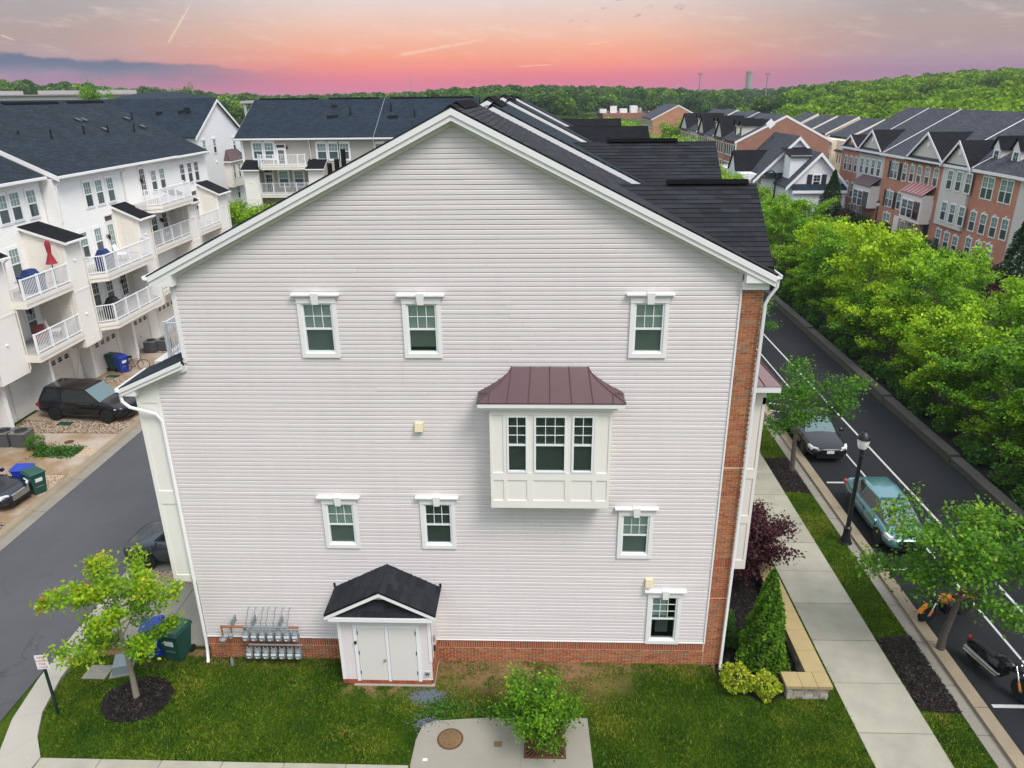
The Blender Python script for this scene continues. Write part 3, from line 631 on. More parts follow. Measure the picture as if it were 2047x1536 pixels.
while z < 15.22:
    z1 = z+PI_; zm = (z+z1)/2; segs = [(xl(zm), xr(zm))]
    for a, b_, c_, d_ in holes:
        if c_ < zm < d_:
            segs = [s for p, q in segs for s in ([(p, min(q, a))] if p < a else [])+([(max(p, b_), q)] if q > b_ else [])]
    if nsplit < 95 and random.random() < .8:          # courses are pieced from shorter boards
        k_ = max(range(len(segs)), key=lambda t: segs[t][1]-segs[t][0]); p, q = segs[k_]; c_ = random.uniform(p+1.2, q-1.2) if q-p > 4 else None
        if c_: segs[k_:k_+1] = [(p, c_-.0015), (c_+.0015, q)]; nsplit += 1
    for p, q in segs:
        if q-p < .03: continue
        L = p > 0 and abs(p-xl(zm)) < 1e-6 and z > 8.9; R_ = abs(q-xr(zm)) < 1e-6 and z > 11.55
        p0, p1 = (xl(z), xl(z1)) if L else (p, p); q0, q1 = (xr(z), xr(z1)) if R_ else (q, q)
        if p1 > q1: p1 = q1 = (p0+q0)/2
        j = random.uniform(-.0025, .0025)
        b2 = MB(); prof = [(-.025, 0), (-.022, .66), (-.008, .82), (-.003, 1.03)]
        for yy, f in prof: zz = z+(z1-z)*f; b2.v += [(p0+(p1-p0)*min(f, 1), yy+j, zz), (q0+(q1-q0)*min(f, 1), yy+j, zz)]
        b2.v += [(p0, .012, z), (q0, .012, z)]; b2.f = [(0, 1, 3, 2), (2, 3, 5, 4), (4, 5, 7, 6), (8, 9, 1, 0), (8, 0, 2, 4, 6), (1, 9, 7, 5, 3)]; b2.mi = [0]*6
        b2.build('siding_board', 'vinyl', house); nb_ += 1
    z = z1
bx('starter_strip', 'trim', house, 0, 14.7, -.046, .01, .825, .85)
MB().box(14.68, 14.72, -.052, .01, .82, 11.45).build('corner_trim', 'trim', house)
MB().box(.8, .9, -.052, .01, 9.5, 11.62).build('corner_trim', 'trim', house)
# windows of the gable wall
def near_window(parent, x0, x1, z0, z1, kind, y=0., grid=(3, 2), trimmed=True):
    w = .05; zm = (z0+z1)/2-.02; o = MB()
    if trimmed:
        c_ = .10; o.box(x0-c_, x0, y-.068, y+.02, z0-.115, z1); o.box(x1, x1+c_, y-.068, y+.02, z0-.115, z1); o.box(x0, x1, y-.068, y+.02, z0-.115, z0)
        o.box(x0-c_-.005, x1+c_+.005, y-.08, y+.02, z1, z1+.135)
        hd = [(x0-c_-.10, y-.15), (x1+c_+.10, y-.15)]; xa, xb = x0-c_-.02, x1+c_+.02
        o.hexa([(xa, y-.07, z1+.135), (xb, y-.07, z1+.135), (xb, y+.02, z1+.135), (xa, y+.02, z1+.135)], [(xa-.09, y-.15, z1+.20), (xb+.09, y-.15, z1+.20), (xb+.09, y+.02, z1+.20), (xa-.09, y+.02, z1+.20)])
        o.box(xa-.09, xb+.09, y-.155, y+.02, z1+.20, z1+.235)
        o = o.build('window', 'trim', parent); xm = (x0+x1)/2
        MB().hexa([(xm-.075, y-.165, z1-.01), (xm+.075, y-.165, z1-.01), (xm+.075, y-.01, z1-.01), (xm-.075, y-.01, z1-.01)], [(xm-.10, y-.18, z1+.27), (xm+.10, y-.18, z1+.27), (xm+.10, y-.01, z1+.27), (xm-.10, y-.01, z1+.27)]).build('keystone', 'trim', o)
    else: o = parent
    s = MB(); s.box(x0, x0+w, y-.035, y+.09, z0, z1); s.box(x1-w, x1, y-.035, y+.09, z0, z1); s.box(x0+w, x1-w, y-.035, y+.09, z0, z0+w); s.box(x0+w, x1-w, y-.035, y+.09, z1-w, z1)
    s.box(x0+w, x1-w, y-.012, y+.05, zm-.025, zm+.03); s.build('sash', 'white', o)
    for yy, za, zb_ in ((y, zm+.03, z1-w), (y+.024, z0+w, zm-.025)): MB().quad((x0+w, yy, za), (x1-w, yy, za), (x1-w, yy, zb_), (x0+w, yy, zb_)).build('pane', 'glass', o)
    g = MB(); gx_, gz_ = grid
    for i in range(1, gx_): xx = x0+w+(x1-x0-2*w)*i/gx_; g.box(xx-.009, xx+.009, y-.010, y+.006, zm+.03, z1-w)
    for j in range(1, gz_): zz = zm+.03+(z1-w-zm-.03)*j/gz_; g.box(x0+w, x1-w, y-.0095, y+.0055, zz-.009, zz+.009)
    g.build('glazing_bars', 'white', o)
    if kind != 2:
        b2 = MB(); zz = z0+w+random.choice((0, 0, .04, .10)); lim = z1-w; p = .048
        if kind == 1: p = .045
        while zz < lim:
            tilt = .012 if kind != 1 else .02; th = .040 if kind != 1 else .022
            b2.add([(x0+w, y+.075-tilt, zz), (x1-w, y+.075-tilt, zz), (x1-w, y+.075+tilt, zz+th), (x0+w, y+.075+tilt, zz+th)], [(0, 1, 2, 3)]); zz += p
        b2.build('blind', 'blind_dark' if kind == 1 else 'blind', o)
        if kind == 0: MB().quad((x0+w, y+.03, z0+w), (x1-w, y+.03, z0+w), (x1-w, y+.03, zm-.025), (x0+w, y+.03, zm-.025)).build('insect_screen', 'screen_mesh', o)
    else:
        b2 = MB(); zz = zm+.05
        while zz < z1-w: b2.add([(x0+w, y+.073, zz), (x0+.62*(x1-x0), y+.073, zz), (x0+.62*(x1-x0), y+.10, zz+.03), (x0+w, y+.10, zz+.03)], [(0, 1, 2, 3)]); zz += .05
        b2.build('blind', 'blind', o); MB().box(x0+.2, x1-.2, y+.16, y+.2, z0+.15, z0+.6).build('curtain', 'screen', o)
    m = MB(); m.add([(x0, y+.09, z0), (x1, y+.09, z0), (x1, y+.09, z1), (x0, y+.09, z1), (x0, y+.4, z0), (x1, y+.4, z0), (x1, y+.4, z1), (x0, y+.4, z1)], [(4, 5, 6, 7), (0, 1, 5, 4), (2, 3, 7, 6), (1, 2, 6, 5), (3, 0, 4, 7)])
    m.build('recess', 'dark' if kind != 0 else 'screen', o); return o
for a, b_, c_, d_, k in WIN: near_window(house, a, b_, c_, d_, k, grid=(3, 3) if k == 2 else (3, 2))
# square bay with curved metal roof
y0 = -.6; bay = MB()
bay.box(BAY[0], 9.05, y0, 0, 6.70, 8.5); bay.box(11.25, BAY[1], y0, 0, 6.70, 8.5); bay.box(9.58, 9.74, y0, -.3, 6.72, 8.33); bay.box(10.56, 10.70, y0, -.3, 6.72, 8.33)
bay.box(9.05, 11.25, y0, -.3, 8.33, 8.5); bay.box(BAY[0], BAY[1], y0, 0, BAY[2], 6.70); bay = bay.build('bay_window', 'panel', house)
for a, b_, g_ in ((9.05, 9.58, (2, 3)), (9.74, 10.56, (3, 3)), (10.70, 11.25, (2, 3))):
    near_window(bay, a, b_, 6.72, 8.33, 1, y0, g_, False)
def panel(parent, x0, x1, z0, z1, y, t=.03, yd=-1, mat='panel'):
    m = MB()
    for q in ((x0-.09, x0, z0-.09, z1+.09), (x1, x1+.09, z0-.09, z1+.09), (x0, x1, z0-.09, z0), (x0, x1, z1, z1+.09)): m.box(q[0], q[1], y-t, y+.001, q[2], q[3])
    return m.build('panel_frame', mat, parent)
def frame_strip(parent, boxes, mat='panel'):
    m = MB()
    for q in boxes: m.box(*q)
    return m.build('panel_frame', mat, parent)
fy = (y0-.022, y0+.002)
frame_strip(bay, [(8.62, 11.69, *fy, 8.34, 8.5), (8.62, 8.69, *fy, 5.68, 8.34), (11.62, 11.69, *fy, 5.68, 8.34), (8.69, 11.62, *fy, 6.5, 6.715), (8.69, 11.62, *fy, 5.68, 5.9)] +
            [(a, b_, *fy, 5.9, 6.5) for a, b_ in ((8.96, 9.05), (9.56, 9.72), (10.54, 10.70), (11.24, 11.34))]+[(a, b_, *fy, 6.715, 8.34) for a, b_ in ((8.96, 9.04), (11.26, 11.34))])
# its roof: pans with standing seams, flaring to the eave
def flare_roof(parent, top, bot, z1, z0, y1, y0, nseg=8, seams=5, mat='metal_roof'):
    """top=(xa,xb) on the wall, bot=(xa,xb) at the eave, ogee curve between"""
    cur = [(i/nseg, (i/nseg)**.55) for i in range(nseg+1)]   # (height drop fraction, run fraction)
    def pt(s, k):
        d = k/nseg; r = d**1.55*.9+d*.1; h = 1-d
        xa, xb = top[0]+(bot[0]-top[0])*r, top[1]+(bot[1]-top[1])*r
        return xa, xb, y1+(y0-y1)*(d*.75+r*.25), z0+(z1-z0)*h
    R_ = [pt(0, k) for k in range(nseg+1)]; m = MB()
    for k in range(nseg):
        a, b_ = R_[k], R_[k+1]
        m.add([(b_[0], b_[2], b_[3]), (b_[1], b_[2], b_[3]), (a[1], a[2], a[3]), (a[0], a[2], a[3])], [(0, 1, 2, 3)])
        m.add([(b_[0], y1, b_[3]), (b_[0], b_[2], b_[3]), (a[0], a[2], a[3]), (a[0], y1, a[3])], [(0, 1, 2, 3)])
        m.add([(b_[1], b_[2], b_[3]), (b_[1], y1, b_[3]), (a[1], y1, a[3]), (a[1], a[2], a[3])], [(0, 1, 2, 3)])
    m.box(bot[0], bot[1], y0, y1, z0-.03, z0); rf = m.build('bay_roof' if parent is house else 'roof', mat, parent, smooth=40)
    xs = [top[0]+(top[1]-top[0])*i/(seams-1) for i in range(seams)]
    def seam(path): MB().tube(path, .011, 5).build('seam', mat, rf)
    for x in xs:
        f = (x-top[0])/(top[1]-top[0]); e = x+(.10*(f-.5)*2 if True else 0)
        seam([(x+(e-x)*k/nseg, R_[k][2]-.006, R_[k][3]+.012) for k in range(nseg+1)])
    for s_ in (0, 1):
        seam([(R_[k][s_], R_[k][2], R_[k][3]+.012) for k in range(nseg+1)])
        xq = (top[s_]*.42+bot[s_]*.58); kk = next(k for k in range(nseg+1) if (R_[k][s_]-xq)*(1 if s_ else -1) >= 0)
        seam([(R_[kk][s_], R_[kk][2], R_[kk][3]+.012), (R_[kk][s_], R_[-1][2], R_[-1][3]+.012)])
        seam([(R_[kk][s_], R_[kk][2], R_[kk][3]+.012), (R_[-1][s_], (y1+R_[kk][2])/2, R_[-1][3]+.05)])
    return rf
flare_roof(house, (9.17, 11.09), (8.32, 11.99), 9.41, 8.74, -.0, -.8)
bx('bay_fascia', 'trim', house, 8.34, 11.97, -.79, -.0, 8.6, 8.71); bx('bay_soffit', 'trim', house, 8.5, 11.8, -.7, 0, 8.5, 8.6)
# brick corner pier and brick base, laid brick by brick on a mortar bed
bx('mortar_bed', 'mortar', house, 14.72, 15.24, .004, .3, 0, 11.42); bx('mortar_bed', 'mortar', house, 0.01, 14.72, .004, .3, 0, .83)
bricks = []   # (x0,x1,z0,z1)
bands = [(2.43, 2.72, 's'), (3.46, 3.71, 's'), (5.72, 5.83, 'r'), (6.6, 6.72, 'r')]
z = .0; row = 0
while z < 11.38:
    bd = next((b_ for b_ in bands if b_[0]-.03 <= z < b_[1]-.03), None)
    if bd:
        x = 14.72
        while x < 15.2: bricks.append((x, min(x+.053, 15.245), bd[0]+.005, bd[1]-.005, 1)); x += .067
        z = bd[1]+.005; row += 1; continue
    x = 14.725-(.1 if row % 2 else 0); z1 = min(z+.052, 11.42)
    while x < 15.2:
        a, b_ = max(x, 14.725), min(x+.187, 15.245)
        if b_-a > .03: bricks.append((a, b_, z, z1, 0))
        x += .203
    z += .067; row += 1
base = []
z = 0.; row = 0
while z < .52:
    x = .01-(.1 if row % 2 else 0)
    while x < 14.7:
        a, b_ = max(x, .012), min(x+.187, 14.70)
        if b_-a > .03 and not (a > 4.35 and b_ < 6.8): base.append((a, b_, z, z+.052, 0))
        x += .203
    z += .067; row += 1
x = .015
while x < 14.65: base.append((x, x+.052, .545, .74, 1)); x += .067
x = .015
while x < 14.65: base.append((x, x+.052, .755, .815, 1)); x += .067
bricks.sort(key=lambda q: -q[2])
share = {}
for q in bricks[:295]:
    w, h = round(q[1]-q[0], 3), round(q[3]-q[2], 3)
    if (w, h, q[4]) not in share: share[(w, h, q[4])] = MB().box(-w/2, w/2, -.008, .03, -h/2, h/2).mesh('brick', 'brick_red' if q[4] else 'brick')
    o = link('brick', share[(w, h, q[4])], house, ((q[0]+q[1])/2, random.uniform(-.002, .002), (q[2]+q[3])/2))
for sel, mt in ((0, 'brick'), (1, 'brick_red')):
    m = MB()
    for q in bricks[295:]+base:
        if q[4] == sel: j = random.uniform(-.002, .002); m.box(q[0], q[1], -.008+j, .03, q[2], q[3])
    o = m.build('bricks', mt, house); o['kind'] = 'stuff'
# roof of the end house, with rake boards, returns and gutters
courses('shingle_course', [(15.45, -.32, zr(15.45)), (15.45, 6.3, zr(15.45)), (RX, 6.3, RZ), (RX, -.32, RZ)], 'shingle', house, .155, .012)
roof('roof', [(15.43, -.30, zr(15.43)-.01), (15.43, 6.3, zr(15.43)-.01), (RX, 6.3, RZ-.01), (RX, -.30, RZ-.01)], 'roof_black', house, .035)
roof('roof', [(.40, -.32, zr(.40)), (RX, -.32, RZ), (RX, 6.3, RZ), (.40, 6.3, zr(.40))], 'roof', house, .04)
def rake(parent, xa, za, xb, zb, h0, h1, ya, yb, mat='trim', name='rake_board'):
    return MB().prism([(xa, ya, za-h1), (xb, ya, zb-h1), (xb, ya, zb-h0), (xa, ya, za-h0)], (0, yb-ya, 0)).build(name, mat, parent)
for xe in (.42, 15.42):
    ze = zr(xe)
    rake(house, xe, ze, RX, RZ, .035, .18, -.315, -.27); rake(house, xe, ze, RX, RZ, .15, .30, -.285, -.20)
    xs_ = 1.0 if xe < 5 else 14.75
    rake(house, xs_, zr(xs_), RX, RZ, .28, .40, -.08, .0); rake(house, xe, ze, RX, RZ, .25, .29, -.25, .1, name='soffit')
MB().prism([(.48, -.28, 11.54), (1.0, -.28, 11.54), (1.0, -.28, zr(1.0)-.25), (.48, -.28, zr(.48)-.1)], (0, .5, 0)).build('eave_return', 'trim', house)
MB().prism([(14.73, -.26, 11.60), (15.40, -.26, 11.60), (15.40, -.26, zr(15.40)-.08), (14.73, -.26, zr(14.73)-.22)], (0, .5, 0)).build('eave_return', 'trim', house)
bx('frieze', 'trim', house, 14.70, 15.32, -.14, .2, 11.41, 11.60)
def gutter(parent, x, z, ya, yb, s=1, mat='trim'):
    return MB().prism([(x, ya, z), (x+.13*s, ya, z+.02), (x+.14*s, ya, z+.10), (x+.12*s, ya, z+.10), (x+.10*s, ya, z+.045), (x, ya, z+.03)], (0, yb-ya, 0)).build('gutter', mat, parent)
gutter(house, 15.41, 11.69, -.3, 6.3); gutter(house, .42, 11.69, -.3, 6.3, -1)
downspout(house, [(15.48, -.2, 11.7), (15.48, -.2, 11.5), (15.34, -.13, 11.22), (15.28, -.10, 11.05), (15.26, -.10, 6), (15.22, -.10, .35), (15.2, -.16, .12), (15.22, -.24, .06)], .042, 'white')
# left: porch roof over the projecting lower floors, panelled pier under it
roof('porch_roof', [(-.88, -.3, 8.90), (.82, -.3, 9.64), (.82, 1.3, 9.64), (-.88, 1.3, 8.90)], 'roof', house, .035)
rake(house, -.88, 8.90, .84, 9.65, .03, .14, -.31, -.26); rake(house, -.88, 8.90, .84, 9.65, .12, .24, -.28, -.2); rake(house, -.80, 8.94, .84, 9.65, .2, .36, -.08, 0)
MB().prism([(-.80, -.26, 8.66), (-.50, -.26, 8.66), (-.50, -.26, 8.96), (-.80, -.26, 8.82)], (0, .4, 0)).build('eave_return', 'trim', house)
gutter(house, -.86, 8.77, -.3, 1.3, -1)
pier = bx('pier', 'panel', house, -.65, 0.0, .0, 1.2, 2.78, 8.72)
MB().prism([(-.62, .0, 8.7), (.03, .0, 8.7), (.03, .0, 9.1), (-.62, .0, 8.82)], (0, 1.2, 0)).build('pier_top', 'panel', house)
f2 = (-.022, .002)
frame_strip(pier, [(-.65, -.55, *f2, 2.78, 8.72), (-.10, 0., *f2, 2.78, 8.72), (-.55, -.1, *f2, 2.78, 3.0), (-.55, -.1, *f2, 5.35, 5.75), (-.55, -.1, *f2, 8.38, 8.72)], 'panel')
downspout(house, [(-.92, -.2, 8.78), (-.90, -.22, 8.5), (-.74, -.22, 8.34), (-.15, -.10, 8.1), (-.04, -.08, 7.9), (-.04, -.08, .75), (-.04, -.10, .4), (-.02, -.2, .1), (.0, -.28, .05)], .045, 'white')
railing(house, [(.72, 1.35), (-.25, 1.35), (-.25, 4.2)], 9.15, 1.0)
bx('balcony_slab', 'trim_cream', house, -.65, .8, 1.2, 6.3, 2.8, 3.2); bx('balcony_slab', 'trim_cream', house, -.65, .8, 1.2, 6.2, 8.75, 9.1)
# vents
for nm, (x, z_) in (('a', (6.74, 7.76)), ('b', (12.98, 2.97))):
    m = MB().box(x-.13, x+.13, -.035, .0, z_-.13, z_+.13); m.hexa([(x-.11, -.15, z_-.12), (x+.11, -.15, z_-.12), (x+.11, -.03, z_-.12), (x-.11, -.03, z_-.12)], [(x-.10, -.10, z_+.10), (x+.10, -.10, z_+.10), (x+.10, -.03, z_+.11), (x-.10, -.03, z_+.11)]); m.build('vent_hood', 'yellowed', house)
# cross gable towards the street
def cross_gable(parent, yr, hw, xe, zt, rx=RX, rz=RZ, mat_shingle='shingle', single=True, gmat='clap_warm', ze=None):
    """gable facing +X with ridge along X at y=yr; hw half width; xe front; zt ridge height"""
    ze = ze if ze is not None else rz-.5*(15.5-rx)
    xi = rx+(rz-zt)*2       # where its ridge meets the main roof
    P1 = (xe, yr-hw, ze); P2 = (xe, yr, zt); P3 = (xi, yr, zt); P4 = (rx+(rz-ze)*2, yr-hw, ze)
    if single:
        courses('shingle_course', [P1, P2, P3, P4], mat_shingle, parent, .16, .016)
    roof('dormer_roof', [Vector(P1)-Vector((0, 0, .012)), Vector(P2)-Vector((0, 0, .012)), Vector(P3)-Vector((0, 0, .012)), Vector(P4)-Vector((0, 0, .012))], 'roof_black', parent, .1)
    Q1 = (xe, yr+hw, ze); Q4 = (rx+(rz-ze)*2, yr+hw, ze)
    roof('dormer_roof', [P2, Q1, Q4, P3], 'roof_black', parent, .1)
    MB().prism([(xe-.35, yr-hw+.1, ze-.2), (xe-.35, yr+hw-.1, ze-.2), (xe-.35, yr, zt-.18)], (.1, 0, 0)).build('gable', gmat, parent)
    for s in (-1, 1): MB().prism([(xe-.03, yr+s*hw, ze-.12), (xe-.03, yr, zt-.12), (xe-.03, yr, zt-.30), (xe-.03, yr+s*hw, ze-.30)], (.04, 0, 0)).build('rake_board', 'trim', parent)
    return xi
cross_gable(house, 2.5, 2.35, 15.50, 13.58)
m = MB(); xi = RX+(RZ-13.58)*2
m.prism([(xi+1.3, 2.37, 13.585), (xi+1.3, 2.63, 13.585), (xi+1.3, 2.5, 13.69)], (2.1, 0, 0)); m.build('ridge_vent', 'gutter_dark', house)
m = MB().prism([(RX-.14, -.3, RZ-.05), (RX+.14, -.3, RZ-.05), (RX, -.3, RZ+.035)], (0, 6.5, 0)); m.build('ridge_cap', 'roof_black', house)
m = MB().prism([(RX-.22, .9, RZ-.07), (RX+.22, .9, RZ-.07), (RX, .9, RZ+.09)], (0, 4.4, 0)); m.build('ridge_vent', 'gutter_dark', house)
# three dark vent pipes by the left slope
for px_, py_ in ((661, 345), (675, 335), (687, 312)):
    p = onY(px_, py_+12, 4.0); x = max(1.0, min(6.6, p.x)); MB().tube([(x, 4., zr(x)-.1), (x, 4., max(zr(x)+.45, onY(px_, py_-14, 4.).z))], .07, 10).build('vent_pipe', 'black_metal', house, smooth=40)
# bay towards the street
sb = bx('street_bay', 'panel', house, 15.24, 15.92, .95, 4.2, 2.75, 8.45)
frame_strip(sb, [(15.84, 15.92, .93, .952, 2.75, 8.2), (15.3, 15.84, .93, .952, 2.75, 3.05), (15.3, 15.84, .93, .952, 4.3, 4.55), (15.3, 15.84, .93, .952, 5.75, 6.05), (15.24, 15.92, .93, .952, 8.0, 8.45), (15.24, 15.36, .93, .952, 2.75, 8.2)])
bx('bay_fascia', 'trim', house, 15.24, 16.18, .62, 4.5, 8.46, 8.62)
m = MB(); a, b_ = (16.2, .6), (16.2, 4.55); t0, t1 = (15.26, 1.3), (15.26, 3.8); z0_, z1_ = 8.64, 9.55
m.quad((15.26, .6, z0_), (16.2, .6, z0_), (15.26, 1.3, z1_), (15.26, 1.28, z1_)); m.quad((16.2, .6, z0_), (16.2, 4.55, z0_), (15.26, 3.8, z1_), (15.26, 1.3, z1_)); m.quad((16.2, 4.55, z0_), (15.26, 4.55, z0_), (15.26, 3.82, z1_), (15.26, 3.8, z1_))
rf = m.build('bay_roof', 'metal_roof', house)
for k in range(7):
    f = k/6; MB().tube([(15.28, 1.3+2.5*f, z1_+.01), (16.2, .6+3.95*f, z0_+.015)], .014, 5).build('seam', 'metal_roof', rf)
MB().tube([(15.28, 1.1, 9.3), (15.75, .6, z0_+.015)], .012, 5).build('seam', 'metal_roof', rf)
# ------------------------------------------------------------------ utility shed against the end wall
shed = empty('utility_shed', (4.29, -.97, 0), 0, 'small gabled utility shed with beige double doors against the siding wall', 'shed')
def S(*b): return (b[0]-4.29, b[1]-4.29, b[2]+.97, b[3]+.97, b[4], b[5])
SX0, SX1 = 4.29, 6.86
z = .2
while z < 2.32:
    for p, q in ([(SX0, 4.70), (6.56, SX1)] if z < 2.03 else [(SX0, SX1)]):
        MB().hexa([(p-4.29, -.016, z), (q-4.29, -.016, z), (q-4.29, .02, z), (p-4.29, .02, z)], [(p-4.29, -.002, z+.1), (q-4.29, -.002, z+.1), (q-4.29, .02, z+.1), (p-4.29, .02, z+.1)]).build('siding_board', 'vinyl', shed)
    z += .1
bx('wall', 'clap_warm', shed, *S(SX0+.01, SX1-.01, -.94, -.03, .15, 2.45))
for x in (SX0-.02, SX1-.07): bx('corner_trim', 'trim', shed, *S(x, x+.09, -1.0, -.9, .85 if x > 5 else .2, 2.4))
bx('corner_trim', 'trim', shed, *S(SX1-.0, SX1+.02, -.97, -.72, .85, 2.4)); bx('siding_side', 'vinyl', shed, *S(SX1-.01, SX1+.012, -.72, -.03, .85, 2.4))
m = MB(); x = SX0
while x < SX1-.03: m.box(x-4.29, x+.057-4.29, -.035, .05, .05, .19); x += .067
o = m.build('bricks', 'brick_red', shed); o['kind'] = 'stuff'; bx('footing', 'concrete_pale', shed, *S(SX0+.3, SX1+.05, -1.06, -.03, 0, .05))
m = MB(); zz = .05
while zz < .84:
    yy = -.97
    while yy < -.05: m.box(SX1-4.29-.02, SX1-4.29+.035, yy+.97, min(yy+.193, 0)+.97, zz, zz+.057); m.box(-.035, .02, yy+.97, min(yy+.193, 0)+.97, zz, zz+.057); yy += .203
    zz += .067
o = m.build('bricks', 'brick', shed); o['kind'] = 'stuff'
m = MB(); m.box(*S(4.70, 4.80, -1.01, -.95, .16, 2.03)); m.box(*S(6.46, 6.56, -1.01, -.95, .16, 2.03)); m.box(*S(4.70, 6.56, -1.01, -.95, 2.03, 2.12)); m.build('door_frame', 'white', shed)
for a, b_ in ((4.80, 5.60), (5.68, 6.46)):
    d = bx('door', 'door_paint', shed, *S(a+.01, b_-.01, -1.0, -.95, .17, 2.02))
    xh = a+.01 if a < 5 else b_-.03
    for zz in (.4, 1.1, 1.8): bx('hinge', 'black_metal', d, *S(xh, xh+.02, -1.012, -.99, zz, zz+.12))
    if a < 5: MB().lathe([(.012, 0), (.014, -.04), (.034, -.05), (.036, -.075), (.02, -.09)], c=(5.55-4.29, -.03, .95), n=12, axis='y').build('knob', 'brass', d, smooth=40)
bx('door_post', 'white', shed, *S(5.60, 5.68, -1.015, -.95, .16, 2.03))
bx('lock_box', 'black_metal', shed, *S(4.72, 4.78, -1.06, -1.0, 1.5, 1.58))
RA, ex = (5.58, 3.45), ((4.03, 2.66), (7.08, 2.68))
for k, (x_, z_) in enumerate(ex):
    courses('shingle_course', [(x_-4.29, -.32, z_), (x_-4.29, .955, z_), (RA[0]-4.29, .955, RA[1]), (RA[0]-4.29, -.32, RA[1])], 'shingle', shed, .15, .012)
    roof('roof', [(x_-4.29, -.31, z_-.012), (x_-4.29, .955, z_-.012), (RA[0]-4.29, .955, RA[1]-.012), (RA[0]-4.29, -.31, RA[1]-.012)], 'roof_black', shed, .05)
    rake(shed, x_-4.29, z_, RA[0]-4.29, RA[1], .05, .17, -.31, -.26)
    bx('step_flashing', 'black_metal', shed, x_-4.29-.04, x_-4.29+.02, .93, .96, z_, z_+.14)
bx('pent_fascia', 'trim', shed, *S(4.12, 7.0, -1.27, -1.2, 2.44, 2.56)); bx('pent_soffit', 'trim', shed, *S(4.2, 6.95, -1.22, -.03, 2.42, 2.46))
courses('shingle_course', [(4.35-4.29, -.26, 2.57), (6.8-4.29, -.26, 2.57), (6.15-4.29, -.02, 3.0), (5.0-4.29, -.02, 3.0)], 'shingle', shed, .16, .012)
MB().prism([(4.5-4.29, -.03, 2.5), (6.65-4.29, -.03, 2.5), (RA[0]-4.29, -.03, 3.35)], (0, .1, 0)).build('gable', 'trim_cream', shed)
MB().box(-.12, -.02, .25, .42, .72, .98).box(-.10, -.02, .28, .40, .98, 1.12).build('meter_box', 'meter_grey', shed)
for zz, mm in ((1.35, 'meter_grey'), (1.0, 'black_metal')): bx('switch_box', mm, shed, SX1-4.29+.01, SX1-4.29+.07, .25, .35, zz, zz+.14)
MB().box(6.66-4.29, 6.78-4.29, -.06, -.0, .42, .5).tube([(6.68-4.29, -.06, .48), (6.68-4.29, -.09, .40)], .015, 6).tube([(6.76-4.29, -.06, .48), (6.76-4.29, -.09, .40)], .015, 6).build('tap', 'steel', shed)
# ------------------------------------------------------------------ gas meters on the wall
def gas_meter(x, z, first=False):
    o = empty('gas_meter', (x, -.32, z)); k = 1.0
    b = MB(); b.lathe([(.05, -.10), (.088, -.08), (.094, 0), (.094, .16), (.07, .19)], c=(0, 0, .12), n=14); b.box(-.088, .088, -.088, .088, .06, .2); b.build('body', 'meter_grey', o, smooth=35)
    bx('index', 'meter_face', o, -.07, .075, -.105, -.085, .17, .235); bx('badge', 'meter_face', o, -.05, .01, -.1, -.086, .07, .10)
    MB().box(-.085, .085, -.05, .05, .295, .33).tube([(-.06, 0, .32), (-.06, 0, .40)], .022, 8).tube([(.06, 0, .32), (.06, 0, .40)], .022, 8).build('top', 'meter_grey', o)
    return tag(o, None, 'gas meter', 'gas meters on the wall')
ORD = ['first', 'second', 'third', 'fourth', 'fifth', 'sixth', 'last']; m0 = None
for r_, (z_, x_, lab) in enumerate(((.95, 1.33, 'upper row'), (.30, 1.35, 'lower row'))):
    for k in range(7):
        if m0 is None: o = m0 = gas_meter(x_, z_)
        else: o = copy_tree(m0); o.location = (x_+k*.243, -.32, z_)
        o['label'] = ORD[k]+' grey gas meter from the house corner downspout, '+lab
gp = empty('gas_manifold', (.6, -.3, 0), 0, 'rusty and grey gas pipe manifold with bent vent pipes above the meters', 'pipework')
tubepart('supply_pipe', 'pipe_rust', gp, [(0, 0, 1.42), (.7, 0, 1.42)], .035); tubepart('header_pipe', 'meter_grey', gp, [(.7, 0, 1.42), (2.0, 0, 1.42)], .035); tubepart('header_end', 'pipe_rust', gp, [(2.0, 0, 1.42), (2.3, 0, 1.42)], .033)
tubepart('lower_header', 'meter_grey', gp, [(.75, 0, .78), (2.35, 0, .78)], .03); tubepart('drop_pipe', 'pipe_rust', gp, [(.7, 0.03, 1.42), (.7, .03, .78)], .03)
for k, x in enumerate((.77, .98, 1.2, 1.36, 1.57, 1.78, 1.98)): tubepart('vent_pipe', 'meter_grey', gp, [(x, .0, 1.42), (x, .0, 1.6), (x+.04, .05, 1.7), (x+.05, .1, 1.86), (x+.05, .18, 1.92), (x+.05, .29, 1.92)], .013, 6)
for x in (.35, .95, 1.75): bx('bracket', 'meter_grey', gp, x-.02, x+.02, -.02, .29, 1.42, 1.62)
tubepart('regulator_pipe', 'pipe_rust', gp, [(.02, 0, 1.45), (.02, 0, .95)], .028); MB().lathe([(.03, -.1), (.10, -.06), (.11, 0), (.05, .05), (.04, .12)], c=(.02, -.03, 1.0), n=14).build('regulator', 'meter_grey', gp, smooth=40)
tubepart('riser', 'pipe_rust', gp, [(.30, 0, 1.42), (.30, -.02, .9), (.16, -.02, .75), (.16, -.02, .1)], .022); MB().lathe([(.02, -.1), (.07, -.05), (.07, .05), (.02, .1)], c=(.28, -.05, 1.12), n=12).build('valve', 'meter_grey', gp, smooth=40); MB().lathe([(.05, 0), (.05, .2), (.03, .3)], c=(.16, -.02, .0), n=10).build('standpipe', 'meter_grey', gp, smooth=40)
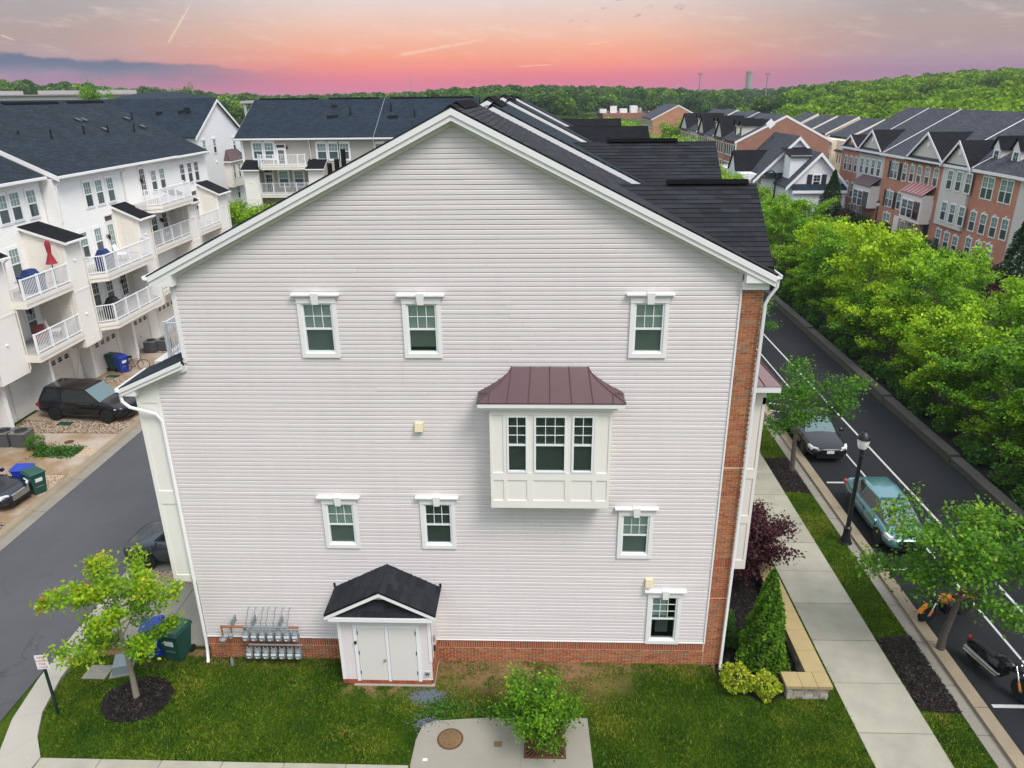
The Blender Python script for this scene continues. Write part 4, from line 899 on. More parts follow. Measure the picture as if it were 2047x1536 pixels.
# ------------------------------------------------------------------ the rest of the near row, behind the end house
def near_unit(y0, y1, rx, rz, lab, dormer=None):
    h = empty('townhouse', (rx, y0, 0), 0, lab, 'townhouse', 'townhouses of the near row')
    o = Vector((rx, y0, 0)); L = lambda *p: tuple(Vector(p)-o)
    xe = rx+7.76; z = lambda x: rz-.5*abs(x-rx); xw = rx-7.75; D = y1-y0
    MB().box(xw+.7-rx, xe-.4-rx, .15, D, 0, z(xe)-.15).build('wall', 'clap_warm', h)
    MB().prism([(xw+.75-rx, .2, z(xe)-.2), (xe-.45-rx, .2, z(xe)-.2), (0, .2, rz-.3)], (0, D-.4, 0)).build('gable', 'clap_warm', h)
    roof('roof', [L(xe, y0, z(xe)), L(xe, y1, z(xe)), L(rx, y1, rz), L(rx, y0, rz)], 'roof', h, .12); roof('roof', [L(xw, y0, z(xw)), L(rx, y0, rz), L(rx, y1, rz), L(xw, y1, z(xw))], 'roof', h, .12)
    for x in (xw, xe):
        for a, b_, c_, d_ in ((.06, .22, -.04, .0), (.19, .36, .0, .05), (.33, .5, .05, .1)): rake(h, x-rx, z(x), 0, rz, a, b_, c_, d_)
    MB().prism([(-.22, .8, rz-.07), (.22, .8, rz-.07), (0, .8, rz+.09)], (0, D-1.6, 0)).build('ridge_vent', 'gutter_dark', h)
    if dormer:
        yr, zt, hw, xg, single = dormer; hh = empty('tmp'); cross_gable(hh, yr, hw, xg, zt, rx, rz, single=single, ze=z(15.5)+.02)
        if single:
            xi = rx+(rz-zt)*2; MB().prism([(xi+1.2, yr-.13, zt+.005), (xi+1.2, yr+.13, zt+.005), (xi+1.2, yr, zt+.11)], (2.4, 0, 0)).build('ridge_vent', 'gutter_dark', hh)
        for c_ in list(hh.children): c_.parent = h; c_.location = -o
        bpy.data.objects.remove(hh)
    return h
near_unit(6.35, 13.0, 8.45, 15.5, 'townhouse joined to the pale end house, second dark dormer roof from its gable', (9.4, 14.22, 3.0, 15.9, True))
near_unit(13.05, 19.95, 7.85, 15.62, 'townhouse of the near row with plain roof between the second and third dormer roofs')
near_unit(20.0, 26.4, 8.45, 15.52, 'townhouse of the near row with the third dark dormer roof behind the end gable', (24.6, 14.12, 3.4, 15.7, False))
near_unit(26.45, 33.0, 7.85, 15.66, 'townhouse of the near row with plain roof between the third and fourth dormer roofs')
near_unit(33.05, 39.6, 8.45, 15.55, 'townhouse of the near row with the farthest low dormer roof above the green trees', (37.6, 14.1, 3.6, 15.6, False))
near_unit(39.65, 47., 7.85, 15.6, 'last townhouse of the near row, its plain roof end just above the dormers')
# ------------------------------------------------------------------ rows with garages and balconies (facade towards local -y)
def garage_door(h, xc, w=2.45, y=0.):
    g = bx('garage_door', 'door_paint', h, xc-w/2, xc+w/2, y-.02, y+.05, .04, 2.15)
    for k in range(4): bx('door_panel', 'door_paint', g, xc-w/2+.02, xc+w/2-.02, y-.035, y-.015, .05+k*.525, .05+(k+1)*.525-.02)
    for k in range(4):
        xx = xc-w/2+(k+.5)*w/4; m = MB()
        for i in range(3):
            for j in range(2): m.box(xx-.18+i*.125, xx-.18+i*.125+.105, y-.045, y-.03, 1.76+j*.15, 1.76+j*.15+.125-(.03 if j and i != 1 else 0))
        m.build('window', 'pane_dark', g)
    m = MB(); m.box(xc-w/2-.12, xc-w/2, y-.05, y+.03, .03, 2.28); m.box(xc+w/2, xc+w/2+.12, y-.05, y+.03, .03, 2.28); m.box(xc-w/2, xc+w/2, y-.05, y+.03, 2.15, 2.28); m.build('door_frame', 'trim_cream', h)
    MB().lathe([(.03, 0), (.03, -.03)], c=(xc, y-.035, .85), n=8, axis='y').build('handle', 'black_metal', g)
def glass_door(h, xc, z0, y=0., w=.86, hgt=2.05, dark=True, transom=True):
    m = MB(); m.box(xc-w/2-.1, xc-w/2, y-.04, y, z0, z0+hgt+.5); m.box(xc+w/2, xc+w/2+.1, y-.04, y, z0, z0+hgt+.5); m.box(xc-w/2, xc+w/2, y-.04, y, z0+hgt, z0+hgt+.09); m.box(xc-w/2, xc+w/2, y-.04, y, z0+hgt+.4, z0+hgt+.5)
    d = m.build('door', 'trim_cream', h); bx('door_leaf', 'white', d, xc-w/2, xc+w/2, y-.02, y, z0, z0+hgt)
    bx('pane', 'pane_dark' if dark else 'pane_up', d, xc-w/2+.13, xc+w/2-.13, y-.028, y-.019, z0+.22, z0+hgt-.14); bx('pane', 'pane_dark', d, xc-w/2+.05, xc+w/2-.05, y-.02, y, z0+hgt+.11, z0+hgt+.38)
    m = MB()
    for i in (1, 2): xx = xc-w/2+.13+(w-.26)*i/3; m.box(xx-.01, xx+.01, y-.034, y-.027, z0+.22, z0+hgt-.14)
    for j in range(1, 5): zz = z0+.22+(hgt-.36)*j/5; m.box(xc-w/2+.13, xc+w/2-.13, y-.0335, y-.027, zz-.01, zz+.01)
    m.build('glazing_bars', 'white', d)
def balcony(h, xa, xb, z, yf, yb=-1.45, rail=True, step=.115):
    """slab with fascia boards; if yf reaches past the piers the ends are canted"""
    pts = [(xa, yb), (xb, yb)] if yf >= yb-.01 else None
    if pts: poly_ = [(xa, 0), (xb, 0), (xb, yb), (xa, yb)]; path = [(xa+.05, yb+.07), (xb-.05, yb+.07)]
    else: poly_ = [(xa, 0), (xb, 0), (xb, yb), (xb-.55, yf), (xa+.55, yf), (xa, yb)]; path = [(xa+.05, yb), (xa+.58, yf+.07), (xb-.58, yf+.07), (xb-.05, yb)]
    o = MB().prism([(x, y, z-.42) for x, y in poly_[::-1]], (0, 0, .22)).build('balcony_slab', 'trim_cream', h)
    c_ = MB().prism([(x+(.03 if x > (xa+xb)/2 else -.03)*(0 if pts else 1), y-(.03 if y < -.1 else 0), z-.2) for x, y in poly_[::-1]], (0, 0, .19)); c_.build('fascia', 'trim_cream', o)
    MB().prism([(x, y, z-.01) for x, y in poly_[::-1]], (0, 0, .03)).build('deck', 'deck', o)
    if rail: railing(h, path, z+.02, 1.02, step)
def closet(h, xa, xb, z0=2.8, zt=8.75, yf=-1.45, side='clap_cream', shed_roof=True, door=True):
    o = MB().box(xa, xb, yf, 0, z0, zt).build('pier', 'panel', h)
    MB().box(xa-.012, xa, yf+.12, 0, z0, zt).build('siding', side, o); MB().box(xb, xb+.012, yf+.12, 0, z0, zt).build('siding', side, o)
    bx('trim_line', 'panel', o, xa-.02, xb+.02, yf-.015, yf+.01, 5.9, 6.0)
    if shed_roof:
        MB().prism([(xa-.01, yf, zt), (xa-.01, 0, zt), (xa-.01, 0, zt+.72)], (xb-xa+.02, 0, 0)).build('siding', side, o)
        roof('pier_roof', [(xa-.18, yf-.28, zt-.02), (xb+.18, yf-.28, zt-.02), (xb+.18, .0, zt+.80), (xa-.18, .0, zt+.80)], 'roof_black', h, .05)
        for x in (xa-.18, xb+.13): MB().prism([(x, yf-.28, zt-.07), (x, 0, zt+.75), (x, 0, zt+.60), (x, yf-.28, zt-.22)], (.05, 0, 0)).build('rake_board', 'trim', h)
        MB().prism([(xa-.18, yf-.28, zt-.18), (xa-.18, yf-.40, zt-.14), (xa-.18, yf-.40, zt-.05), (xa-.18, yf-.28, zt-.05)], (xb-xa+.36, 0, 0)).build('gutter', 'trim', h)
    if door:
        for z_ in (3.3, 6.6): bx('closet_door', 'trim_cream', o, xa-.05, xa-.011, yf+.35, yf+1.05, z_, z_+1.95)
    for z_ in (4.6, 7.6): MB().lathe([(.06, 0), (.06, -.06), (.03, -.09)], c=((xa+xb)/2-.1, yf, z_), n=10, axis='y').build('vent_cap', 'white', o)
    downspout(h, [(xb+.12, yf-.3, zt-.15), (xb+.06, yf-.05, zt-.35), (xb+.05, yf-.04, z0+.2), (xb+.06, yf+.1, z0-.1), (xb+.1, yf+1.4, z0-.25), (xb+.1, -.06, .15)], .04, 'trim_cream')
def gable_roof(h, x0, x1, ye, yr, ze, zr_, yb, mat, over=.0, ends='clap_warm', left=True, right=True):
    roof('roof', [(x0, ye, ze), (x1, ye, ze), (x1, yr, zr_), (x0, yr, zr_)], mat, h, .12); roof('roof', [(x0, yr, zr_), (x1, yr, zr_), (x1, yb, ze), (x0, yb, ze)], mat, h, .12)
    MB().prism([(x0+.1, ye+.5, ze-.1), (x0+.1, yb-.5, ze-.1), (x0+.1, yr, zr_-.2)], (x1-x0-.2, 0, 0)).build('gable', ends, h)
    bx('gutter', 'trim', h, x0, x1, ye-.12, ye+.02, ze-.14, ze-.01); bx('soffit', 'trim', h, x0+.02, x1-.02, ye, ye+.5, ze-.2, ze-.14)
    for x, f in ((x0-.03, left), (x1-.02, right)):
        if f:
            for (ya, za), (yb_, zb) in (((ye, ze), (yr, zr_)), ((yb, ze), (yr, zr_))): MB().prism([(x, ya, za-.03), (x, yb_, zb-.03), (x, yb_, zb-.30), (x, ya, za-.30)], (.05, 0, 0)).build('rake_board', 'trim', h)
    MB().prism([(x0+.6, yr-.2, zr_-.06), (x0+.6, yr+.2, zr_-.06), (x0+.6, yr, zr_+.09)], (x1-x0-1.2, 0, 0)).build('ridge_vent', 'gutter_dark', h)
LG = 'townhouses of the alley row'
OX = -16.8
def LH(x0, x1, lab, dy=0.):
    """house of the left row: local x = world y - x0, facade towards the alley"""
    h = empty('townhouse', (OX-dy, x0, 0), math.radians(90), lab, 'townhouse', LG); w = x1-x0
    MB().box(.01, w-.01, .0, 14, 0, 11.7).build('wall', 'clap_warm', h); return h
def lw(h, x0, px, dy=0., w=.78, hgt=1.45, **k):
    for (a, b_) in px:
        p = onX(a, b_, OX-dy); pane_window(h, p.y-x0-w/2, p.y-x0+w/2, p.z-hgt/2, p.z+hgt/2, -.01, .08, **k)
def vents(h, x0, dy, spots):
    nrm = Vector((3.7, 0, 7.55)).normalized(); p0 = Vector((OX+.45-dy, 0, 11.82))
    for a, b_, kind in spots:
        d = ray(a, b_); t = (p0-CAM).dot(nrm)/d.dot(nrm); p = CAM+d*t; q = (p.y-x0, -(p.x-(OX-dy)), p.z)
        if kind: MB().tube([(q[0], q[1], q[2]-.1), (q[0], q[1], q[2]+.55)], .06, 8).build('vent_pipe', 'black_metal', h, smooth=40)
        else: MB().hexa([(q[0]-.22, q[1]-.22, q[2]-.12), (q[0]+.22, q[1]-.22, q[2]-.12), (q[0]+.22, q[1]+.2, q[2]+.08), (q[0]-.22, q[1]+.2, q[2]+.08)], [(q[0]-.2, q[1]-.2, q[2]+.03), (q[0]+.2, q[1]-.2, q[2]+.03), (q[0]+.2, q[1]+.16, q[2]+.2), (q[0]-.2, q[1]+.16, q[2]+.2)]).build('roof_vent', 'black_metal', h)
# house 0: mostly out of the picture
h = LH(8.5, 16.55, 'alley house at the picture edge with white balcony rails and cream garage door', .7); x0 = 8.5
closet(h, 15.0-x0, 16.55-x0+.5); closet(h, 8.8-x0, 10.2-x0, door=False)
balcony(h, 10.2-x0, 15.0-x0, 3.72, -1.45); balcony(h, 10.2-x0, 15.0-x0, 6.52, -1.45)
garage_door(h, 13.9-x0); garage_door(h, 10.6-x0); bx('wing_wall', 'clap_warm', h, 15.45-x0, 15.7-x0, -.9, 0, 0, 2.8)
lw(h, x0, [(5, 420)], .7); gable_roof(h, 0, 8.05, -.45, 7.1, 11.84, 15.55, 14.6, 'roof', left=False, right=False)
# house 1: red parasol
h1 = h = LH(16.55, 23.35, 'alley house with a closed red parasol on its upper balcony', .7); x0 = 16.55
closet(h, 20.95-x0, 22.4-x0, yf=-2.15+.0)
lw(h, x0, [(30.8, 413), (63.7, 407)], .7); lw(h, x0, [(31, 528)], .7, hgt=1.6); lw(h, x0, [(63, 641)], .7, hgt=1.5)
p = onX(71.6, 530, OX-.7); glass_door(h, p.y-x0, 6.55); p = onX(100, 634, OX-.7); glass_door(h, p.y-x0, 3.75, dark=False)
for a, b_ in ((57, 515), (55, 622)): p = onX(a, b_, OX-.7); wall_lamp(h, p.y-x0, 0, p.z)
balcony(h, 17.05-x0, 20.95-x0, 3.72, -2.15, -2.15); balcony(h, 17.05-x0, 20.95-x0, 6.52, -2.15, -2.15)
garage_door(h, 21.2-x0); bx('wing_wall', 'clap_warm', h, 18.6-x0, 18.8-x0, -1.4, 0, 0, 2.8)
gable_roof(h, 0, 6.75, -.45, 7.1, 11.84, 15.55, 14.6, 'roof', left=False, right=False); vents(h, x0, .7, [(40, 281, 1), (50, 265, 0), (62, 265, 0)])
# house 2
h2 = h = LH(23.4, 30.6, 'alley house with canted white balconies and blue grill covers on the upper one'); x0 = 23.4
closet(h, 28.85-x0, 30.2-x0)
lw(h, x0, [(175.5, 389), (198, 384), (220, 379)]); lw(h, x0, [(169, 492), (197.6, 482.5)], hgt=1.6); lw(h, x0, [(191, 589), (219.5, 582)], hgt=1.5, up='pane_low')
p = onX(225, 480, OX); glass_door(h, p.y-x0, 6.55, dark=False); p = onX(250, 578, OX); glass_door(h, p.y-x0, 3.75)
for a, b_ in ((214, 473), (239, 563)): p = onX(a, b_, OX); wall_lamp(h, p.y-x0, 0, p.z)
balcony(h, -.95, 28.85-x0, 3.72, -2.3); balcony(h, -.95, 28.85-x0, 6.52, -2.3)
garage_door(h, 25.0-x0); garage_door(h, 29.0-x0); bx('wing_wall', 'clap_warm', h, 26.7-x0, 26.95-x0, -.9, 0, 0, 2.8)
gable_roof(h, 0, 7.2, -.45, 7.1, 11.84, 15.5, 14.6, 'roof', right=False); vents(h, x0, 0, [(104, 278, 1), (169, 269, 1), (157, 242, 0), (169, 242, 0), (210, 261, 0)])
downspout(h, [(.35, -.5, 11.7), (.15, -.1, 11.3), (.12, -.05, 9.3)], .045, 'trim'); downspout(h, [(7.1, -.5, 11.7), (7.1, -.06, 11.3), (7.1, -.06, 9.3)], .045, 'trim_cream')
# house 3: extra balcony on the top floor
h3 = h = LH(30.6, 37.5, 'alley house with a third white balcony on its top floor'); x0 = 30.6
closet(h, 35.85-x0, 37.1-x0)
lw(h, x0, [(307, 362), (324, 358)]); lw(h, x0, [(308.5, 450)], hgt=1.55, up='pane_low')
p = onX(287, 372, OX); glass_door(h, p.y-x0, 9.4); p = onX(331, 449, OX); glass_door(h, p.y-x0, 6.55); p = onX(279, 361, OX); wall_lamp(h, p.y-x0, 0, p.z); p = onX(320, 440, OX); wall_lamp(h, p.y-x0, 0, p.z)
balcony(h, -.4, 35.85-x0, 9.22, -2.2); balcony(h, -.35, 35.85-x0, 6.52, -1.45); balcony(h, -.35, 35.85-x0, 3.72, -1.45)
garage_door(h, 33-x0); gable_roof(h, 0, 6.9, -.45, 7.1, 11.84, 15.5, 14.6, 'roof', left=False, right=False); vents(h, x0, 0, [(217, 267, 1), (254, 239, 0), (265, 240, 1), (269, 263, 1), (285, 255, 0)])
# house 4
h4 = h = LH(37.5, 43.4, 'last alley house with three dark grid windows under the roof corner'); x0 = 37.5
closet(h, 41.2-x0, 42.9-x0); lw(h, x0, [(364, 348), (379, 345), (392, 342)], up='pane_dark', low='pane_dark')
p = onX(394, 428, OX); glass_door(h, p.y-x0, 6.55, dark=False); p = onX(391, 414, OX); wall_lamp(h, p.y-x0, 0, p.z)
balcony(h, -.4, 41.2-x0, 6.52, -1.45); balcony(h, -.4, 41.2-x0, 3.72, -1.45); gable_roof(h, 0, 5.8, -.40, 7.1, 11.80, 15.5, 14.6, 'roof', left=False)
# rows further left, only their roofs show over the first
for i, (x, y, lab) in enumerate(((-58, 30, 'dark ridge roof just above the alley row at the picture edge'), (-50, 52, 'dark ridge roof with a white end board above the alley row'))):
    h = empty('townhouse', (x, y, 0), math.radians(90), lab, 'townhouse', 'roofs behind the alley row')
    MB().box(0, 26, 0, 13.5, 0, 11.9).build('wall', 'clap_warm', h); gable_roof(h, 0, 26, -.45, 7, 12, 15.72+i*.1, 14.4, 'roof')
# ------------------------------------------------------------------ white row with its gable end towards the alley court
wr = empty('townhouse', (-27, 64.9, 0), math.radians(90), 'white clapboard gable end with small bay under a dark metal roof', 'townhouse', 'rows beyond the alley court'); U = lambda Y_: Y_-64.9
def wx(a, b_): p = onX(a, b_, -27); return p.y-64.9, p.z
MB().prism([(0, 0, 0), (13.2, 0, 0), (13.2, 0, 11.75), (6.6, 0, 15.4), (0, 0, 11.75)][::-1], (0, 34, 0)).build('wall', 'clap_white', wr)
bx('brick_pier', 'brick_wall', wr, 12.6, 13.25, -.03, .3, 0, 11.6)
for s in (-1, 1):
    xe = 6.6+s*7.05; roof('roof', [(6.6, -.3, 15.58), (xe, -.3, 11.75), (xe, 34, 11.75), (6.6, 34, 15.58)], 'roof_blue', wr, .12)
    MB().prism([(6.6, -.33, 15.52), (xe, -.33, 11.69), (xe, -.33, 11.42), (6.6, -.33, 15.22)], (0, .06, 0)).build('rake_board', 'white', wr)
for a, b_ in ((408, 296), (428.7, 292.7), (467.8, 289)):
    x, z = wx(a, b_); pane_window(wr, x-.4, x+.4, z-.72, z+.72, -.01, .07, up='pane_up', low='pane_dark', head=True, keystone=True)
x, z = wx(477, 383); pane_window(wr, x-.4, x+.4, z-.8, z+.8, -.01, .07, low='pane_dark')
xa, zt_ = wx(447, 323); xb, _ = wx(481, 323); _, zb_ = wx(460, 374)
bw = bx('bay_window', 'trim_cream', wr, xa+.3, xb-.3, -.7, 0, zb_, zt_)
for k in range(3): xx = xa+1.0+k*(xb-xa-2.0)/2; pane_window(wr, xx-.3, xx+.3, zt_-2.0, zt_-.45, -.71, .03, up='pane_dark', low='pane_dark', grid=(2, 3))
m = MB(); m.quad((xa, -.95, zt_), (xb, -.95, zt_), (xb-1, 0, zt_+1.2), (xa+1, 0, zt_+1.2)); m.quad((xa, 0, zt_), (xa, -.95, zt_), (xa+1, 0, zt_+1.2), (xa+.98, 0, zt_+1.2)); m.quad((xb, -.95, zt_), (xb, 0, zt_), (xb-.98, 0, zt_+1.2), (xb-1, 0, zt_+1.2)); rf = m.build('bay_roof', 'metal_roof', wr)
for k in range(8): f = k/7; MB().tube([(xa+(xb-xa)*f, -.95, zt_+.02), (xa+1+(xb-xa-2)*f, 0, zt_+1.22)], .03, 5).build('seam', 'metal_roof', rf)
bx('bay_fascia', 'white', wr, xa, xb, -.95, 0, zt_-.15, zt_-.01)
for a, b_ in ((433, 324),): x, z = wx(a, b_); MB().lathe([(.15, 0), (.13, -.1)], c=(x, 0, z), n=12, axis='y').build('vent_cap', 'white', wr)
m = MB()
for a, b_ in ((318, 228), (362, 226), (376, 226), (374, 220)):
    d = ray(a, b_); nrm = Vector((0, -3.83, 7.05)).normalized(); p0 = Vector((-27, 64.45, 11.75)); p = CAM+d*((p0-CAM).dot(nrm)/d.dot(nrm)); q = (p.y-64.9, -(p.x+27), p.z); MB().box(q[0]-.25, q[0]+.25, q[1]-.25, q[1]+.25, q[2]-.1, q[2]+.25).build('roof_vent', 'black_metal', wr)
# ------------------------------------------------------------------ grey row across the court
GY = 60.6
def gy(a, b_, Y_=GY): p = onY(a, b_, Y_); return p.x, p.z
def GH(xa, xb, lab): 
    h = empty('townhouse', (xa, GY, 0), 0, lab, 'townhouse', 'grey townhouses across the court'); MB().box(.0, xb-xa-.01, 0, 14, 0, 11.6).build('wall', 'clap_grey', h); return h
def gw(h, xa, px, w=.95, hgt=1.55, **k):
    for a, b_ in px: x, z = gy(a, b_); pane_window(h, x-xa-w/2, x-xa+w/2, z-hgt/2, z+hgt/2, -.01, .14, **k)
xa = -20.4; h = GH(xa, -13.3, 'grey townhouse with two stacked white balconies across the court')
gw(h, xa, [(515.5, 302), (538.5, 301.6), (567.7, 357), (598, 357)]); x, z = gy(562.7, 312); glass_door(h, x-xa, z-1.35); x, z = gy(539, 362); glass_door(h, x-xa, z-1.3)
bx('corner_board', 'white', h, -.02, .2, -.03, .1, 0, 11.6)
a = gy(487, 350, 59.15)[0]-xa; b2 = gy(517, 350, 59.15)[0]-xa; closet(h, a, b2, zt=8.9, side='clap_grey', door=False)
c2 = gy(616, 350, 59.15)[0]-xa; closet(h, c2, gy(646, 350, 59.15)[0]-xa, zt=8.95, side='clap_grey', door=False)
balcony(h, b2+.1, c2-.1, 9.3, -2.2, step=.13); balcony(h, b2+.05, c2-.05, 6.5, -1.45, step=.13); balcony(h, b2+.05, c2-.05, 3.7, -1.45, step=.13)
gable_roof(h, -.5, 7.1, -.5, 6.9, 11.8, 15.45, 14.5, 'roof_blue', left=True, right=False)
for a, b_ in ((574, 295),): x, z = gy(a, b_); wall_lamp(h, x-xa, 0, z)
for (xa, xb, lab, wins) in ((-13.3, -6.75, 'grey townhouse with three grid windows in a row under the eave', [(643.6, 302.7), (666.6, 302.7), (688.5, 302.7)]), (-6.7, 3.5, 'grey townhouse half hidden by the gable roof, right of the white roof board', [(760, 303)])):
    h = GH(xa, xb, lab); gw(h, xa, wins); gable_roof(h, 0, xb-xa, -.5, 6.9, 11.8, 15.45, 14.5, 'roof_blue', right=False)
    downspout(h, [(-.05, -.45, 11.6), (-.05, -.08, 11.2), (-.05, -.08, 8)], .06, 'white')
    nrm = Vector((0, -3.65, 7.4)).normalized(); p0 = Vector((0, 60.1, 11.8))
    for a, b_, kind in ([(660, 235, 0), (670, 234, 0), (669, 214, 0), (701, 231, 1)] if xa < -10 else [(781, 235, 0), (790, 235, 0), (782, 223, 1), (829, 235, 1)]):
        d = ray(a, b_); p = CAM+d*((p0-CAM).dot(nrm)/d.dot(nrm)); q = (p.x-xa, p.y-GY, p.z)
        if kind: MB().tube([(q[0], q[1], q[2]-.2), (q[0], q[1], q[2]+.8)], .10, 8).build('vent_pipe', 'black_metal', h)
        else: MB().box(q[0]-.28, q[0]+.28, q[1]-.25, q[1]+.25, q[2]-.1, q[2]+.22).build('roof_vent', 'black_metal', h)
# long hip roof and flat roofs far behind the left rows
hp = empty('apartment_block', (-75, 150, 0), 0, 'far dark hip roof on the skyline behind the alley row', 'building')
MB().box(-7.5, 7.5, 0, 20, 0, 15.3).build('wall', 'beige_wall', hp); hr = [(-8, -.5, 15.4), (8, -.5, 15.4), (8, 20.5, 15.4), (-8, 20.5, 15.4)]; ha, hb = (-4, 10, 16.8), (4, 10, 16.8)
for q_ in ([hr[0], hr[1], hb, ha], [hr[1], hr[2], hb], [hr[2], hr[3], ha, hb], [hr[3], hr[0], ha]): roof('roof', q_, 'roof_blue', hp)
fl = empty('apartment_block', (-135, 175, 0), 0, 'long pale flat roofed block on the left skyline', 'building')
MB().box(-60, 45, 0, 20, 0, 16.3).build('wall', 'far_white', fl)
for k in range(7): bx('roof_hut', 'far_white', fl, -55+k*15, -49+k*15, 2, 10, 16.3, 17.5)
MB().box(-60.5, 45.5, -.5, 20.5, 16.3, 16.6).build('parapet', 'tower', fl)
pb = empty('apartment_block', (-38, 118, 0), 0, 'pale block with pergola balconies seen past the white gable', 'building')
MB().box(-3, 16, 0, 12, 0, 13.2).build('wall', 'far_white', pb); bx('parapet', 'far_white', pb, -3.5, 16.5, -.8, 12, 14.6, 15.0)
for k in range(6): bx('post', 'far_white', pb, -3+k*3.6, -2.6+k*3.6, -.6, -.2, 12, 14.6)
for k in range(5): bx('window', 'pane_dark', pb, -2+k*3.6, -.2+k*3.6, -.06, .02, 12.8, 14.4)
# ------------------------------------------------------------------ brick row on the far side of the planted bank
RXF, RYO = 50., 90.
RG = 'brick townhouses beyond the trees'
def RH(y_far, y_near, mat, lab, fwd=0., z_e=9.0, ridge=13.6, eave=True, gnd='brick_wall'):
    """facade towards -X; local x runs from far to near"""
    h = empty('townhouse', (RXF-fwd, y_far, 0), math.radians(-90), lab, 'townhouse', RG); w = y_far-y_near
    MB().box(0, w, 0, 13+fwd, 0, z_e-.1).build('wall', mat, h)
    roof('roof', [(-.05, -.4, z_e), (w+.05, -.4, z_e), (w+.05, 7.5+fwd, ridge), (-.05, 7.5+fwd, ridge)], 'roof_pale', h); roof('roof', [(-.05, 7.5+fwd, ridge), (w+.05, 7.5+fwd, ridge), (w+.05, 15+fwd, z_e), (-.05, 15+fwd, z_e)], 'roof_pale', h)
    MB().prism([(w-.0, 0, z_e-.2), (w, 15+fwd, z_e-.2), (w, 7.5+fwd, ridge-.15)], (-w, 0, 0)).build('gable', 'clap_pale', h)
    for x in (w-.0,): MB().prism([(x, -.4, z_e+.04), (x, 7.5+fwd, ridge+.05), (x, 7.5+fwd, ridge-.25), (x, -.4, z_e-.26)], (.12, 0, 0)).build('rake_board', 'trim', h)
    bx('cornice', 'trim', h, 0, w, -.45, .02, z_e-.30, z_e-.04); return h
def rx_(h, a, b_, X_): p = onX(a, b_, X_); return h.location.y-p.y, p.z
C7 = lambda x, y: (1640+x*.2149, 230+y*.2149)
def rwin(h, lst, X_, w=.95, hgt=1.75, arch=True, **k):
    for a, b_ in lst: x, z = rx_(h, *C7(a, b_), X_); pane_window(h, x-w/2, x+w/2, z-hgt/2, z+hgt/2, X_-h.location.x-.01, .06, keystone=arch, grid=(2, 2), **k)
def front_gable(h, xa, xb, z0, zt, y, mat, depth=6.5, pent=True):
    xm = (xa+xb)/2; MB().prism([(xa+.1, y, z0), (xb-.1, y, z0), (xm, y, zt-.15)], (0, .3, 0)).build('gable', mat, h)
    for s, xe in ((-1, xa-.25), (1, xb+.25)):
        roof('gable_roof', [(xe, y-.3, z0-.1), (xm, y-.3, zt), (xm, y+depth, zt), (xe, y+depth*.35, z0-.1)], 'roof_black', h, .08)
        MB().prism([(xe, y-.34, z0-.12), (xm, y-.34, zt), (xm, y-.34, zt-.3), (xe, y-.34, z0-.42)], (0, .05, 0)).build('rake_board', 'trim', h)
    MB().lathe([(.35, 0), (.33, -.06), (.2, -.08)], c=(xm, y, z0+(zt-z0)*.52), n=12, axis='y').build('medallion', 'trim', h)
    if pent: roof('pent_roof', [(xa, y-.5, z0-.35), (xb, y-.5, z0-.35), (xb-.3, y+.05, z0+.15), (xa+.3, y+.05, z0+.15)], 'roof_black', h, .05)
def square_bay(h, a0, a1, X_, roofmat='metal_roof', top=None):
    """a0=(x,y) upper left of box in the crop, a1 lower right"""
    xa, zt = rx_(h, *C7(*a0), X_-1.1); xb, zb = rx_(h, *C7(*a1), X_-1.1); y = X_-h.location.x
    b = bx('bay_window', 'panel', h, xa, xb, y-1.1, y, zb, zt)
    w = (xb-xa-.5)/3
    m = MB(); z0, z1 = zt-2.5, zt-.75
    for k in range(3): pane_window(h, xa+.28+k*w, xa+.20+(k+1)*w, z0, z1, y-1.11, .03, up='pane_low', low='pane_dark', grid=(1, 2))
    roof('bay_roof', [(xa-.15, y-1.3, zt), (xb+.15, y-1.3, zt), (xb+.15, y, zt+.95), (xa-.15, y, zt+.95)], roofmat, h, .05)
    rf = [c_ for c_ in h.children][-1]; rf.data.materials.clear(); rf.data.materials.append(MAT[roofmat])
    for k in range(7): xx = xa-.1+(xb-xa+.2)*k/6; MB().tube([(xx, y-1.3, zt+.03), (xx, y, zt+.98)], .03, 5).build('seam', roofmat if roofmat == 'metal_roof' else 'white', rf)
Yf = lambda x, y: onX(*C7(x, y), 50).y
y1, y2, y3, y4, y5, y6 = Yf(205, 345), Yf(365, 352), Yf(607, 388), Yf(1172, 462), Yf(1448, 492), Yf(1893, 572)
h = RH(y1, y2, 'brick_orange', 'narrow brick townhouse with a brick gable at the end of the row', .0)
rwin(h, [(237, 445), (282, 455), (330, 465), (198, 672), (243, 685), (290, 700), (172, 850), (212, 880), (262, 895)], 50); xx = rx_(h, *C7(330, 185), 50); front_gable(h, .1, (y1-y2)-.1, 9.0, xx[1], -.02, 'brick_orange', pent=False)
h = RH(y2, y3, 'clap_pale', 'pale grey sided townhouse with cream box bay beside the brick gable', .0); MB().box(0, y2-y3, -.02, .3, 0, 3.2).build('brick_base', 'brick_orange', h)
rwin(h, [(387, 470), (437, 480), (490, 490), (545, 500), (503, 755)], 50, arch=False); rwin(h, [(320, 890), (368, 905)], 50); square_bay(h, (315, 625), (432, 870), 50); xx = rx_(h, *C7(500, 135), 50); front_gable(h, .1, (y2-y3)-.6, 9.0, xx[1], -.02, 'clap_pale')
h = RH(y3, y4, 'brick_orange', 'wide brick townhouse with dark shutters and a red roofed bay', .0)
rwin(h, [(690, 515)], 50, w=1.7, double=True); rwin(h, [(785, 537)], 50); rwin(h, [(853, 545), (920, 560), (995, 575), (1073, 585), (1015, 880)], 50); rwin(h, [(640, 780)], 50, w=1.7, double=True); rwin(h, [(730, 803)], 50)
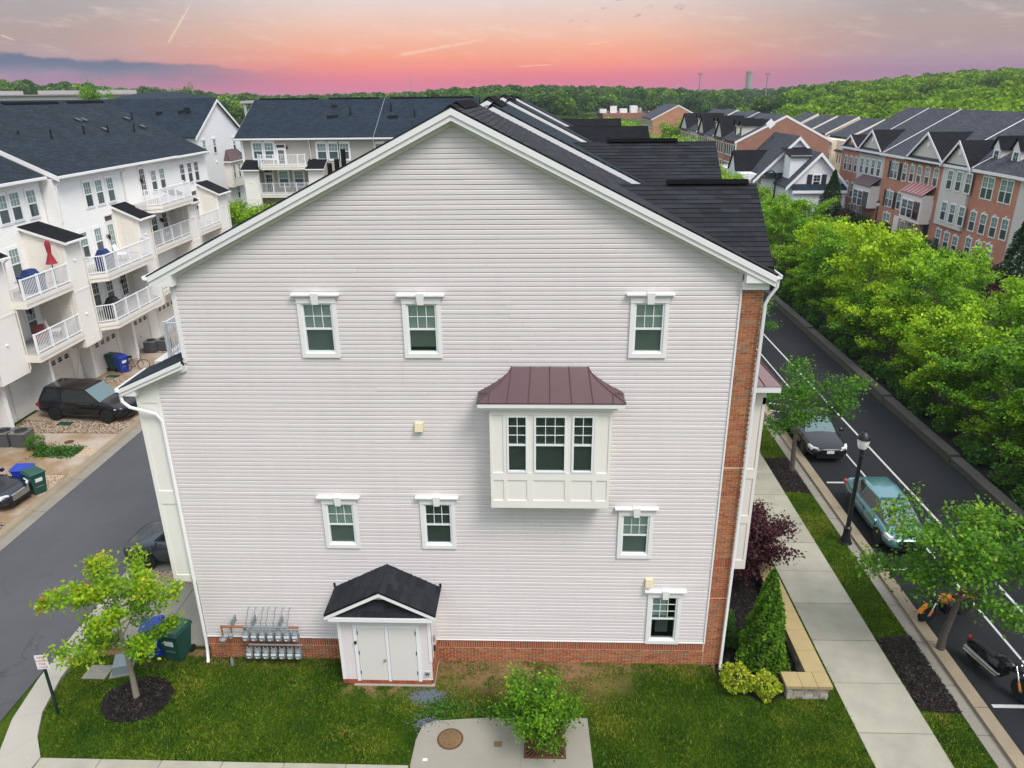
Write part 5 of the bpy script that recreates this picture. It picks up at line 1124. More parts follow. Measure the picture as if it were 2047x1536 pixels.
rwin(h, [(610, 985)], 50, w=1.7, double=True); rwin(h, [(757, 1065), (822, 1080), (890, 1112)], 50)
for a, b_ in ((650, 500), (742, 525), (602, 765), (690, 795)):
    x, z = rx_(h, *C7(a, b_), 50); bx('shutter', 'shutter', h, x-.33, x+.33, -.05, 0, z-.95, z+.85)
x, z = rx_(h, *C7(970, 1110), 50); bx('door', 'shutter', h, x-.5, x+.5, -.05, 0, z-1.1, z+1.1); x, z = rx_(h, *C7(695, 1040), 50); bx('door', 'panel', h, x-.6, x+.6, -.05, 0, z-1.2, z+1.2)
square_bay(h, (770, 705), (905, 1020), 50, 'metal_roof_red'); xx = rx_(h, *C7(1010, 155), 50); w_ = y3-y4; front_gable(h, w_*.42, w_-.3, 9.05, xx[1], -.02, 'clap_pale')
h = RH(y4, y5, 'brick_orange', 'townhouse with pale siding over a brick ground floor and a plain gable', .0); bx('siding', 'clap_pale', h, .1, y4-y5-.1, -.25, .1, 3.2, 9.0)
rwin(h, [(1205, 605), (1290, 620), (1377, 640), (1147, 895), (1225, 920), (1310, 945)], 49.74, arch=False); rwin(h, [(1092, 1145), (1168, 1180), (1245, 1215)], 50); xx = rx_(h, *C7(1380, 240), 49.8); front_gable(h, .1, y4-y5-.1, 9.0, xx[1], -.25, 'clap_pale', pent=False)
h = RH(y5, y6, 'brick_orange', 'brick townhouse with two white dormers in its roof', .0)
rwin(h, [(1555, 682), (1728, 716)], 50, w=1.8, hgt=1.9, double=True); rwin(h, [(1415, 990), (1510, 1017), (1610, 1047), (1710, 1068), (1370, 1232), (1460, 1270), (1555, 1300)], 50)
for a, b_ in ((1632, 410), (1812, 430)):
    x, z = rx_(h, *C7(a, b_), 51.2); MB().box(x-.62, x+.62, 1.2, 5, z-1.4, z+1.0).build('dormer', 'clap_pale', h); pane_window(h, x-.38, x+.38, z-.9, z+.75, 1.19, .16, up='pane_low', low='pane_dark', grid=(2, 2))
    for s in (-1, 1): roof('dormer_roof', [(x+s*.8, .95, z+.9), (x, .95, z+2.0), (x, 6.2, z+2.0), (x+s*.8, 4.6, z+.9)], 'roof_black', h, .05)
    MB().prism([(x-.65, 1.15, z+.95), (x+.65, 1.15, z+.95), (x, 1.15, z+1.9)], (0, .1, 0)).build('dormer_gable', 'panel', h)
h = RH(y6, y6-9, 'clap_pale', 'pale sided townhouse at the right picture edge behind the conifer', .1); rwin(h, [(1890, 1120)], 49.9, arch=False)
# ------------------------------------------------------------------ white house with two gables
wh = empty('white_house', (0, 0, 0), 0, 'white clapboard house with two steep gables and black shutters', 'house')
a1 = onY(1598, 276, 85.); l1 = onY(1523, 346, 85.); r_ = 2*a1.x-l1.x
MB().prism([(l1.x, 85, 0), (r_, 85, 0), (r_, 85, l1.z), (a1.x, 85, a1.z), (l1.x, 85, l1.z)], (0, 16, 0)).build('wall', 'clap_white', wh)
sl = (a1.z-l1.z)/(a1.x-l1.x)
lx = l1.x-1.2
for s, xe in ((-1, lx), (1, 2*a1.x-lx)):
    ze = a1.z-sl*(a1.x-lx)+.25; roof('roof', [(xe, 84.6, ze), (a1.x, 84.6, a1.z+.25), (a1.x, 101, a1.z+.25), (xe, 101, ze)], 'roof_pale', wh, .15)
    MB().prism([(xe, 84.55, ze), (a1.x, 84.55, a1.z+.22), (a1.x, 84.55, a1.z-.25), (xe, 84.55, ze-.45)], (0, .08, 0)).build('rake_board', 'white', wh)
bxo = onY(1490, 330, 88); MB().box(l1.x-2.4, l1.x+.5, 85.6, 100, 0, l1.z-.2).build('wall', 'clap_white', wh)
for k in range(3): pane_window(wh, l1.x-2.2+k*.0, l1.x-1.5, l1.z-2.6, l1.z-1.0, 85.58, .05, up='pane_dark', low='pane_dark') if k == 0 else None
for s in (-1, 1): roof('dormer_roof', [(l1.x-2.6, 91+s*2.2, l1.z-.1), (l1.x-2.6, 91, l1.z+2.5), (l1.x+2.8, 91, l1.z+2.5), (l1.x+.2, 91+s*2.2, l1.z-.1)], 'roof_black', wh, .08)
MB().prism([(l1.x-2.4, 89, l1.z-.2), (l1.x-2.4, 93, l1.z-.2), (l1.x-2.4, 91, l1.z+2.2)], (.2, 0, 0)).build('dormer_gable', 'clap_white', wh)
roof('pent_roof', [(l1.x, 84.2, l1.z-.5), (a1.x+2, 84.2, l1.z-.5), (a1.x+2, 85, l1.z), (l1.x, 85, l1.z)], 'roof_blue', wh, .06)
a2 = onY(1641, 308, 80.); l2 = onY(1576, 370, 80.); r2 = 2*a2.x-l2.x; r2 = min(r2, 49.5); zr2 = a2.z-(a2.z-l2.z)*(r2-a2.x)/(a2.x-l2.x)
MB().prism([(l2.x, 80, 0), (r2, 80, 0), (r2, 80, zr2), (a2.x, 80, a2.z), (l2.x, 80, l2.z)], (0, 7, 0)).build('wall', 'clap_white', wh)
for s, xe in ((-1, l2.x-.4), (1, r2+.2)):
    ze = l2.z-.25 if s < 0 else zr2; roof('roof', [(xe, 79.6, ze), (a2.x, 79.6, a2.z+.2), (a2.x, 87, a2.z+.2), (xe, 87, ze)], 'roof_pale', wh, .15)
    MB().prism([(xe, 79.55, ze), (a2.x, 79.55, a2.z+.2), (a2.x, 79.55, a2.z-.25), (xe, 79.55, ze-.45)], (0, .08, 0)).build('rake_board', 'white', wh)
p = onY(1632, 363, 80.); pane_window(wh, p.x-.45, p.x+.45, p.z-.8, p.z+.8, 79.99, .06, up='pane_dark', low='pane_dark', grid=(2, 2))
for s in (-1, 1): bx('shutter', 'shutter', wh, p.x+s*.9-.3, p.x+s*.9+.3, 79.93, 79.99, p.z-.85, p.z+.85)
roof('pent_roof', [(l2.x+.3, 79., l2.z-.6), (r2, 79., l2.z-.6), (r2, 80, l2.z+.1), (l2.x+.3, 80, l2.z+.1)], 'roof_blue', wh, .06); bx('fascia', 'white', wh, l2.x+.3, r2, 78.95, 79.05, l2.z-.95, l2.z-.6)
MB().box(l2.x+.5, r2, 79.3, 80, 0, l2.z-.7).build('garage_wall', 'clap_white', wh)
p = onY(1593, 325, 81.5); MB().box(p.x-.8, p.x+2.6, 81.5, 84, p.z-2, p.z+.8).build('dormer', 'clap_white', wh); roof('dormer_roof', [(p.x-1.1, 81.2, p.z+.7), (p.x+2.6, 81.2, p.z+.7), (p.x+2.6, 85, p.z+1.6), (p.x-1.1, 85, p.z+1.6)], 'roof_black', wh, .06)
# ------------------------------------------------------------------ far brick row and beige row
fb = empty('townhouse', (38.6, 95.7, 0), 0, 'far brick row house with a broad brick gable end and white diamond vent', 'townhouse', 'far brick row')
MB().prism([(0, 0, 0), (13.2, 0, 0), (13.2, 0, 9), (6.6, 0, 12.35), (0, 0, 9)], (0, 7.5, 0)).build('wall', 'brick_wall', fb)
def far_unit(h, y0, y1, mat, step, gab, dorm):
    for s in (-1, 1):
        xe = 6.6+s*7.0; roof('roof', [(6.6, y0, 12.55+step), (xe, y0, 9+step), (xe, y1, 9+step), (6.6, y1, 12.55+step)], 'roof_pale', h, .12)
        MB().prism([(6.6, y0-.05, 12.52+step), (xe, y0-.05, 8.97+step), (xe, y0-.05, 8.65+step), (6.6, y0-.05, 12.2+step)], (0, .08, 0)).build('rake_board', 'trim', h)
    n = int((y1-y0)/1.5)
    for z in (2., 5., 7.6):
        for k in range(n):
            yy = y0+.8+k*(y1-y0-.8)/n; o = MB().box(-.06, .02, yy-.05, yy+1.0, z-.85, z+.85).build('window', 'white', h); MB().box(-.075, -.05, yy+.06, yy+.89, z-.72, z+.72).build('pane', 'pane_low', o)
    if gab:
        ym = (y0+y1)/2
        for s in (-1, 1): roof('gable_roof', [(-.4, ym+s*(y1-y0)*.4, 9.1+step), (-.4, ym, 11.9+step), (5.2, ym, 11.9+step), (.6, ym+s*(y1-y0)*.4, 9.1+step)], 'roof_black', h, .1)
        MB().prism([(-.15, ym-(y1-y0)*.38, 9.1+step), (-.15, ym+(y1-y0)*.38, 9.1+step), (-.15, ym, 11.7+step)], (.2, 0, 0)).build('gable', 'clap_pale', h)
    if dorm:
        for f in (.3, .7):
            yy = y0+(y1-y0)*f; MB().box(.9, 5, yy-.6, yy+.6, 9.2+step, 11.2+step).build('dormer', 'clap_pale', h); bx('window', 'pane_dark', h, .84, .9, yy-.3, yy+.3, 9.7+step, 10.9+step)
            for s in (-1, 1): roof('dormer_roof', [(.6, yy+s*.85, 11.1+step), (.6, yy, 11.9+step), (5, yy, 11.9+step), (4, yy+s*.85, 11.1+step)], 'roof_black', h, .05)
p = onY(1541, 248, 95.6); MB().prism([(p.x-38.6-.7, -.06, p.z), (p.x-38.6, -.06, p.z-.7), (p.x-38.6+.7, -.06, p.z), (p.x-38.6, -.06, p.z+.7)], (0, .1, 0)).build('diamond_vent', 'white', fb)
downspout(fb, [(-.2, -.1, 8.9), (-.1, -.1, .2)], .08, 'trim'); far_unit(fb, 0, 7.5, 'brick_wall', 0, False, True)
for i, (y0, y1, mt, g_, d_, lab) in enumerate(((7.6, 14.5, 'brick_orange', True, False, 'far brick row house with a single pale gable next to the broad brick gable end'), (14.6, 21, 'clap_pale', False, True, 'far pale row house with paired dormers, second from the broad brick gable'), (21.1, 28, 'brick_orange', True, False, 'far brick row house with a pale gable beyond the paired dormers'), (28.1, 36, 'clap_pale', False, True, 'far pale row house with dormers in the middle of the far row'), (36.1, 46, 'brick_orange', True, False, 'far brick row house with a gable near the end of the far row'))):
    h = empty('townhouse', (38.6, 95.7, 0), 0, lab, 'townhouse', 'far brick row')
    MB().box(0, 13.2, y0, y1, 0, 9).build('wall', mt, h); MB().prism([(0, y0+.1, 9), (13.2, y0+.1, 9), (6.6, y0+.1, 12.3)], (0, y1-y0-.2, 0)).build('gable', 'clap_pale', h); far_unit(h, y0, y1, mt, [-.05, .1, -.1, .15, -.05][i], g_, d_)
fb2 = empty('townhouse', (40.4, 193, 0), 0, 'farthest brick house with a plain orange gable end and one small window', 'townhouse', 'far brick row')
MB().prism([(0, 0, 0), (13.2, 0, 0), (13.2, 0, 9), (6.6, 0, 12.2), (0, 0, 9)], (0, 22, 0)).build('wall', 'brick_orange', fb2); far_unit(fb2, 0, 22, 'brick_orange', -.05, False, False); bx('window', 'white', fb2, 3.2, 4.6, -.1, .0, 5.0, 7.2); bx('bay', 'white', fb2, 7.6, 9.4, -.9, 0, 2., 5.6)
for i in range(6):
    X_ = 62.; y0 = 100+i*11.; h = empty('townhouse', (X_, y0+9, -2.7), math.radians(-90), ['cream row house beside the brick gable, with terrace rail', 'cream row house with a small solar panel on its roof', 'cream row house with a roof terrace behind the white house', 'cream row house with twin narrow windows and terrace', 'cream row house deeper in the row with pale terrace', 'last cream row house before the wooded hill'][i], 'townhouse', 'cream row below the wooded hill')
    st = .15*(i % 2); MB().box(.02, 8.98, 0, 12, 0, 10.2+st).build('wall', 'beige_wall', h)
    roof('roof', [(-.05, 2.6, 10.6+st), (9.05, 2.6, 10.6+st), (9.05, 8.5, 13.6+st), (-.05, 8.5, 13.6+st)], 'roof_pale', h); roof('roof', [(-.05, 8.5, 13.6+st), (9.05, 8.5, 13.6+st), (9.05, 14.5, 10.6+st), (-.05, 14.5, 10.6+st)], 'roof_pale', h)
    MB().prism([(9.0, 2.8, 10.2), (9.0, 14, 10.2), (9.0, 8.5, 13.4+st)], (-8.98, 0, 0)).build('gable', 'beige_wall', h); MB().prism([(9.0, 2.5, 10.6+st), (9.0, 8.5, 13.65+st), (9.0, 8.5, 13.3+st), (9.0, 2.5, 10.25+st)], (.1, 0, 0)).build('rake_board', 'trim_cream', h)
    roof('roof', [(-.05, -.4, 8.6), (4.4, -.4, 8.6), (4.4, 4.5, 11.4), (-.05, 4.5, 11.4)], 'roof_pale', h); bx('terrace_rail', 'beige_dark', h, 4.7, 8.7, -.02, .05, 9.2, 10.1); bx('parapet', 'far_white', h, 4.4, 9, -.1, .1, 8.7, 9.1)
    for z in (4.6, 7.3):
        for x in (1.2, 2.4, 5.6, 6.8, 8.0): o = bx('window', 'white', h, x-.34, x+.34, -.04, .02, z-.8, z+.8); bx('pane', 'pane_low', o, x-.24, x+.24, -.05, -.03, z-.7, z+.7)
    if i == 1: MB().hexa([(2, 4.2, 11.5), (6, 4.2, 11.5), (6, 7, 12.92), (2, 7, 12.92)], [(2, 4.2, 11.6), (6, 4.2, 11.6), (6, 7, 13.02), (2, 7, 13.02)]).build('solar_panel', 'solar', h)
# ------------------------------------------------------------------ far landmarks
def far(name, lab, cat, px, y, Y_): p = onY(px, y, Y_); return empty(name, (p.x, Y_, 0), 0, lab, cat), p
o, p = far('water_tower', 'tall slim pale tower on the wooded skyline', 'tower', 1499, 143, 900.)
s_ = 900/1479; g0 = hill(p.x, 900)
MB().lathe([(6.2*s_, g0), (6.2*s_, p.z-3*s_), (6.8*s_, p.z-2.5*s_), (6.8*s_, p.z)], n=20).build('shaft', 'tower', o, smooth=40)
for k in range(5): MB().box(-4*s_+k*1.8*s_, -3.6*s_+k*1.8*s_, -.3, .3, p.z, p.z+2*s_).build('antenna', 'tower', o)
for px_, lab in ((1400, 'thin floodlight mast left of the pale tower'), (1535, 'thin floodlight mast right of the pale tower')):
    o, p = far('floodlight_mast', lab, 'mast', px_, 148, 420.); MB().tube([(0, 0, hill(p.x, 420)), (0, 0, p.z)], [.45, .28], 8).build('pole', 'steel', o); MB().box(-1.2, 1.2, -.3, .3, p.z-.7, p.z+.3).build('lamp_head', 'steel', o)
o, p = far('radio_mast', 'very thin lattice mast on the pink skyline', 'mast', 820, 150, 1000.); MB().tube([(0, 0, 0), (0, 0, p.z)], .3, 5).build('pole', 'steel', o)
ind = empty('industrial_building', (62, 330, 0), 0, 'low reddish industrial building with white rooftop units', 'building')
p = onY(1228, 234, 330.); q = onY(1345, 226, 330.); MB().box(p.x-62-5, q.x-62+10, 0, 40, 0, p.z+1.5).build('wall', 'far_red', ind); bx('window_band', 'pane_dark', ind, p.x-62+18, q.x-62, -.4, .1, p.z-6, p.z-3.6)
for k in range(6): bx('rooftop_unit', 'white', ind, p.x-62-6+k*4.6, p.x-62-3+k*4.6, 6, 12, p.z+1.5, p.z+3.2+(k % 2)*1.2)
lw2 = empty('warehouse', (70, 430, 0), 0, 'long low beige warehouse half hidden by far trees', 'building'); p = onY(1170, 212, 430.); q = onY(1345, 206, 430.)
MB().box(p.x-70, q.x-70, 0, 30, 0, p.z+.5).build('wall', 'beige_dark', lw2)
for k in range(8): bx('bay_door', 'beige_dark', lw2, p.x-70+3+k*6, p.x-70+6+k*6, -.3, .1, p.z-6, p.z-1.5)
ho = empty('hotel', (0, 0, 0), 0, 'small pinkish building among the trees on the skyline', 'building'); p = onY(1215, 186, 700.); MB().box(p.x-3, p.x+16, 700, 720, 0, p.z+4).build('wall', 'far_red', ho)
sheet('far_road', [tuple(onZ(a, b_, 3.)[:2]) for a, b_ in ((1395, 222), (1432, 222), (1424, 207), (1404, 207))], 3.4, 'concrete_pale')
# ------------------------------------------------------------------ plants
def leaf_mesh(name, C_, size, hue, mat, up=.5, aspect=.62, sizevar=.35, seed=0):
    """one small bent leaf face per point; hue is kept per face for the leaf material"""
    g = np.random.default_rng(seed); n = len(C_)
    nrm = g.normal(size=(n, 3)); nrm /= np.linalg.norm(nrm, axis=1)[:, None]; nrm[:, 2] = np.abs(nrm[:, 2])*(1-up)+up; nrm /= np.linalg.norm(nrm, axis=1)[:, None]
    a = np.cross(nrm, g.normal(size=(n, 3))); a /= np.linalg.norm(a, axis=1)[:, None]; b_ = np.cross(nrm, a)
    s = (size*(1+sizevar*g.uniform(-1, 1, n)))[:, None]
    V = np.empty((n, 4, 3)); V[:, 0] = C_-a*s*.5; V[:, 1] = C_+b_*s*aspect*.5-nrm*s*.06; V[:, 2] = C_+a*s*.5-nrm*s*.15; V[:, 3] = C_-b_*s*aspect*.5-nrm*s*.06
    me = bpy.data.meshes.new(name); me.vertices.add(n*4); me.vertices.foreach_set('co', V.reshape(-1).astype(np.float32))
    me.loops.add(n*4); me.loops.foreach_set('vertex_index', np.arange(n*4, dtype=np.int32)); me.polygons.add(n)
    me.polygons.foreach_set('loop_start', np.arange(0, n*4, 4, dtype=np.int32)); me.update(calc_edges=True)
    at = me.attributes.new('hue', 'FLOAT', 'FACE'); at.data.foreach_set('value', np.clip(hue, 0, 1).astype(np.float32))
    me.materials.append(MAT[mat]); return me
def tree_meshes(seed, H, th, R, leaf, n, mat, bark='bark', limbs=9, tip=.25, flat=.8, trunk_r=.09, spread=.35, up=.45, low=.3, clump=.30, top=1.0):
    """tapered trunk with limbs and twigs; leaves in tufts along the twigs"""
    g = random.Random(seed); q = np.random.default_rng(seed); m = MB()
    lean = Vector((g.uniform(-.06, .06), g.uniform(-.06, .06), 1)); tp = [Vector((0, 0, -.1))]+[lean*(H*.86*f)+Vector((g.uniform(-.03, .03), g.uniform(-.03, .03), 0)) for f in (.15, .35, .55, .75, 1)]
    m.tube(tp, [trunk_r*k for k in (1.25, 1., .85, .62, .38, .12)], 8); P_ = []; T_ = []
    for i in range(limbs):
        f = (i+.5)/limbs; z = th+(H*.80-th)*f**.9; az_ = i*2.39996+g.uniform(-.4, .4); base = lean*z
        k = (z-th*.6)/(H-th*.6); rad = R*(math.sin(math.pi*min(1, max(.12, k*.80+.22)))**.7)*g.uniform(.78, 1.12)
        rise = rad*(.35+.75*k)*g.uniform(.7, 1.2)*flat; d = Vector((math.cos(az_), math.sin(az_), 0))
        L = [base, base+d*rad*.35+Vector((0, 0, rise*.5)), base+d*rad*.72+Vector((0, 0, rise*.85)), base+d*rad+Vector((0, 0, rise*1.0))]
        m.tube(L, [trunk_r*.45*(1-.5*f), trunk_r*.30*(1-.4*f), trunk_r*.16, trunk_r*.05], 5, cap=False)
        for j in range(7):
            t = .25+.75*j/6; s0 = min(2, int(t*3)); p = L[s0].lerp(L[s0+1], min(1, t*3-s0)); a2 = az_+g.choice((-1, 1))*g.uniform(.5, 1.2)
            e = p+Vector((math.cos(a2), math.sin(a2), g.uniform(-low, .7)))*rad*spread*g.uniform(.6, 1.15); m.tube([p, e], [trunk_r*.10, trunk_r*.03], 4, cap=False)
            for k2 in range(5): P_.append(p.lerp(e, .3+.7*k2/4)); T_.append(.35*t+.65*(k2/4))
    for k2 in range(10): P_.append(lean*H*(.72+.28*top*k2/9)+Vector((g.uniform(-.1, .1), g.uniform(-.1, .1), 0))*R*.6); T_.append(.5+.05*k2)
    P_ = np.array([tuple(p) for p in P_]); T_ = np.array(T_); w = q.integers(0, len(P_), n)
    C_ = P_[w]+q.normal(size=(n, 3))*np.array([clump, clump, clump*.7])*R*.36
    tuft = q.uniform(-.3, .3, len(P_))
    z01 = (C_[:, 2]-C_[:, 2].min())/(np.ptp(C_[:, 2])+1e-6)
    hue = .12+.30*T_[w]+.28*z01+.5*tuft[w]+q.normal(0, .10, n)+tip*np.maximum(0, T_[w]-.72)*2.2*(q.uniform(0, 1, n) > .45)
    return m.mesh('trunk', bark, 60), leaf_mesh('crown', C_, leaf, hue, mat, up, seed=seed)
def plant(name, meshes, loc, label, cat, group=None, rz=0., sc=1., parts=('trunk', 'crown')):
    o = empty(name, loc, rz, label, cat, group); o.scale = (sc, sc, sc) if not hasattr(sc, '__len__') else sc
    for nm, me in zip(parts, meshes): link(nm, me, o)
    return o
# corner maple with orange new growth
tm = tree_meshes(5, 4.6, 1.35, 1.48, .115, 8200, 'leaf_maple', 'bark_pale', 13, tip=.25, trunk_r=.075, flat=.6, clump=.24)
plant('maple_tree', tm, (-1.42, -1.72, .1), 'young maple with orange leaf tips standing in a black mulch ring', 'tree', rz=.8)
# street trees
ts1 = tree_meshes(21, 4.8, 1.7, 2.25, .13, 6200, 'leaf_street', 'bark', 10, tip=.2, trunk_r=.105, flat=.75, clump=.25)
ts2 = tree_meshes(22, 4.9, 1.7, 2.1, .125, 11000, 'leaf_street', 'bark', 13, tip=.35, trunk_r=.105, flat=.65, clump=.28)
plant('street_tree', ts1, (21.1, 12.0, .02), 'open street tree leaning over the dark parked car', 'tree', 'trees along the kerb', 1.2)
plant('street_tree', ts2, (21.95, .7, .02), 'leafy street tree beside the motorcycles at the kerb', 'tree', 'trees along the kerb', .3)
plant('street_tree', ts1, (21.2, 25.5, .02), 'street tree half hidden by the brick corner and downspout', 'tree', 'trees along the kerb', 3.4, .95)
plant('street_tree', ts2, (21.2, 38, .02), 'street tree far along the kerb behind the townhouse corner', 'tree', 'trees along the kerb', 2.4, .9)
tg_ = tree_meshes(31, 1.7, .25, 1.0, .085, 6500, 'leaf_mid', 'bark', 11, tip=.1, trunk_r=.035, flat=.9, clump=.40)
plant('small_tree', tg_, (gcx-.12, gcy+.12, .05), 'small bushy green tree growing out of the iron grate', 'tree', rz=.5, sc=.92)
tp_ = tree_meshes(41, 2.6, .6, 1.25, .11, 9500, 'leaf_plum', 'bark', 12, tip=.1, trunk_r=.06, flat=.45, low=.9, clump=.45)
plant('plum_tree', tp_, (17.0, 4.3, .05), 'spreading dark purple leaved tree by the front of the house', 'tree')
# dense shaped evergreens
def cone_mesh(seed, H, R, leaf, n, mat, power=.8, up=.2, base=.06, rag=.10):
    q = np.random.default_rng(seed); z = q.uniform(0, 1, n)**1.25; a = q.uniform(0, 2*np.pi, n); prof = np.minimum(1, (z+.02)/base)*np.power(1-z, power)
    rr = R*prof*(1+rag*np.sin(a*3+z*9+seed)+rag*.8*np.sin(a*7-z*23))*np.power(q.uniform(.45, 1, n), .35)+q.normal(0, .02*R, n)
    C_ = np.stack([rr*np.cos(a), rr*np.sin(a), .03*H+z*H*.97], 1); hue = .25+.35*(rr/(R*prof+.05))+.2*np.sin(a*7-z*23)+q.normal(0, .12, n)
    m = MB().tube([(0, 0, -.05), (0, 0, H*.9)], [R*.09, R*.015], 7); return m.mesh('trunk', 'bark'), leaf_mesh('foliage', C_, leaf, hue, mat, up, seed=seed)
def ball_mesh(seed, R, Hf, leaf, n, mat, up=.3, rag=.15):
    q = np.random.default_rng(seed); d = q.normal(size=(n, 3)); d /= np.linalg.norm(d, axis=1)[:, None]; a = np.arctan2(d[:, 1], d[:, 0])
    rr = R*np.power(q.uniform(.35, 1, n), .33)*(1+rag*np.sin(a*4+seed)+rag*.7*np.sin(d[:, 2]*6+a*2))
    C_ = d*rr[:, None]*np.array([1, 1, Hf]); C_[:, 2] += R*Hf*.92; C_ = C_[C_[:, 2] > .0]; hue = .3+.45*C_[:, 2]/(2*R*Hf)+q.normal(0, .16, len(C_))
    m = MB()
    for k in range(5): m.tube([(0, 0, -.03), (R*.5*math.cos(k*1.26), R*.5*math.sin(k*1.26), R*Hf)], [R*.06, R*.02], 5)
    return m.mesh('stems', 'bark'), leaf_mesh('foliage', C_, leaf, hue, mat, up, seed=seed)
cy_ = cone_mesh(3, 3.35, .74, .095, 9500, 'leaf_cypress', .72, .15)
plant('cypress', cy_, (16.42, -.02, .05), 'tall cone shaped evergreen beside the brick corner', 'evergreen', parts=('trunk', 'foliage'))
lime = ball_mesh(4, .50, .8, .10, 1500, 'leaf_lime')
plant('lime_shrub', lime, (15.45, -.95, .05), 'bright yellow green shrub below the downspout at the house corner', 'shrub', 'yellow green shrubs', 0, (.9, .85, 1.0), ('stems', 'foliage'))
plant('lime_shrub', lime, (16.22, -1.12, .05), 'lower yellow green shrub between the evergreen and the stone wall', 'shrub', 'yellow green shrubs', 2, (.85, .8, .8), ('stems', 'foliage'))
rs = ball_mesh(6, .36, .9, .075, 1300, 'leaf_shrub')
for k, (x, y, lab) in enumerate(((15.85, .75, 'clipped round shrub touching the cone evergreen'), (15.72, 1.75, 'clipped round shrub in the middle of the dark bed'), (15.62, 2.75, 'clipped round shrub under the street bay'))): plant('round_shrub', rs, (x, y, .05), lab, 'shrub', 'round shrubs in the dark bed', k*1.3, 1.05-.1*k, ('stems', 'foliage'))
sh = ball_mesh(8, .55, .95, .09, 1500, 'leaf_shrub')
plant('shrub', sh, (-1.75, 3.9, .05), 'green shrub under the panelled pier by the driveway', 'shrub', None, 0, (.85, .8, 1.0), ('stems', 'foliage'))
plant('shrub', sh, (-14.35, 13.85, .03), 'small green shrub beside the air conditioner', 'shrub', None, 1, .75, ('stems', 'foliage'))
q = np.random.default_rng(77); n = 2600; C_ = np.stack([q.uniform(-14.1, -12.0, n), 13.45+q.normal(0, .28, n)*.9, .05+np.abs(q.normal(0, .10, n))], 1)
o = link('ground_cover', leaf_mesh('ground_cover', C_, .11, q.uniform(.1, .8, n), 'leaf_shrub', .5, seed=5)); tag(o, 'low green creeping plants on the gravel between two driveways', 'ground cover', kind='stuff')
# weeds on the bare patch
n = 1500; wx_ = q.choice([7.2, 7.6, 8.3, 8.9, 6.9], n); C_ = np.stack([wx_+q.normal(0, .22, n), -1.9+q.normal(0, .16, n), .03+np.abs(q.normal(0, .06, n))], 1)
tag(link('weeds', leaf_mesh('weeds', C_, .07, q.uniform(.3, 1, n), 'leaf_shrub', .5, seed=6)), 'bright green weeds along the edge of the concrete pad', 'weeds', kind='stuff')
# the planted bank: many slim bright trees
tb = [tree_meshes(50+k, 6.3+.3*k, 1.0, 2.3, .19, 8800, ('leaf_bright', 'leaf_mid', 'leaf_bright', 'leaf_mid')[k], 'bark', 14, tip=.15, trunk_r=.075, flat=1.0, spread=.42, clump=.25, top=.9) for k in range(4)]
gr = random.Random(3); k = 0
def across(y): return next(t for lim, t in ((2.5, 'across from the motorcycles'), (11.5, 'across from the teal car'), (18.5, 'across from the black sedan'), (26, 'across from the hatched parking bay'), (40, 'before the brick house with dormers'), (60, 'before the red roofed bay house'), (999, 'near the white house')) if y < lim)
BANK = ['bright green tree at the wall edge of the bank, ', 'bright green tree in the middle of the planted bank, ', 'bright green tree at the back of the planted bank, ']
for r_, X_ in enumerate((31.6, 35.6, 39.6)):
    y = -3.0+r_*3.2
    while y < 84:
        s_ = gr.uniform(.78, 1.16)*(.98, .90, .74)[r_]*(1 if y < 40 else max(.68, 1-.011*(y-40)))
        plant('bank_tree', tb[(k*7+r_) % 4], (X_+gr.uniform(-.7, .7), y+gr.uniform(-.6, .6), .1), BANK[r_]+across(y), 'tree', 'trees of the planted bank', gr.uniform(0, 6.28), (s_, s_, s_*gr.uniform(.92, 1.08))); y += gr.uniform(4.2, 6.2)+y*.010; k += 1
y = -4.
while y < 46:
    s_ = gr.uniform(.50, .70); plant('bank_tree', tb[int(y*3) % 4], (30.75+gr.uniform(-.3, .4), y, .0), 'low bushy tree reaching to the stone wall, '+across(y), 'tree', 'low trees behind the stone wall', gr.uniform(0, 6.28), (s_*1.25, s_*1.25, s_)); y += gr.uniform(2.2, 3.6)
bs = ball_mesh(9, .62, .75, .13, 900, 'leaf_shrub')
for k in range(34): plant('bank_shrub', bs, (29.75+gr.uniform(-.25, .4), 4+k*1.75+gr.uniform(-.4, .4), .1), 'low shrub right behind the stone wall, '+across(4+k*1.75), 'shrub', 'shrubs behind the stone wall', gr.uniform(0, 6), gr.uniform(.75, 1.15), ('stems', 'foliage'))
cf = cone_mesh(13, 7.2, 2.0, .22, 8000, 'leaf_dark', .85, .25, rag=.2)
for x, y, s_, lab in ((46.6, 39.6, 1.0, 'big dark conifer in front of the pale house at the picture edge'), (45.6, 76, .95, 'dark conifer between the white house and the brick gable'), (47.6, 88, .8, 'dark conifer by the corner of the brick row house')): plant('conifer', cf, (x, y, 0), lab, 'conifer', 'dark conifers', x, s_, ('trunk', 'foliage'))
pl2 = ball_mesh(15, 1.5, .8, .22, 1800, 'leaf_plum')
for x, y, lab in ((46.6, 58, 'purple shrub before the brick house with dark shutters'), (46.2, 63.5, 'purple shrub below the red roofed bay'), (44.8, 37.5, 'purple shrub at the foot of the big conifer'), (46.8, 74, 'purple shrub before the narrow brick house')): plant('purple_shrub', pl2, (x, y, 0), lab, 'shrub', 'purple shrubs before the brick row', x, 1, ('stems', 'foliage'))
gs = ball_mesh(16, 1.2, .9, .2, 1500, 'leaf_dark')
for k in range(7): plant('hedge_shrub', gs, (48, 46+k*5.2, 0), 'dark green shrub along the foot of the brick row', 'shrub', 'shrubs at the foot of the brick row', k, 1, ('stems', 'foliage'))
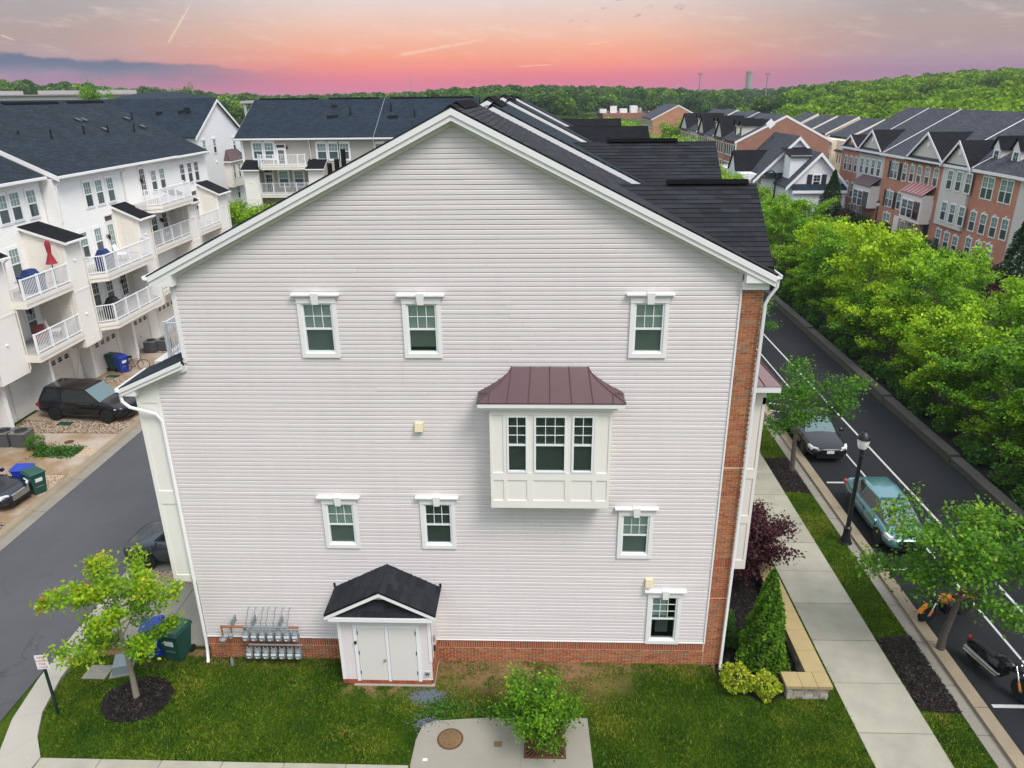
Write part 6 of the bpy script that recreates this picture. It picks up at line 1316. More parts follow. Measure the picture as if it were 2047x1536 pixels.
# trees in the court and further off
tf = [tree_meshes(80+k, 9, 1.6, 3.6, .34, 8000, ('leaf_bright', 'leaf_street')[k % 2], 'bark', 12, tip=.1, trunk_r=.14, flat=.9, clump=.5) for k in range(3)]
for k, (x, y, s_, mi, lab) in enumerate(((-21.5, 58, .62, 0, 'bright tree in the court below the white gable'), (-18.0, 56.5, .60, 2, 'bright tree in the court beside the grey house pier'), (36, 66, .5, 0, 'bright tree in front of the white house'), (36.5, 76, .55, 2, 'bright tree left of the white house by the brick row'), (33, 88, .7, 0, 'bright tree at the far end of the street'), (30, 103, 1.0, 2, 'light green tree beyond the dormer roofs'), (24, 118, 1.15, 0, 'light green tree behind the last near roof'), (20, 124, 1.2, 2, 'wide light green tree above the dark roof end'), (28, 135, 1.1, 0, 'light green tree beside the red industrial building'), (-72, 128, (.8, .8, 1.85), 1, 'tall single tree rising above the left roofs'), (-72, 165, (.9, .9, 1.85), 1, 'round tree on the skyline beside the hip roof'), (40, 150, 1.1, 1, 'green tree behind the far brick gable'), (34, 82, .62, 2, 'bright tree by the street lamp before the far brick row'))):
    plant('leafy_tree', tf[mi], (x, y, 0), lab, 'tree', 'trees between the rows', k*1.1, s_)
# far woods: one mass, crowns spread over the hills
def wood(name, label, pts, protos, smin, smax, seed):
    q = np.random.default_rng(seed); me = bpy.data.meshes.new(name); me.from_pydata(pts, [], []); n = len(pts)
    for nm, vals in (('sc', q.uniform(smin, smax, n)), ('rz', q.uniform(0, 6.28, n))):
        a = me.attributes.new(nm, 'FLOAT', 'POINT'); a.data.foreach_set('value', vals.astype(np.float32))
    o = tag(link(name, me), label, 'woodland', kind='stuff')
    ng = bpy.data.node_groups.new(name, 'GeometryNodeTree'); ng.interface.new_socket('Geometry', in_out='INPUT', socket_type='NodeSocketGeometry'); ng.interface.new_socket('Geometry', in_out='OUTPUT', socket_type='NodeSocketGeometry')
    N = ng.nodes; gi = N.new('NodeGroupInput'); go = N.new('NodeGroupOutput'); jg = N.new('GeometryNodeJoinGeometry'); Lk = ng.links
    na = N.new('GeometryNodeInputNamedAttribute'); na.data_type = 'FLOAT'; na.inputs[0].default_value = 'sc'; nr = N.new('GeometryNodeInputNamedAttribute'); nr.data_type = 'FLOAT'; nr.inputs[0].default_value = 'rz'
    cx_ = N.new('ShaderNodeCombineXYZ'); Lk.new(nr.outputs[0], cx_.inputs[2]); gi2 = N.new('GeometryNodeGeometryToInstance')
    for ob in protos:
        oi = N.new('GeometryNodeObjectInfo'); oi.inputs[0].default_value = ob; oi.inputs[1].default_value = True; Lk.new(oi.outputs['Geometry'], jg.inputs[0])
    ip = N.new('GeometryNodeInstanceOnPoints'); Lk.new(gi.outputs[0], ip.inputs[0]); Lk.new(jg.outputs[0], ip.inputs[2]); ip.inputs['Pick Instance'].default_value = True
    Lk.new(cx_.outputs[0], ip.inputs['Rotation']); Lk.new(na.outputs[0], ip.inputs['Scale']); Lk.new(ip.outputs[0], go.inputs[0])
    md = o.modifiers.new('wood', 'NODES'); md.node_group = ng; return o
def crown_proto(seed, mat, H=12, R=4.6, n=1100, leaf=1.0):
    q = np.random.default_rng(seed); lobes = [(q.normal(0, R*.33, 2), H*q.uniform(.45, .78), R*q.uniform(.42, .68)) for k in range(8)]
    w = q.integers(0, 8, n); d = q.normal(size=(n, 3)); d /= np.linalg.norm(d, axis=1)[:, None]; d[:, 2] = np.abs(d[:, 2])*1.1-.25
    C_ = np.array([(lobes[i][0][0], lobes[i][0][1], lobes[i][1]) for i in w])+d*np.array([lobes[i][2] for i in w])[:, None]
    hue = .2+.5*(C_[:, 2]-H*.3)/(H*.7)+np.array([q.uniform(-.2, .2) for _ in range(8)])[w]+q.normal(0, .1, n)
    return bpy.data.objects.new('crown_shape', leaf_mesh('crown_shape', C_, leaf, hue, mat, .35, .8, seed=seed))
far_p = [crown_proto(200+k, 'leaf_far') for k in range(4)]; hill_p = [crown_proto(210+k, 'leaf_hill') for k in range(4)]
qf = np.random.default_rng(9); FP, HP = [], []
for i in range(7000):
    a = qf.uniform(-42, 41); d = 150+650*qf.uniform(0, 1)**.75; x = 10+d*math.sin(math.radians(a)); y = -17+d*math.cos(math.radians(a))
    if d < 320 and a < 21 and not (a > 4 and d > 235 and qf.uniform() < .5): continue
    if 14.2 < a < 17.2 and 300 < d < 600: continue
    if 2.5 < a < 14 and d < 470 and not (350 < d < 440 and qf.uniform() < .45): continue
    (HP if (a > 17 and d < 470 or qf.uniform() < .10) else FP).append((x, y, hill(x, y)-2.0))
for i in range(1500):
    a = qf.uniform(24, 43); d = qf.uniform(105, 260); x = 10+d*math.sin(math.radians(a)); y = -17+d*math.cos(math.radians(a))
    if x > 79: HP.append((x, y, hill(x, y)-2.5))
wood('woodland', 'bluish green wood along the skyline', FP, far_p, .55, 1.25, 1); wood('wooded_hill', 'bright green wooded hill rising behind the brick rows', HP, hill_p, .5, 1.15, 2)
# grass: short blades over the near lawns
def grass(name, label, polys, dens, avoid, seed, z=.02):
    q = np.random.default_rng(seed); Cs = []
    for x0, x1, y0, y1 in polys:
        n = int((x1-x0)*(y1-y0)*dens); Cs.append(np.stack([q.uniform(x0, x1, n), q.uniform(y0, y1, n)], 1))
    P_ = np.concatenate(Cs); keep = np.ones(len(P_), bool)
    for f in avoid: keep &= ~f(P_[:, 0], P_[:, 1])
    P_ = P_[keep]; n = len(P_); pat = np.sin(P_[:, 0]*1.7+np.sin(P_[:, 1]*2.3))*np.sin(P_[:, 1]*1.9+np.sin(P_[:, 0]*1.3)*1.4)
    h = .05*(1+.35*pat)*q.uniform(.6, 1.4, n); a = q.uniform(0, 6.28, n); w = .016*q.uniform(.7, 1.3, n); ln = q.normal(0, .5, (n, 2))*h[:, None]
    V = np.zeros((n, 3, 3)); V[:, 0, 0] = P_[:, 0]-np.cos(a)*w; V[:, 0, 1] = P_[:, 1]-np.sin(a)*w; V[:, 1, 0] = P_[:, 0]+np.cos(a)*w; V[:, 1, 1] = P_[:, 1]+np.sin(a)*w
    V[:, 2, 0] = P_[:, 0]+ln[:, 0]; V[:, 2, 1] = P_[:, 1]+ln[:, 1]; V[:, 2, 2] = h; V[:, :, 2] += z
    me = bpy.data.meshes.new(name); me.vertices.add(n*3); me.vertices.foreach_set('co', V.reshape(-1).astype(np.float32)); me.loops.add(n*3); me.loops.foreach_set('vertex_index', np.arange(n*3, dtype=np.int32)); me.polygons.add(n)
    me.polygons.foreach_set('loop_start', np.arange(0, n*3, 3, dtype=np.int32)); me.update(calc_edges=True)
    p2_ = np.sin(P_[:, 0]*4.3+2*np.sin(P_[:, 1]*3.1))*np.sin(P_[:, 1]*4.7+2*np.sin(P_[:, 0]*2.9)); bl = sum(am*np.exp(-((P_[:, 0]-bx_)**2+(P_[:, 1]-by_)**2*1.6)/rr_**2) for bx_, by_, rr_, am in zip(q.uniform(P_[:, 0].min(), P_[:, 0].max(), 90), q.uniform(P_[:, 1].min(), P_[:, 1].max(), 90), q.uniform(.25, .9, 90), q.uniform(-.35, .45, 90))); hue = .40+bl+.12*pat+.12*p2_+q.normal(0, .22, n)+.35*(q.uniform(0, 1, n) > .93); at = me.attributes.new('hue', 'FLOAT', 'FACE'); at.data.foreach_set('value', np.clip(hue, 0, 1).astype(np.float32)); me.materials.append(MAT['grass_blade'])
    return tag(link(name, me), label, 'grass', kind='stuff')
rnd = np.random.default_rng(4)
def bare(x, y): return (y > -1.9) & (x > 6.9) & (x < 12.6) & (rnd.uniform(0, 1, len(x)) < np.clip((y+2.0)/.9, 0, .97)*(.70+.30*np.sin(x*3.1+np.sin(y*5)*2)))
def bare2(x, y): return (y > -1.75) & (x > 4.2) & (x < 7.0) & (rnd.uniform(0, 1, len(x)) < .75)
def pad_(x, y): return (x > 6.6) & (x < 11.32) & (y < -2.1)
def ring_(x, y): return ((x+1.42)/.95)**2+((y+1.72)/.85)**2 < 1
def bed_(x, y): return (x > 15.0) & (x < 17.6) & (y > -1.4) & (((x-16.3)/1.35)**2+((y+.1)/1.35)**2 < 1) | ((x > 15.1) & (x < 17.5) & (y > 0))
def shed_(x, y): return (x > 4.2) & (x < 6.95) & (y > -1.1)
def kerbc(x, y): return (x < -3.3) & (((x < -4.0)) | (y < -2.0) & (x < -3.78+(-2.3-y)*.75)) | (y < -3.72) & (y > -4.78)
grass('lawn_grass', 'short mown grass of the corner lawn', [(-4.1, 17.6, -3.75, .0)], 1500, [bare, bare2, pad_, ring_, bed_, shed_, kerbc], 1)
grass('verge_grass', 'short grass of the verge between kerb and pavement', [(20.25, 21.35, -6, 30), (17.55, 18.3, -6, 8), (16.5, 17.6, -3.75, -1.4)], 1300, [lambda x, y: (y > -1.75) & (y < 1.35) & (x > 20.2), lambda x, y: (y > 10.2) & (y < 13.4) & (x > 20.2), lambda x, y: (y < -3.72) & (y > -4.78) & (x < 18.3)], 2)
# peach gravel between the driveways, dark stones by the pad
def pebbles(name, label, rects, n, size, mat, seed, cat='gravel', gauss=None):
    q = np.random.default_rng(seed); m = MB()
    for k in range(n):
        if gauss: x, y = q.normal(gauss[0], gauss[2]), q.normal(gauss[1], gauss[3])
        else: x0, x1, y0, y1 = rects[k % len(rects)]; x, y = q.uniform(x0, x1), q.uniform(y0, y1)
        s = size*q.uniform(.6, 1.4); z = .03+s*.3; a = q.uniform(0, 3.14); c_, s_ = math.cos(a)*s, math.sin(a)*s*.75
        m.add([(x+c_, y+s_, z), (x-s_, y+c_*.8, z), (x-c_, y-s_, z), (x+s_, y-c_*.8, z), (x, y, z+s*.5)], [(0, 1, 4), (1, 2, 4), (2, 3, 4), (3, 0, 4)])
    return tag(m.build(name, mat), label, cat, kind='stuff')

def chips(name, label, pts, n, seed):
    q = np.random.default_rng(seed); P_ = np.array(pts); cx_, cy_ = P_.mean(0); m = MB(); k = len(P_)
    for i in range(n):
        j = q.integers(0, k); f = q.uniform(0, 1); e = P_[j]*(1-f)+P_[(j+1) % k]*f; t = math.sqrt(q.uniform(0, 1))*1.02; x, y = cx_+(e[0]-cx_)*t, cy_+(e[1]-cy_)*t
        a = q.uniform(0, 3.14); c_, s_ = math.cos(a), math.sin(a); l, w = q.uniform(.02, .05), q.uniform(.008, .018); z = .025+.12*min(1, (1-t)*4)*.8+q.uniform(0, .03); tl = q.uniform(-.02, .02)
        m.add([(x-c_*l-s_*w, y-s_*l+c_*w, z-tl), (x+c_*l-s_*w, y+s_*l+c_*w, z+tl), (x+c_*l+s_*w, y+s_*l-c_*w, z+tl+.008), (x-c_*l+s_*w, y-s_*l-c_*w, z-tl+.008)], [(0, 1, 2, 3)])
    return tag(m.build(name, 'bark_chip'), label, 'mulch', kind='stuff')
chips('mulch_chips', 'loose black bark chips round the corner maple', blob(-1.42, -1.72, .93, .83), 2600, 1)
chips('mulch_chips', 'loose black bark chips round the street tree by the motorcycles', [(20.3, -1.6), (21.4, -1.7), (21.4, 1.4), (20.3, 1.2)], 3000, 2)
chips('mulch_chips', 'loose black bark chips in the bed at the house corner', [(15.1, -.5), (16.3, -1.4), (17.4, -.5), (17.4, 5), (15.4, 5)], 4500, 3)
chips('mulch_chips', 'loose black bark chips round the open street tree', [(20.3, 10.3), (21.35, 10.2), (21.35, 13.4), (20.3, 13.3)], 2200, 4)
# ------------------------------------------------------------------ vehicles
def wheel(parent, x, y, r, w=.22, rim='rim', name='wheel'):
    s = 1 if y > 0 else -1
    o = MB().lathe([(r*.62, -w/2), (r*.94, -w/2), (r, -w*.32), (r, w*.32), (r*.94, w/2), (r*.62, w/2)], n=22, axis='y').build(name, 'rubber', parent, (x, y-s*w*.42, r), smooth=40)
    m = MB().lathe([(r*.66, s*w*.30), (r*.66, s*w*.46), (r*.60, s*w*.47), (r*.58, s*w*.34), (.02, s*w*.33)], n=22, axis='y')
    for k in range(5):
        a = k*2*math.pi/5; d = Vector((math.sin(a), 0, math.cos(a))); t = Vector((math.cos(a), 0, -math.sin(a)))
        p = [d*.04-t*.05, d*r*.62-t*.035, d*r*.62+t*.035, d*.04+t*.05]; m.prism([(q.x, s*w*.36, q.z) for q in p], (0, s*w*.09, 0))
    m.build('rim', rim, o, smooth=40)
def car(name, label, loc, rz, L, Wd, Hh, paint, kind, rim='rim', wb=None, plate=None, sc=1.0, grille='car_trim'):
    """x forward. kind: suv, sedan, hatch"""
    o = empty(name, loc, rz, label, 'car'); o.scale = (sc,)*3; hl, hw = L/2, Wd/2; r = .36 if kind == 'suv' else .32; wb = wb or L*.595
    if kind == 'suv': B = [(-hl, .52, .95, .80), (-hl+.06, .34, 1.06, .93), (-hl+.5, .26, 1.10, .99), (-L*.2, .22, 1.10, 1.), (L*.12, .22, 1.09, 1.), (L*.24, .22, 1.08, .99), (hl-.55, .26, 1.0, .97), (hl-.16, .32, .88, .90), (hl, .42, .72, .76)]; G = ((L*.235, L*.07), (-L*.40, -L*.475)); zb, zt = 1.07, Hh
    elif kind == 'sedan': B = [(-hl, .50, .80, .80), (-hl+.08, .32, .98, .92), (-hl+.5, .24, 1.02, .98), (-L*.2, .20, .97, 1.), (L*.1, .20, .94, 1.), (L*.22, .20, .93, .99), (hl-.5, .24, .82, .96), (hl-.15, .28, .72, .88), (hl, .38, .60, .74)]; G = ((L*.215, L*.03), (-L*.22, -L*.38)); zb, zt = .93, Hh
    else: B = [(-hl, .50, .88, .80), (-hl+.06, .34, 1.04, .92), (-hl+.4, .26, 1.06, .97), (-L*.2, .20, 1.0, 1.), (L*.1, .20, .96, 1.), (L*.26, .20, .94, .99), (hl-.5, .24, .84, .95), (hl-.15, .28, .72, .86), (hl, .38, .60, .70)]; G = ((L*.335, L*.09), (-L*.30, -L*.455)); zb, zt = .95, Hh
    m = MB(); sec = []
    for x, z0, z1, w in B:
        ww = hw*w; h = z1-z0
        half = [(0, z0), (ww*.80, z0), (ww*.95, z0+h*.12), (ww, z0+h*.42), (ww*.985, z0+h*.70), (ww*.93, z0+h*.92), (ww*.80, z1), (ww*.4, z1+.025), (0, z1+.03)]
        sec.append([(x, y, z) for y, z in half]+[(x, -y, z) for y, z in half[-2:0:-1]])
    n = len(sec[0]); m.v = [p for s_ in sec for p in s_]
    for i in range(len(sec)-1):
        for k in range(n): m.f.append((i*n+k, i*n+(k+1) % n, (i+1)*n+(k+1) % n, (i+1)*n+k))
    m.f.append(tuple(range(n))); m.f.append(tuple(range((len(sec)-1)*n, len(sec)*n))[::-1]); m.mi = [0]*len(m.f)
    tmp = m.build('body', paint, None); bm = bmesh.new(); bm.from_mesh(tmp.data); bmesh.ops.recalc_face_normals(bm, faces=bm.faces); bm.to_mesh(tmp.data); bm.free()
    sub = tmp.modifiers.new('s', 'SUBSURF'); sub.levels = sub.render_levels = 2; cut = []
    for sx in (-1, 1):
        c_ = MB().lathe([(r*1.16, -hw*1.2), (r*1.16, hw*1.2)], n=28, axis='y').build('cut', paint, None, (sx*wb/2, 0, r*1.02)); bo = tmp.modifiers.new('b', 'BOOLEAN'); bo.operation = 'DIFFERENCE'; bo.object = c_; bo.solver = 'EXACT'; cut.append(c_)
    bpy.context.view_layer.update(); dg = bpy.context.evaluated_depsgraph_get(); me = bpy.data.meshes.new_from_object(tmp.evaluated_get(dg)); me.name = 'body'
    me.materials.clear(); me.materials.append(MAT[paint]); me.polygons.foreach_set('use_smooth', [True]*len(me.polygons)); me.set_sharp_from_angle(angle=math.radians(35))
    for c_ in cut+[tmp]: bpy.data.objects.remove(c_)
    link('body', me, o); bx('underbody', 'car_trim', o, -wb/2-.2, wb/2+.2, -hw*.72, hw*.72, .2, .72)
    (f0, f1), (r1, r0) = G; ins = .20 if kind != 'suv' else .15; yb, yt = hw*.90, hw*.90-ins
    xs = [(r0, yb*.92), (r0*.62+f0*.38, yb), (f0, yb*.86)]; xt = [(r1, yt*.9), (r1*.6+f1*.4, yt), (f1, yt*.92)]
    def ring(pts, z): return [(x, y, z) for x, y in pts]+[(x, -y, z) for x, y in pts[::-1]]
    lo_, hi_ = ring(xs, zb-.04), ring(xt, zt-.05); g = MB(); g.v = lo_+hi_; k = len(lo_); g.f = [(i, (i+1) % k, k+(i+1) % k, k+i) for i in range(k)]+[tuple(range(k, 2*k))]; g.mi = [0]*len(g.f); g.build('windows', 'car_glass', o)
    def lerp3(a, b_, t): return tuple(np.array(a)*(1-t)+np.array(b_)*t)
    ws = [lerp3(lo_[2], hi_[2], t)[0:3] for t in (.06, .94)]; s2 = [lerp3(lo_[3], hi_[3], t) for t in (.06, .94)]
    off = Vector((.012, 0, .008)); MB().quad(*[tuple(Vector(p)+off) for p in (ws[0], s2[0], s2[1], ws[1])]).build('windscreen', 'car_screen', o)
    rw = [lerp3(lo_[0], hi_[0], t) for t in (.25, .92)]; rw2 = [lerp3(lo_[5], hi_[5], t) for t in (.25, .92)]; MB().quad(*[tuple(Vector(p)+Vector((-.012, 0, .008))) for p in (rw2[0], rw[0], rw[1], rw2[1])]).build('rear_window', 'car_screen', o)
    top = [(x, y, z+.0) for x, y, z in hi_]; rf = MB(); cen = [(x*.97+.0, y*.80, zt+.015) for x, y, z in hi_]; rf.v = [(x*1.0, y*1.02, zt-.065) for x, y, z in hi_]+[(x, y*1.0, zt-.02) for x, y, z in hi_]+cen
    rf.f = [(i, (i+1) % k, k+(i+1) % k, k+i) for i in range(k)]+[(k+i, k+(i+1) % k, 2*k+(i+1) % k, 2*k+i) for i in range(k)]+[tuple(range(2*k, 3*k))]; rf.mi = [0]*len(rf.f); rf.build('roof', paint, o, smooth=50)
    for s_ in (-1, 1):
        sg = lambda p: (p[0], abs(p[1])*s_, p[2])
        for (i, w0, w1) in ((2, .05, .04), (1, .045, .04), (0, .16 if kind != 'sedan' else .10, .10)):
            a, b_ = sg(lo_[i]), sg(hi_[i]); dx_ = -1 if i == 2 else 1
            q = [Vector(a)+Vector((0, s_*.006, 0)), Vector(a)+Vector((dx_*w0*1.6, s_*.010, 0)), Vector(b_)+Vector((dx_*w1*1.6, s_*.010, 0)), Vector(b_)+Vector((0, s_*.006, 0))]
            MB().prism([tuple(p) for p in q], (0, -s_*.03, 0)).build('pillar', paint, o)
        MB().lathe([(.02, -.09), (.085, -.07), (.095, .02), (.05, .08)], n=10, axis='y').build('mirror', paint, o, (f0-.22, s_*(hw+.10), zb+.06), smooth=50)
        for xh in (L*.06, -L*.12): bx('door_handle', paint, o, xh-.09, xh+.09, s_*(hw-.004)-.018, s_*(hw-.004)+.018, zb-.16, zb-.125)
        for xl_ in (L*.225, -L*.015, -L*.22): bx('door_gap', 'car_trim', o, xl_-.006, xl_+.006, s_*hw*.985-.012, s_*hw*.985+.010, .42, zb-.06)
        MB().hexa([(hl-.42, s_*hw*.62, B[-3][2]-.30), (hl-.06, s_*hw*.55, .58), (hl-.20, s_*hw*.86, .60), (hl-.5, s_*hw*.93, .64)], [(hl-.40, s_*hw*.62, B[-3][2]-.10), (hl-.08, s_*hw*.55, .73), (hl-.22, s_*hw*.86, .76), (hl-.5, s_*hw*.94, .80)]).build('headlight', 'lens', o)
        MB().box(-hl+.005, -hl+.20, min(s_*hw*.56, s_*hw*.94), max(s_*hw*.56, s_*hw*.94), .74, .90).build('tail_light', 'red_lens', o)
        for sx in (-1, 1): wheel(o, sx*wb/2, s_*(hw-.02), r, rim=rim)
    gm = MB()
    for k2 in range(5): gm.box(hl-.07-.02*k2*.2, hl+.012, -hw*.48, hw*.48, .42+k2*.055, .45+k2*.055)
    gm.build('grille', grille, o); bx('bumper_grille', 'car_trim', o, hl-.12, hl-.0, -hw*.6, hw*.6, .28, .40)
    if plate: bx('number_plate', 'plate', o, *( (hl+.005, hl+.025) if plate > 0 else (-hl-.02, -hl+.0)), -.16, .16, .52, .66)
    return o
car('parked_suv', 'black parked suv on the driveway below the balconies', (-13.86, 17.95, .045), math.radians(-7), 5.0, 1.98, 1.76, 'car_black', 'suv', 'rim_dark', 3.0)
car('parked_sedan', 'dark sedan with bright grille at the left picture edge', (-14.0, 8.95, .045), math.radians(-6), 4.9, 1.86, 1.45, 'car_navy', 'sedan', grille='chrome')
car('parked_suv', 'dark grey suv nosing out from behind the panelled pier', (-2.75, 5.2, .055), math.radians(180), 4.6, 1.88, 1.68, 'car_grey', 'suv', 'rim_dark')
car('parked_hatchback', 'teal hatchback parked at the kerb beside the lamp post', (23.28, 7.75, .012), math.radians(-90), 4.45, 1.75, 1.49, 'car_teal', 'hatch', sc=.97)
car('parked_sedan', 'black sedan parked under the open street tree', (23.05, 15.3, .012), math.radians(-90), 4.85, 1.85, 1.45, 'car_black', 'sedan', plate=1)
car('parked_car', 'white car just entering the picture at the right edge', (24.25, -4.15, .012), math.radians(90), 4.6, 1.85, 1.5, 'car_white', 'sedan')
def motorcycle(label, loc, rz, tank, seat='car_trim'):
    o = empty('motorcycle', loc, rz, label, 'motorcycle', 'motorcycles at the kerb'); r = .33
    for x, w in ((.78, .13), (-.72, .17)):
        t = MB().lathe([(r*.72, -w/2), (r*.93, -w/2), (r, -w*.25), (r, w*.25), (r*.93, w/2), (r*.72, w/2)], n=26, axis='y').build('wheel', 'rubber', o, (x, 0, r), smooth=40)
        m = MB().lathe([(r*.74, -w*.3), (r*.74, w*.3), (r*.68, w*.3), (r*.68, -w*.3)], n=26, axis='y').lathe([(.06, -w*.6), (.06, w*.6)], n=12, axis='y')
        for k in range(9): a = k*2*math.pi/9; m.tube([(.04*math.sin(a), 0, .04*math.cos(a)), (r*.7*math.sin(a), 0, r*.7*math.cos(a))], .014, 5)
        m.build('rim', 'rim', t, smooth=40)
    for s_ in (-.09, .09): MB().tube([(.80, s_, .34), (.50, s_, .98)], .028, 8).build('fork', 'chrome', o, smooth=40); MB().tube([(.79, s_*1.05, .36), (.70, s_*1.05, .55)], .04, 8).build('fork_leg', 'amber', o, smooth=40)
    MB().tube([(.48, -.42, 1.02), (.42, -.2, 1.08), (.47, 0, 1.02), (.42, .2, 1.08), (.48, .42, 1.02)], .017, 7).build('handlebar', 'black_metal', o, smooth=40)
    MB().lathe([(.02, -.10), (.09, -.08), (.10, .02), (.07, .08)], n=14, axis='x').build('headlamp', 'black_metal', o, (.62, 0, .88), smooth=40)
    tk = MB().lathe([(.03, -.30), (.12, -.24), (.165, -.05), (.17, .12), (.12, .25), (.03, .30)], n=16, axis='x').build('tank', tank, o, (.15, 0, .80), smooth=60); tk.scale = (1, .95, .85)
    st = MB().lathe([(.03, -.42), (.11, -.36), (.13, -.15), (.10, .05), (.13, .25), (.05, .36)], n=14, axis='x').build('seat', seat, o, (-.45, 0, .72), smooth=60); st.scale = (1, 1.1, .5)
    m = MB().lathe([(.13, -.02), (.14, .05), (.14, .22), (.10, .26)], c=(.12, 0, .42), n=14)
    for k in range(6): m.lathe([(.155, .44+k*.035), (.155, .455+k*.035)], c=(.14, 0, 0), n=14)
    m.box(-.3, .15, -.12, .12, .25, .5); m.build('engine', 'black_metal', o, smooth=30)
    for k, z in enumerate((.34, .44)): MB().tube([(.2, -.17, .42), (.1, -.2, z-.04), (-.4, -.21, z), (-.98, -.22, z+.05)], [.03, .035, .05, .055], 10).build('exhaust', 'chrome' if k == 0 else 'steel', o, smooth=40)
    for x, a0, a1 in ((.78, .4, 1.7), (-.72, .9, 2.6)):
        m = MB(); m.tube([(x+.37*math.cos(a), 0, r+.37*math.sin(a)) for a in np.linspace(a0, a1, 7)], .075, 8); m.build('fender', tank, o, smooth=50)
    MB().lathe([(.02, -.03), (.05, -.02), (.055, .03)], n=10, axis='x').build('tail_light', 'red_lens', o, (-1.06, 0, .70)); MB().tube([(-.6, -.1, .5), (-.3, .05, .3), (.55, 0, .75)], .025, 6).build('frame', 'black_metal', o, smooth=40)
    for s_ in (-1, 1): MB().tube([(.42, s_*.35, 1.06), (.38, s_*.42, 1.2)], .008, 5).box(.33, .40, s_*.42-.06, s_*.42+.06, 1.18, 1.26).build('mirror', 'black_metal', o)
    MB().tube([(-.05, .12, .3), (-.12, .32, .0)], .014, 5).build('stand', 'black_metal', o); return o
motorcycle('black cruiser motorcycle with chrome pipes parked at the kerb', (22.98, -.42, .012), math.radians(-72), 'car_black')
motorcycle('orange motorcycle behind the street tree', (22.9, 2.3, .012), math.radians(200), 'orange', 'orange')
# ------------------------------------------------------------------ street furniture and small things
lp = empty('street_lamp', (21.36, 6.5, .02), 0, 'black street lamp post with white acorn globe beside the teal car', 'street lamp')
MB().lathe([(.24, 0), (.24, .05), (.20, .10), (.19, .16), (.135, .34), (.125, .55), (.14, .60), (.14, .68), (.085, .74)], n=16).build('base', 'black_metal', lp, smooth=35)
MB().lathe([(.085, .72), (.075, 2.2), (.068, 3.62), (.10, 3.66), (.075, 3.72), (.075, 3.85), (.15, 3.95)], n=14).build('post', 'black_metal', lp, smooth=35)
MB().lathe([(.13, 3.93), (.17, 4.02), (.205, 4.22), (.215, 4.32)], n=18).build('globe', 'lamp_white', lp, smooth=50); MB().lathe([(.235, 4.31), (.23, 4.36), (.16, 4.47), (.10, 4.54), (.045, 4.58), (.03, 4.66), (.005, 4.72)], n=18).build('cap', 'black_metal', lp, smooth=35)
for x, y, lab in ((46.9, 66, 'street lamp with pale globe before the red roofed bay house'), (46.9, 82, 'street lamp with pale globe before the narrow brick house')):
    c_ = copy_tree(lp); c_.location = (x, y, 0); c_['label'] = lab
sl2 = empty('street_lamp', (40, 66, 0), 0, 'dark arm lamp in front of the white house', 'street lamp'); p = onY(1552, 348, 66.); sl2.location = (p.x, 66, 0)
MB().tube([(0, 0, 0), (0, 0, p.z), (-.5, 0, p.z+.35), (-1.1, 0, p.z+.15), (-1.4, 0, p.z-.1)], .09, 8).build('post', 'black_metal', sl2); MB().lathe([(.05, .3), (.28, .1), (.30, 0)], c=(-1.4, 0, p.z-.35), n=12).build('shade', 'black_metal', sl2)
# fire lane sign
sg = empty('parking_sign', (-3.32, -2.31, .02), math.radians(8), 'white and red parking sign on a dark green post by the corner kerb', 'sign'); zt_ = onY(88, 1318, -2.31).z
MB().box(-.03, .03, -.025, .025, 0, 1.95).build('post', 'post_green', sg); pl_ = MB().box(-.155, .155, -.034, -.028, 1.62, 2.08).build('plate', 'sign_white', sg)
def text(s_, parent, loc, size, mat, rot=(math.pi/2, 0, 0)):
    cu = bpy.data.curves.new('lettering', 'FONT'); cu.body = s_; cu.size = size; cu.align_x = 'CENTER'; cu.extrude = .001; t = bpy.data.objects.new('tmp', cu); COL.objects.link(t); bpy.context.view_layer.update()
    me = bpy.data.meshes.new_from_object(t.evaluated_get(bpy.context.evaluated_depsgraph_get())); bpy.data.objects.remove(t); me.materials.clear(); me.materials.append(MAT[mat]); return link('lettering', me, parent, loc, rot)
for s_, z, k in (('NO', 1.96, .13), ('PARKING', 1.865, .078), ('FIRE', 1.755, .10), ('LANE', 1.655, .10)): text(s_, pl_, (0, -.036, z), k, 'sign_red')
# wheeled bins
def bin_(label, loc, rz, mat, sc=1.):
    o = empty('wheeled_bin', loc, rz, label, 'bin', 'wheeled bins'); o.scale = (sc,)*3; a, b_ = .24, .31
    MB().hexa([(-a, -.27, .06), (a, -.27, .06), (a, .20, .06), (-a, .20, .06)], [(-b_, -.36, .98), (b_, -.36, .98), (b_, .34, .98), (-b_, .34, .98)]).build('tub', mat, o)
    MB().box(-b_-.02, b_+.02, -.385, .36, .96, 1.0).hexa([(-b_-.03, -.40, 1.0), (b_+.03, -.40, 1.0), (b_+.03, .38, 1.0), (-b_-.03, .38, 1.0)], [(-b_+.04, -.32, 1.07), (b_-.04, -.32, 1.07), (b_-.04, .34, 1.09), (-b_+.04, .34, 1.09)]).build('lid', mat, o)
    MB().tube([(-b_+.06, .42, 1.0), (b_-.06, .42, 1.0)], .018, 8).build('handle', mat, o)
    for s_ in (-1, 1): MB().lathe([(.12, -.025), (.12, .025)], n=16, axis='x').build('wheel', 'rubber', o, (s_*.27, .25, .12))
    MB().hexa([(-.14, -.345, .62), (.14, -.345, .62), (.14, -.30, .62), (-.14, -.30, .62)], [(-.14, -.372, .78), (.14, -.372, .78), (.14, -.30, .78), (-.14, -.30, .78)]).build('print', 'sign_white', o)
    bx('bar', 'steel', o, -.15, .15, -.335, -.30, .38, .405); return o
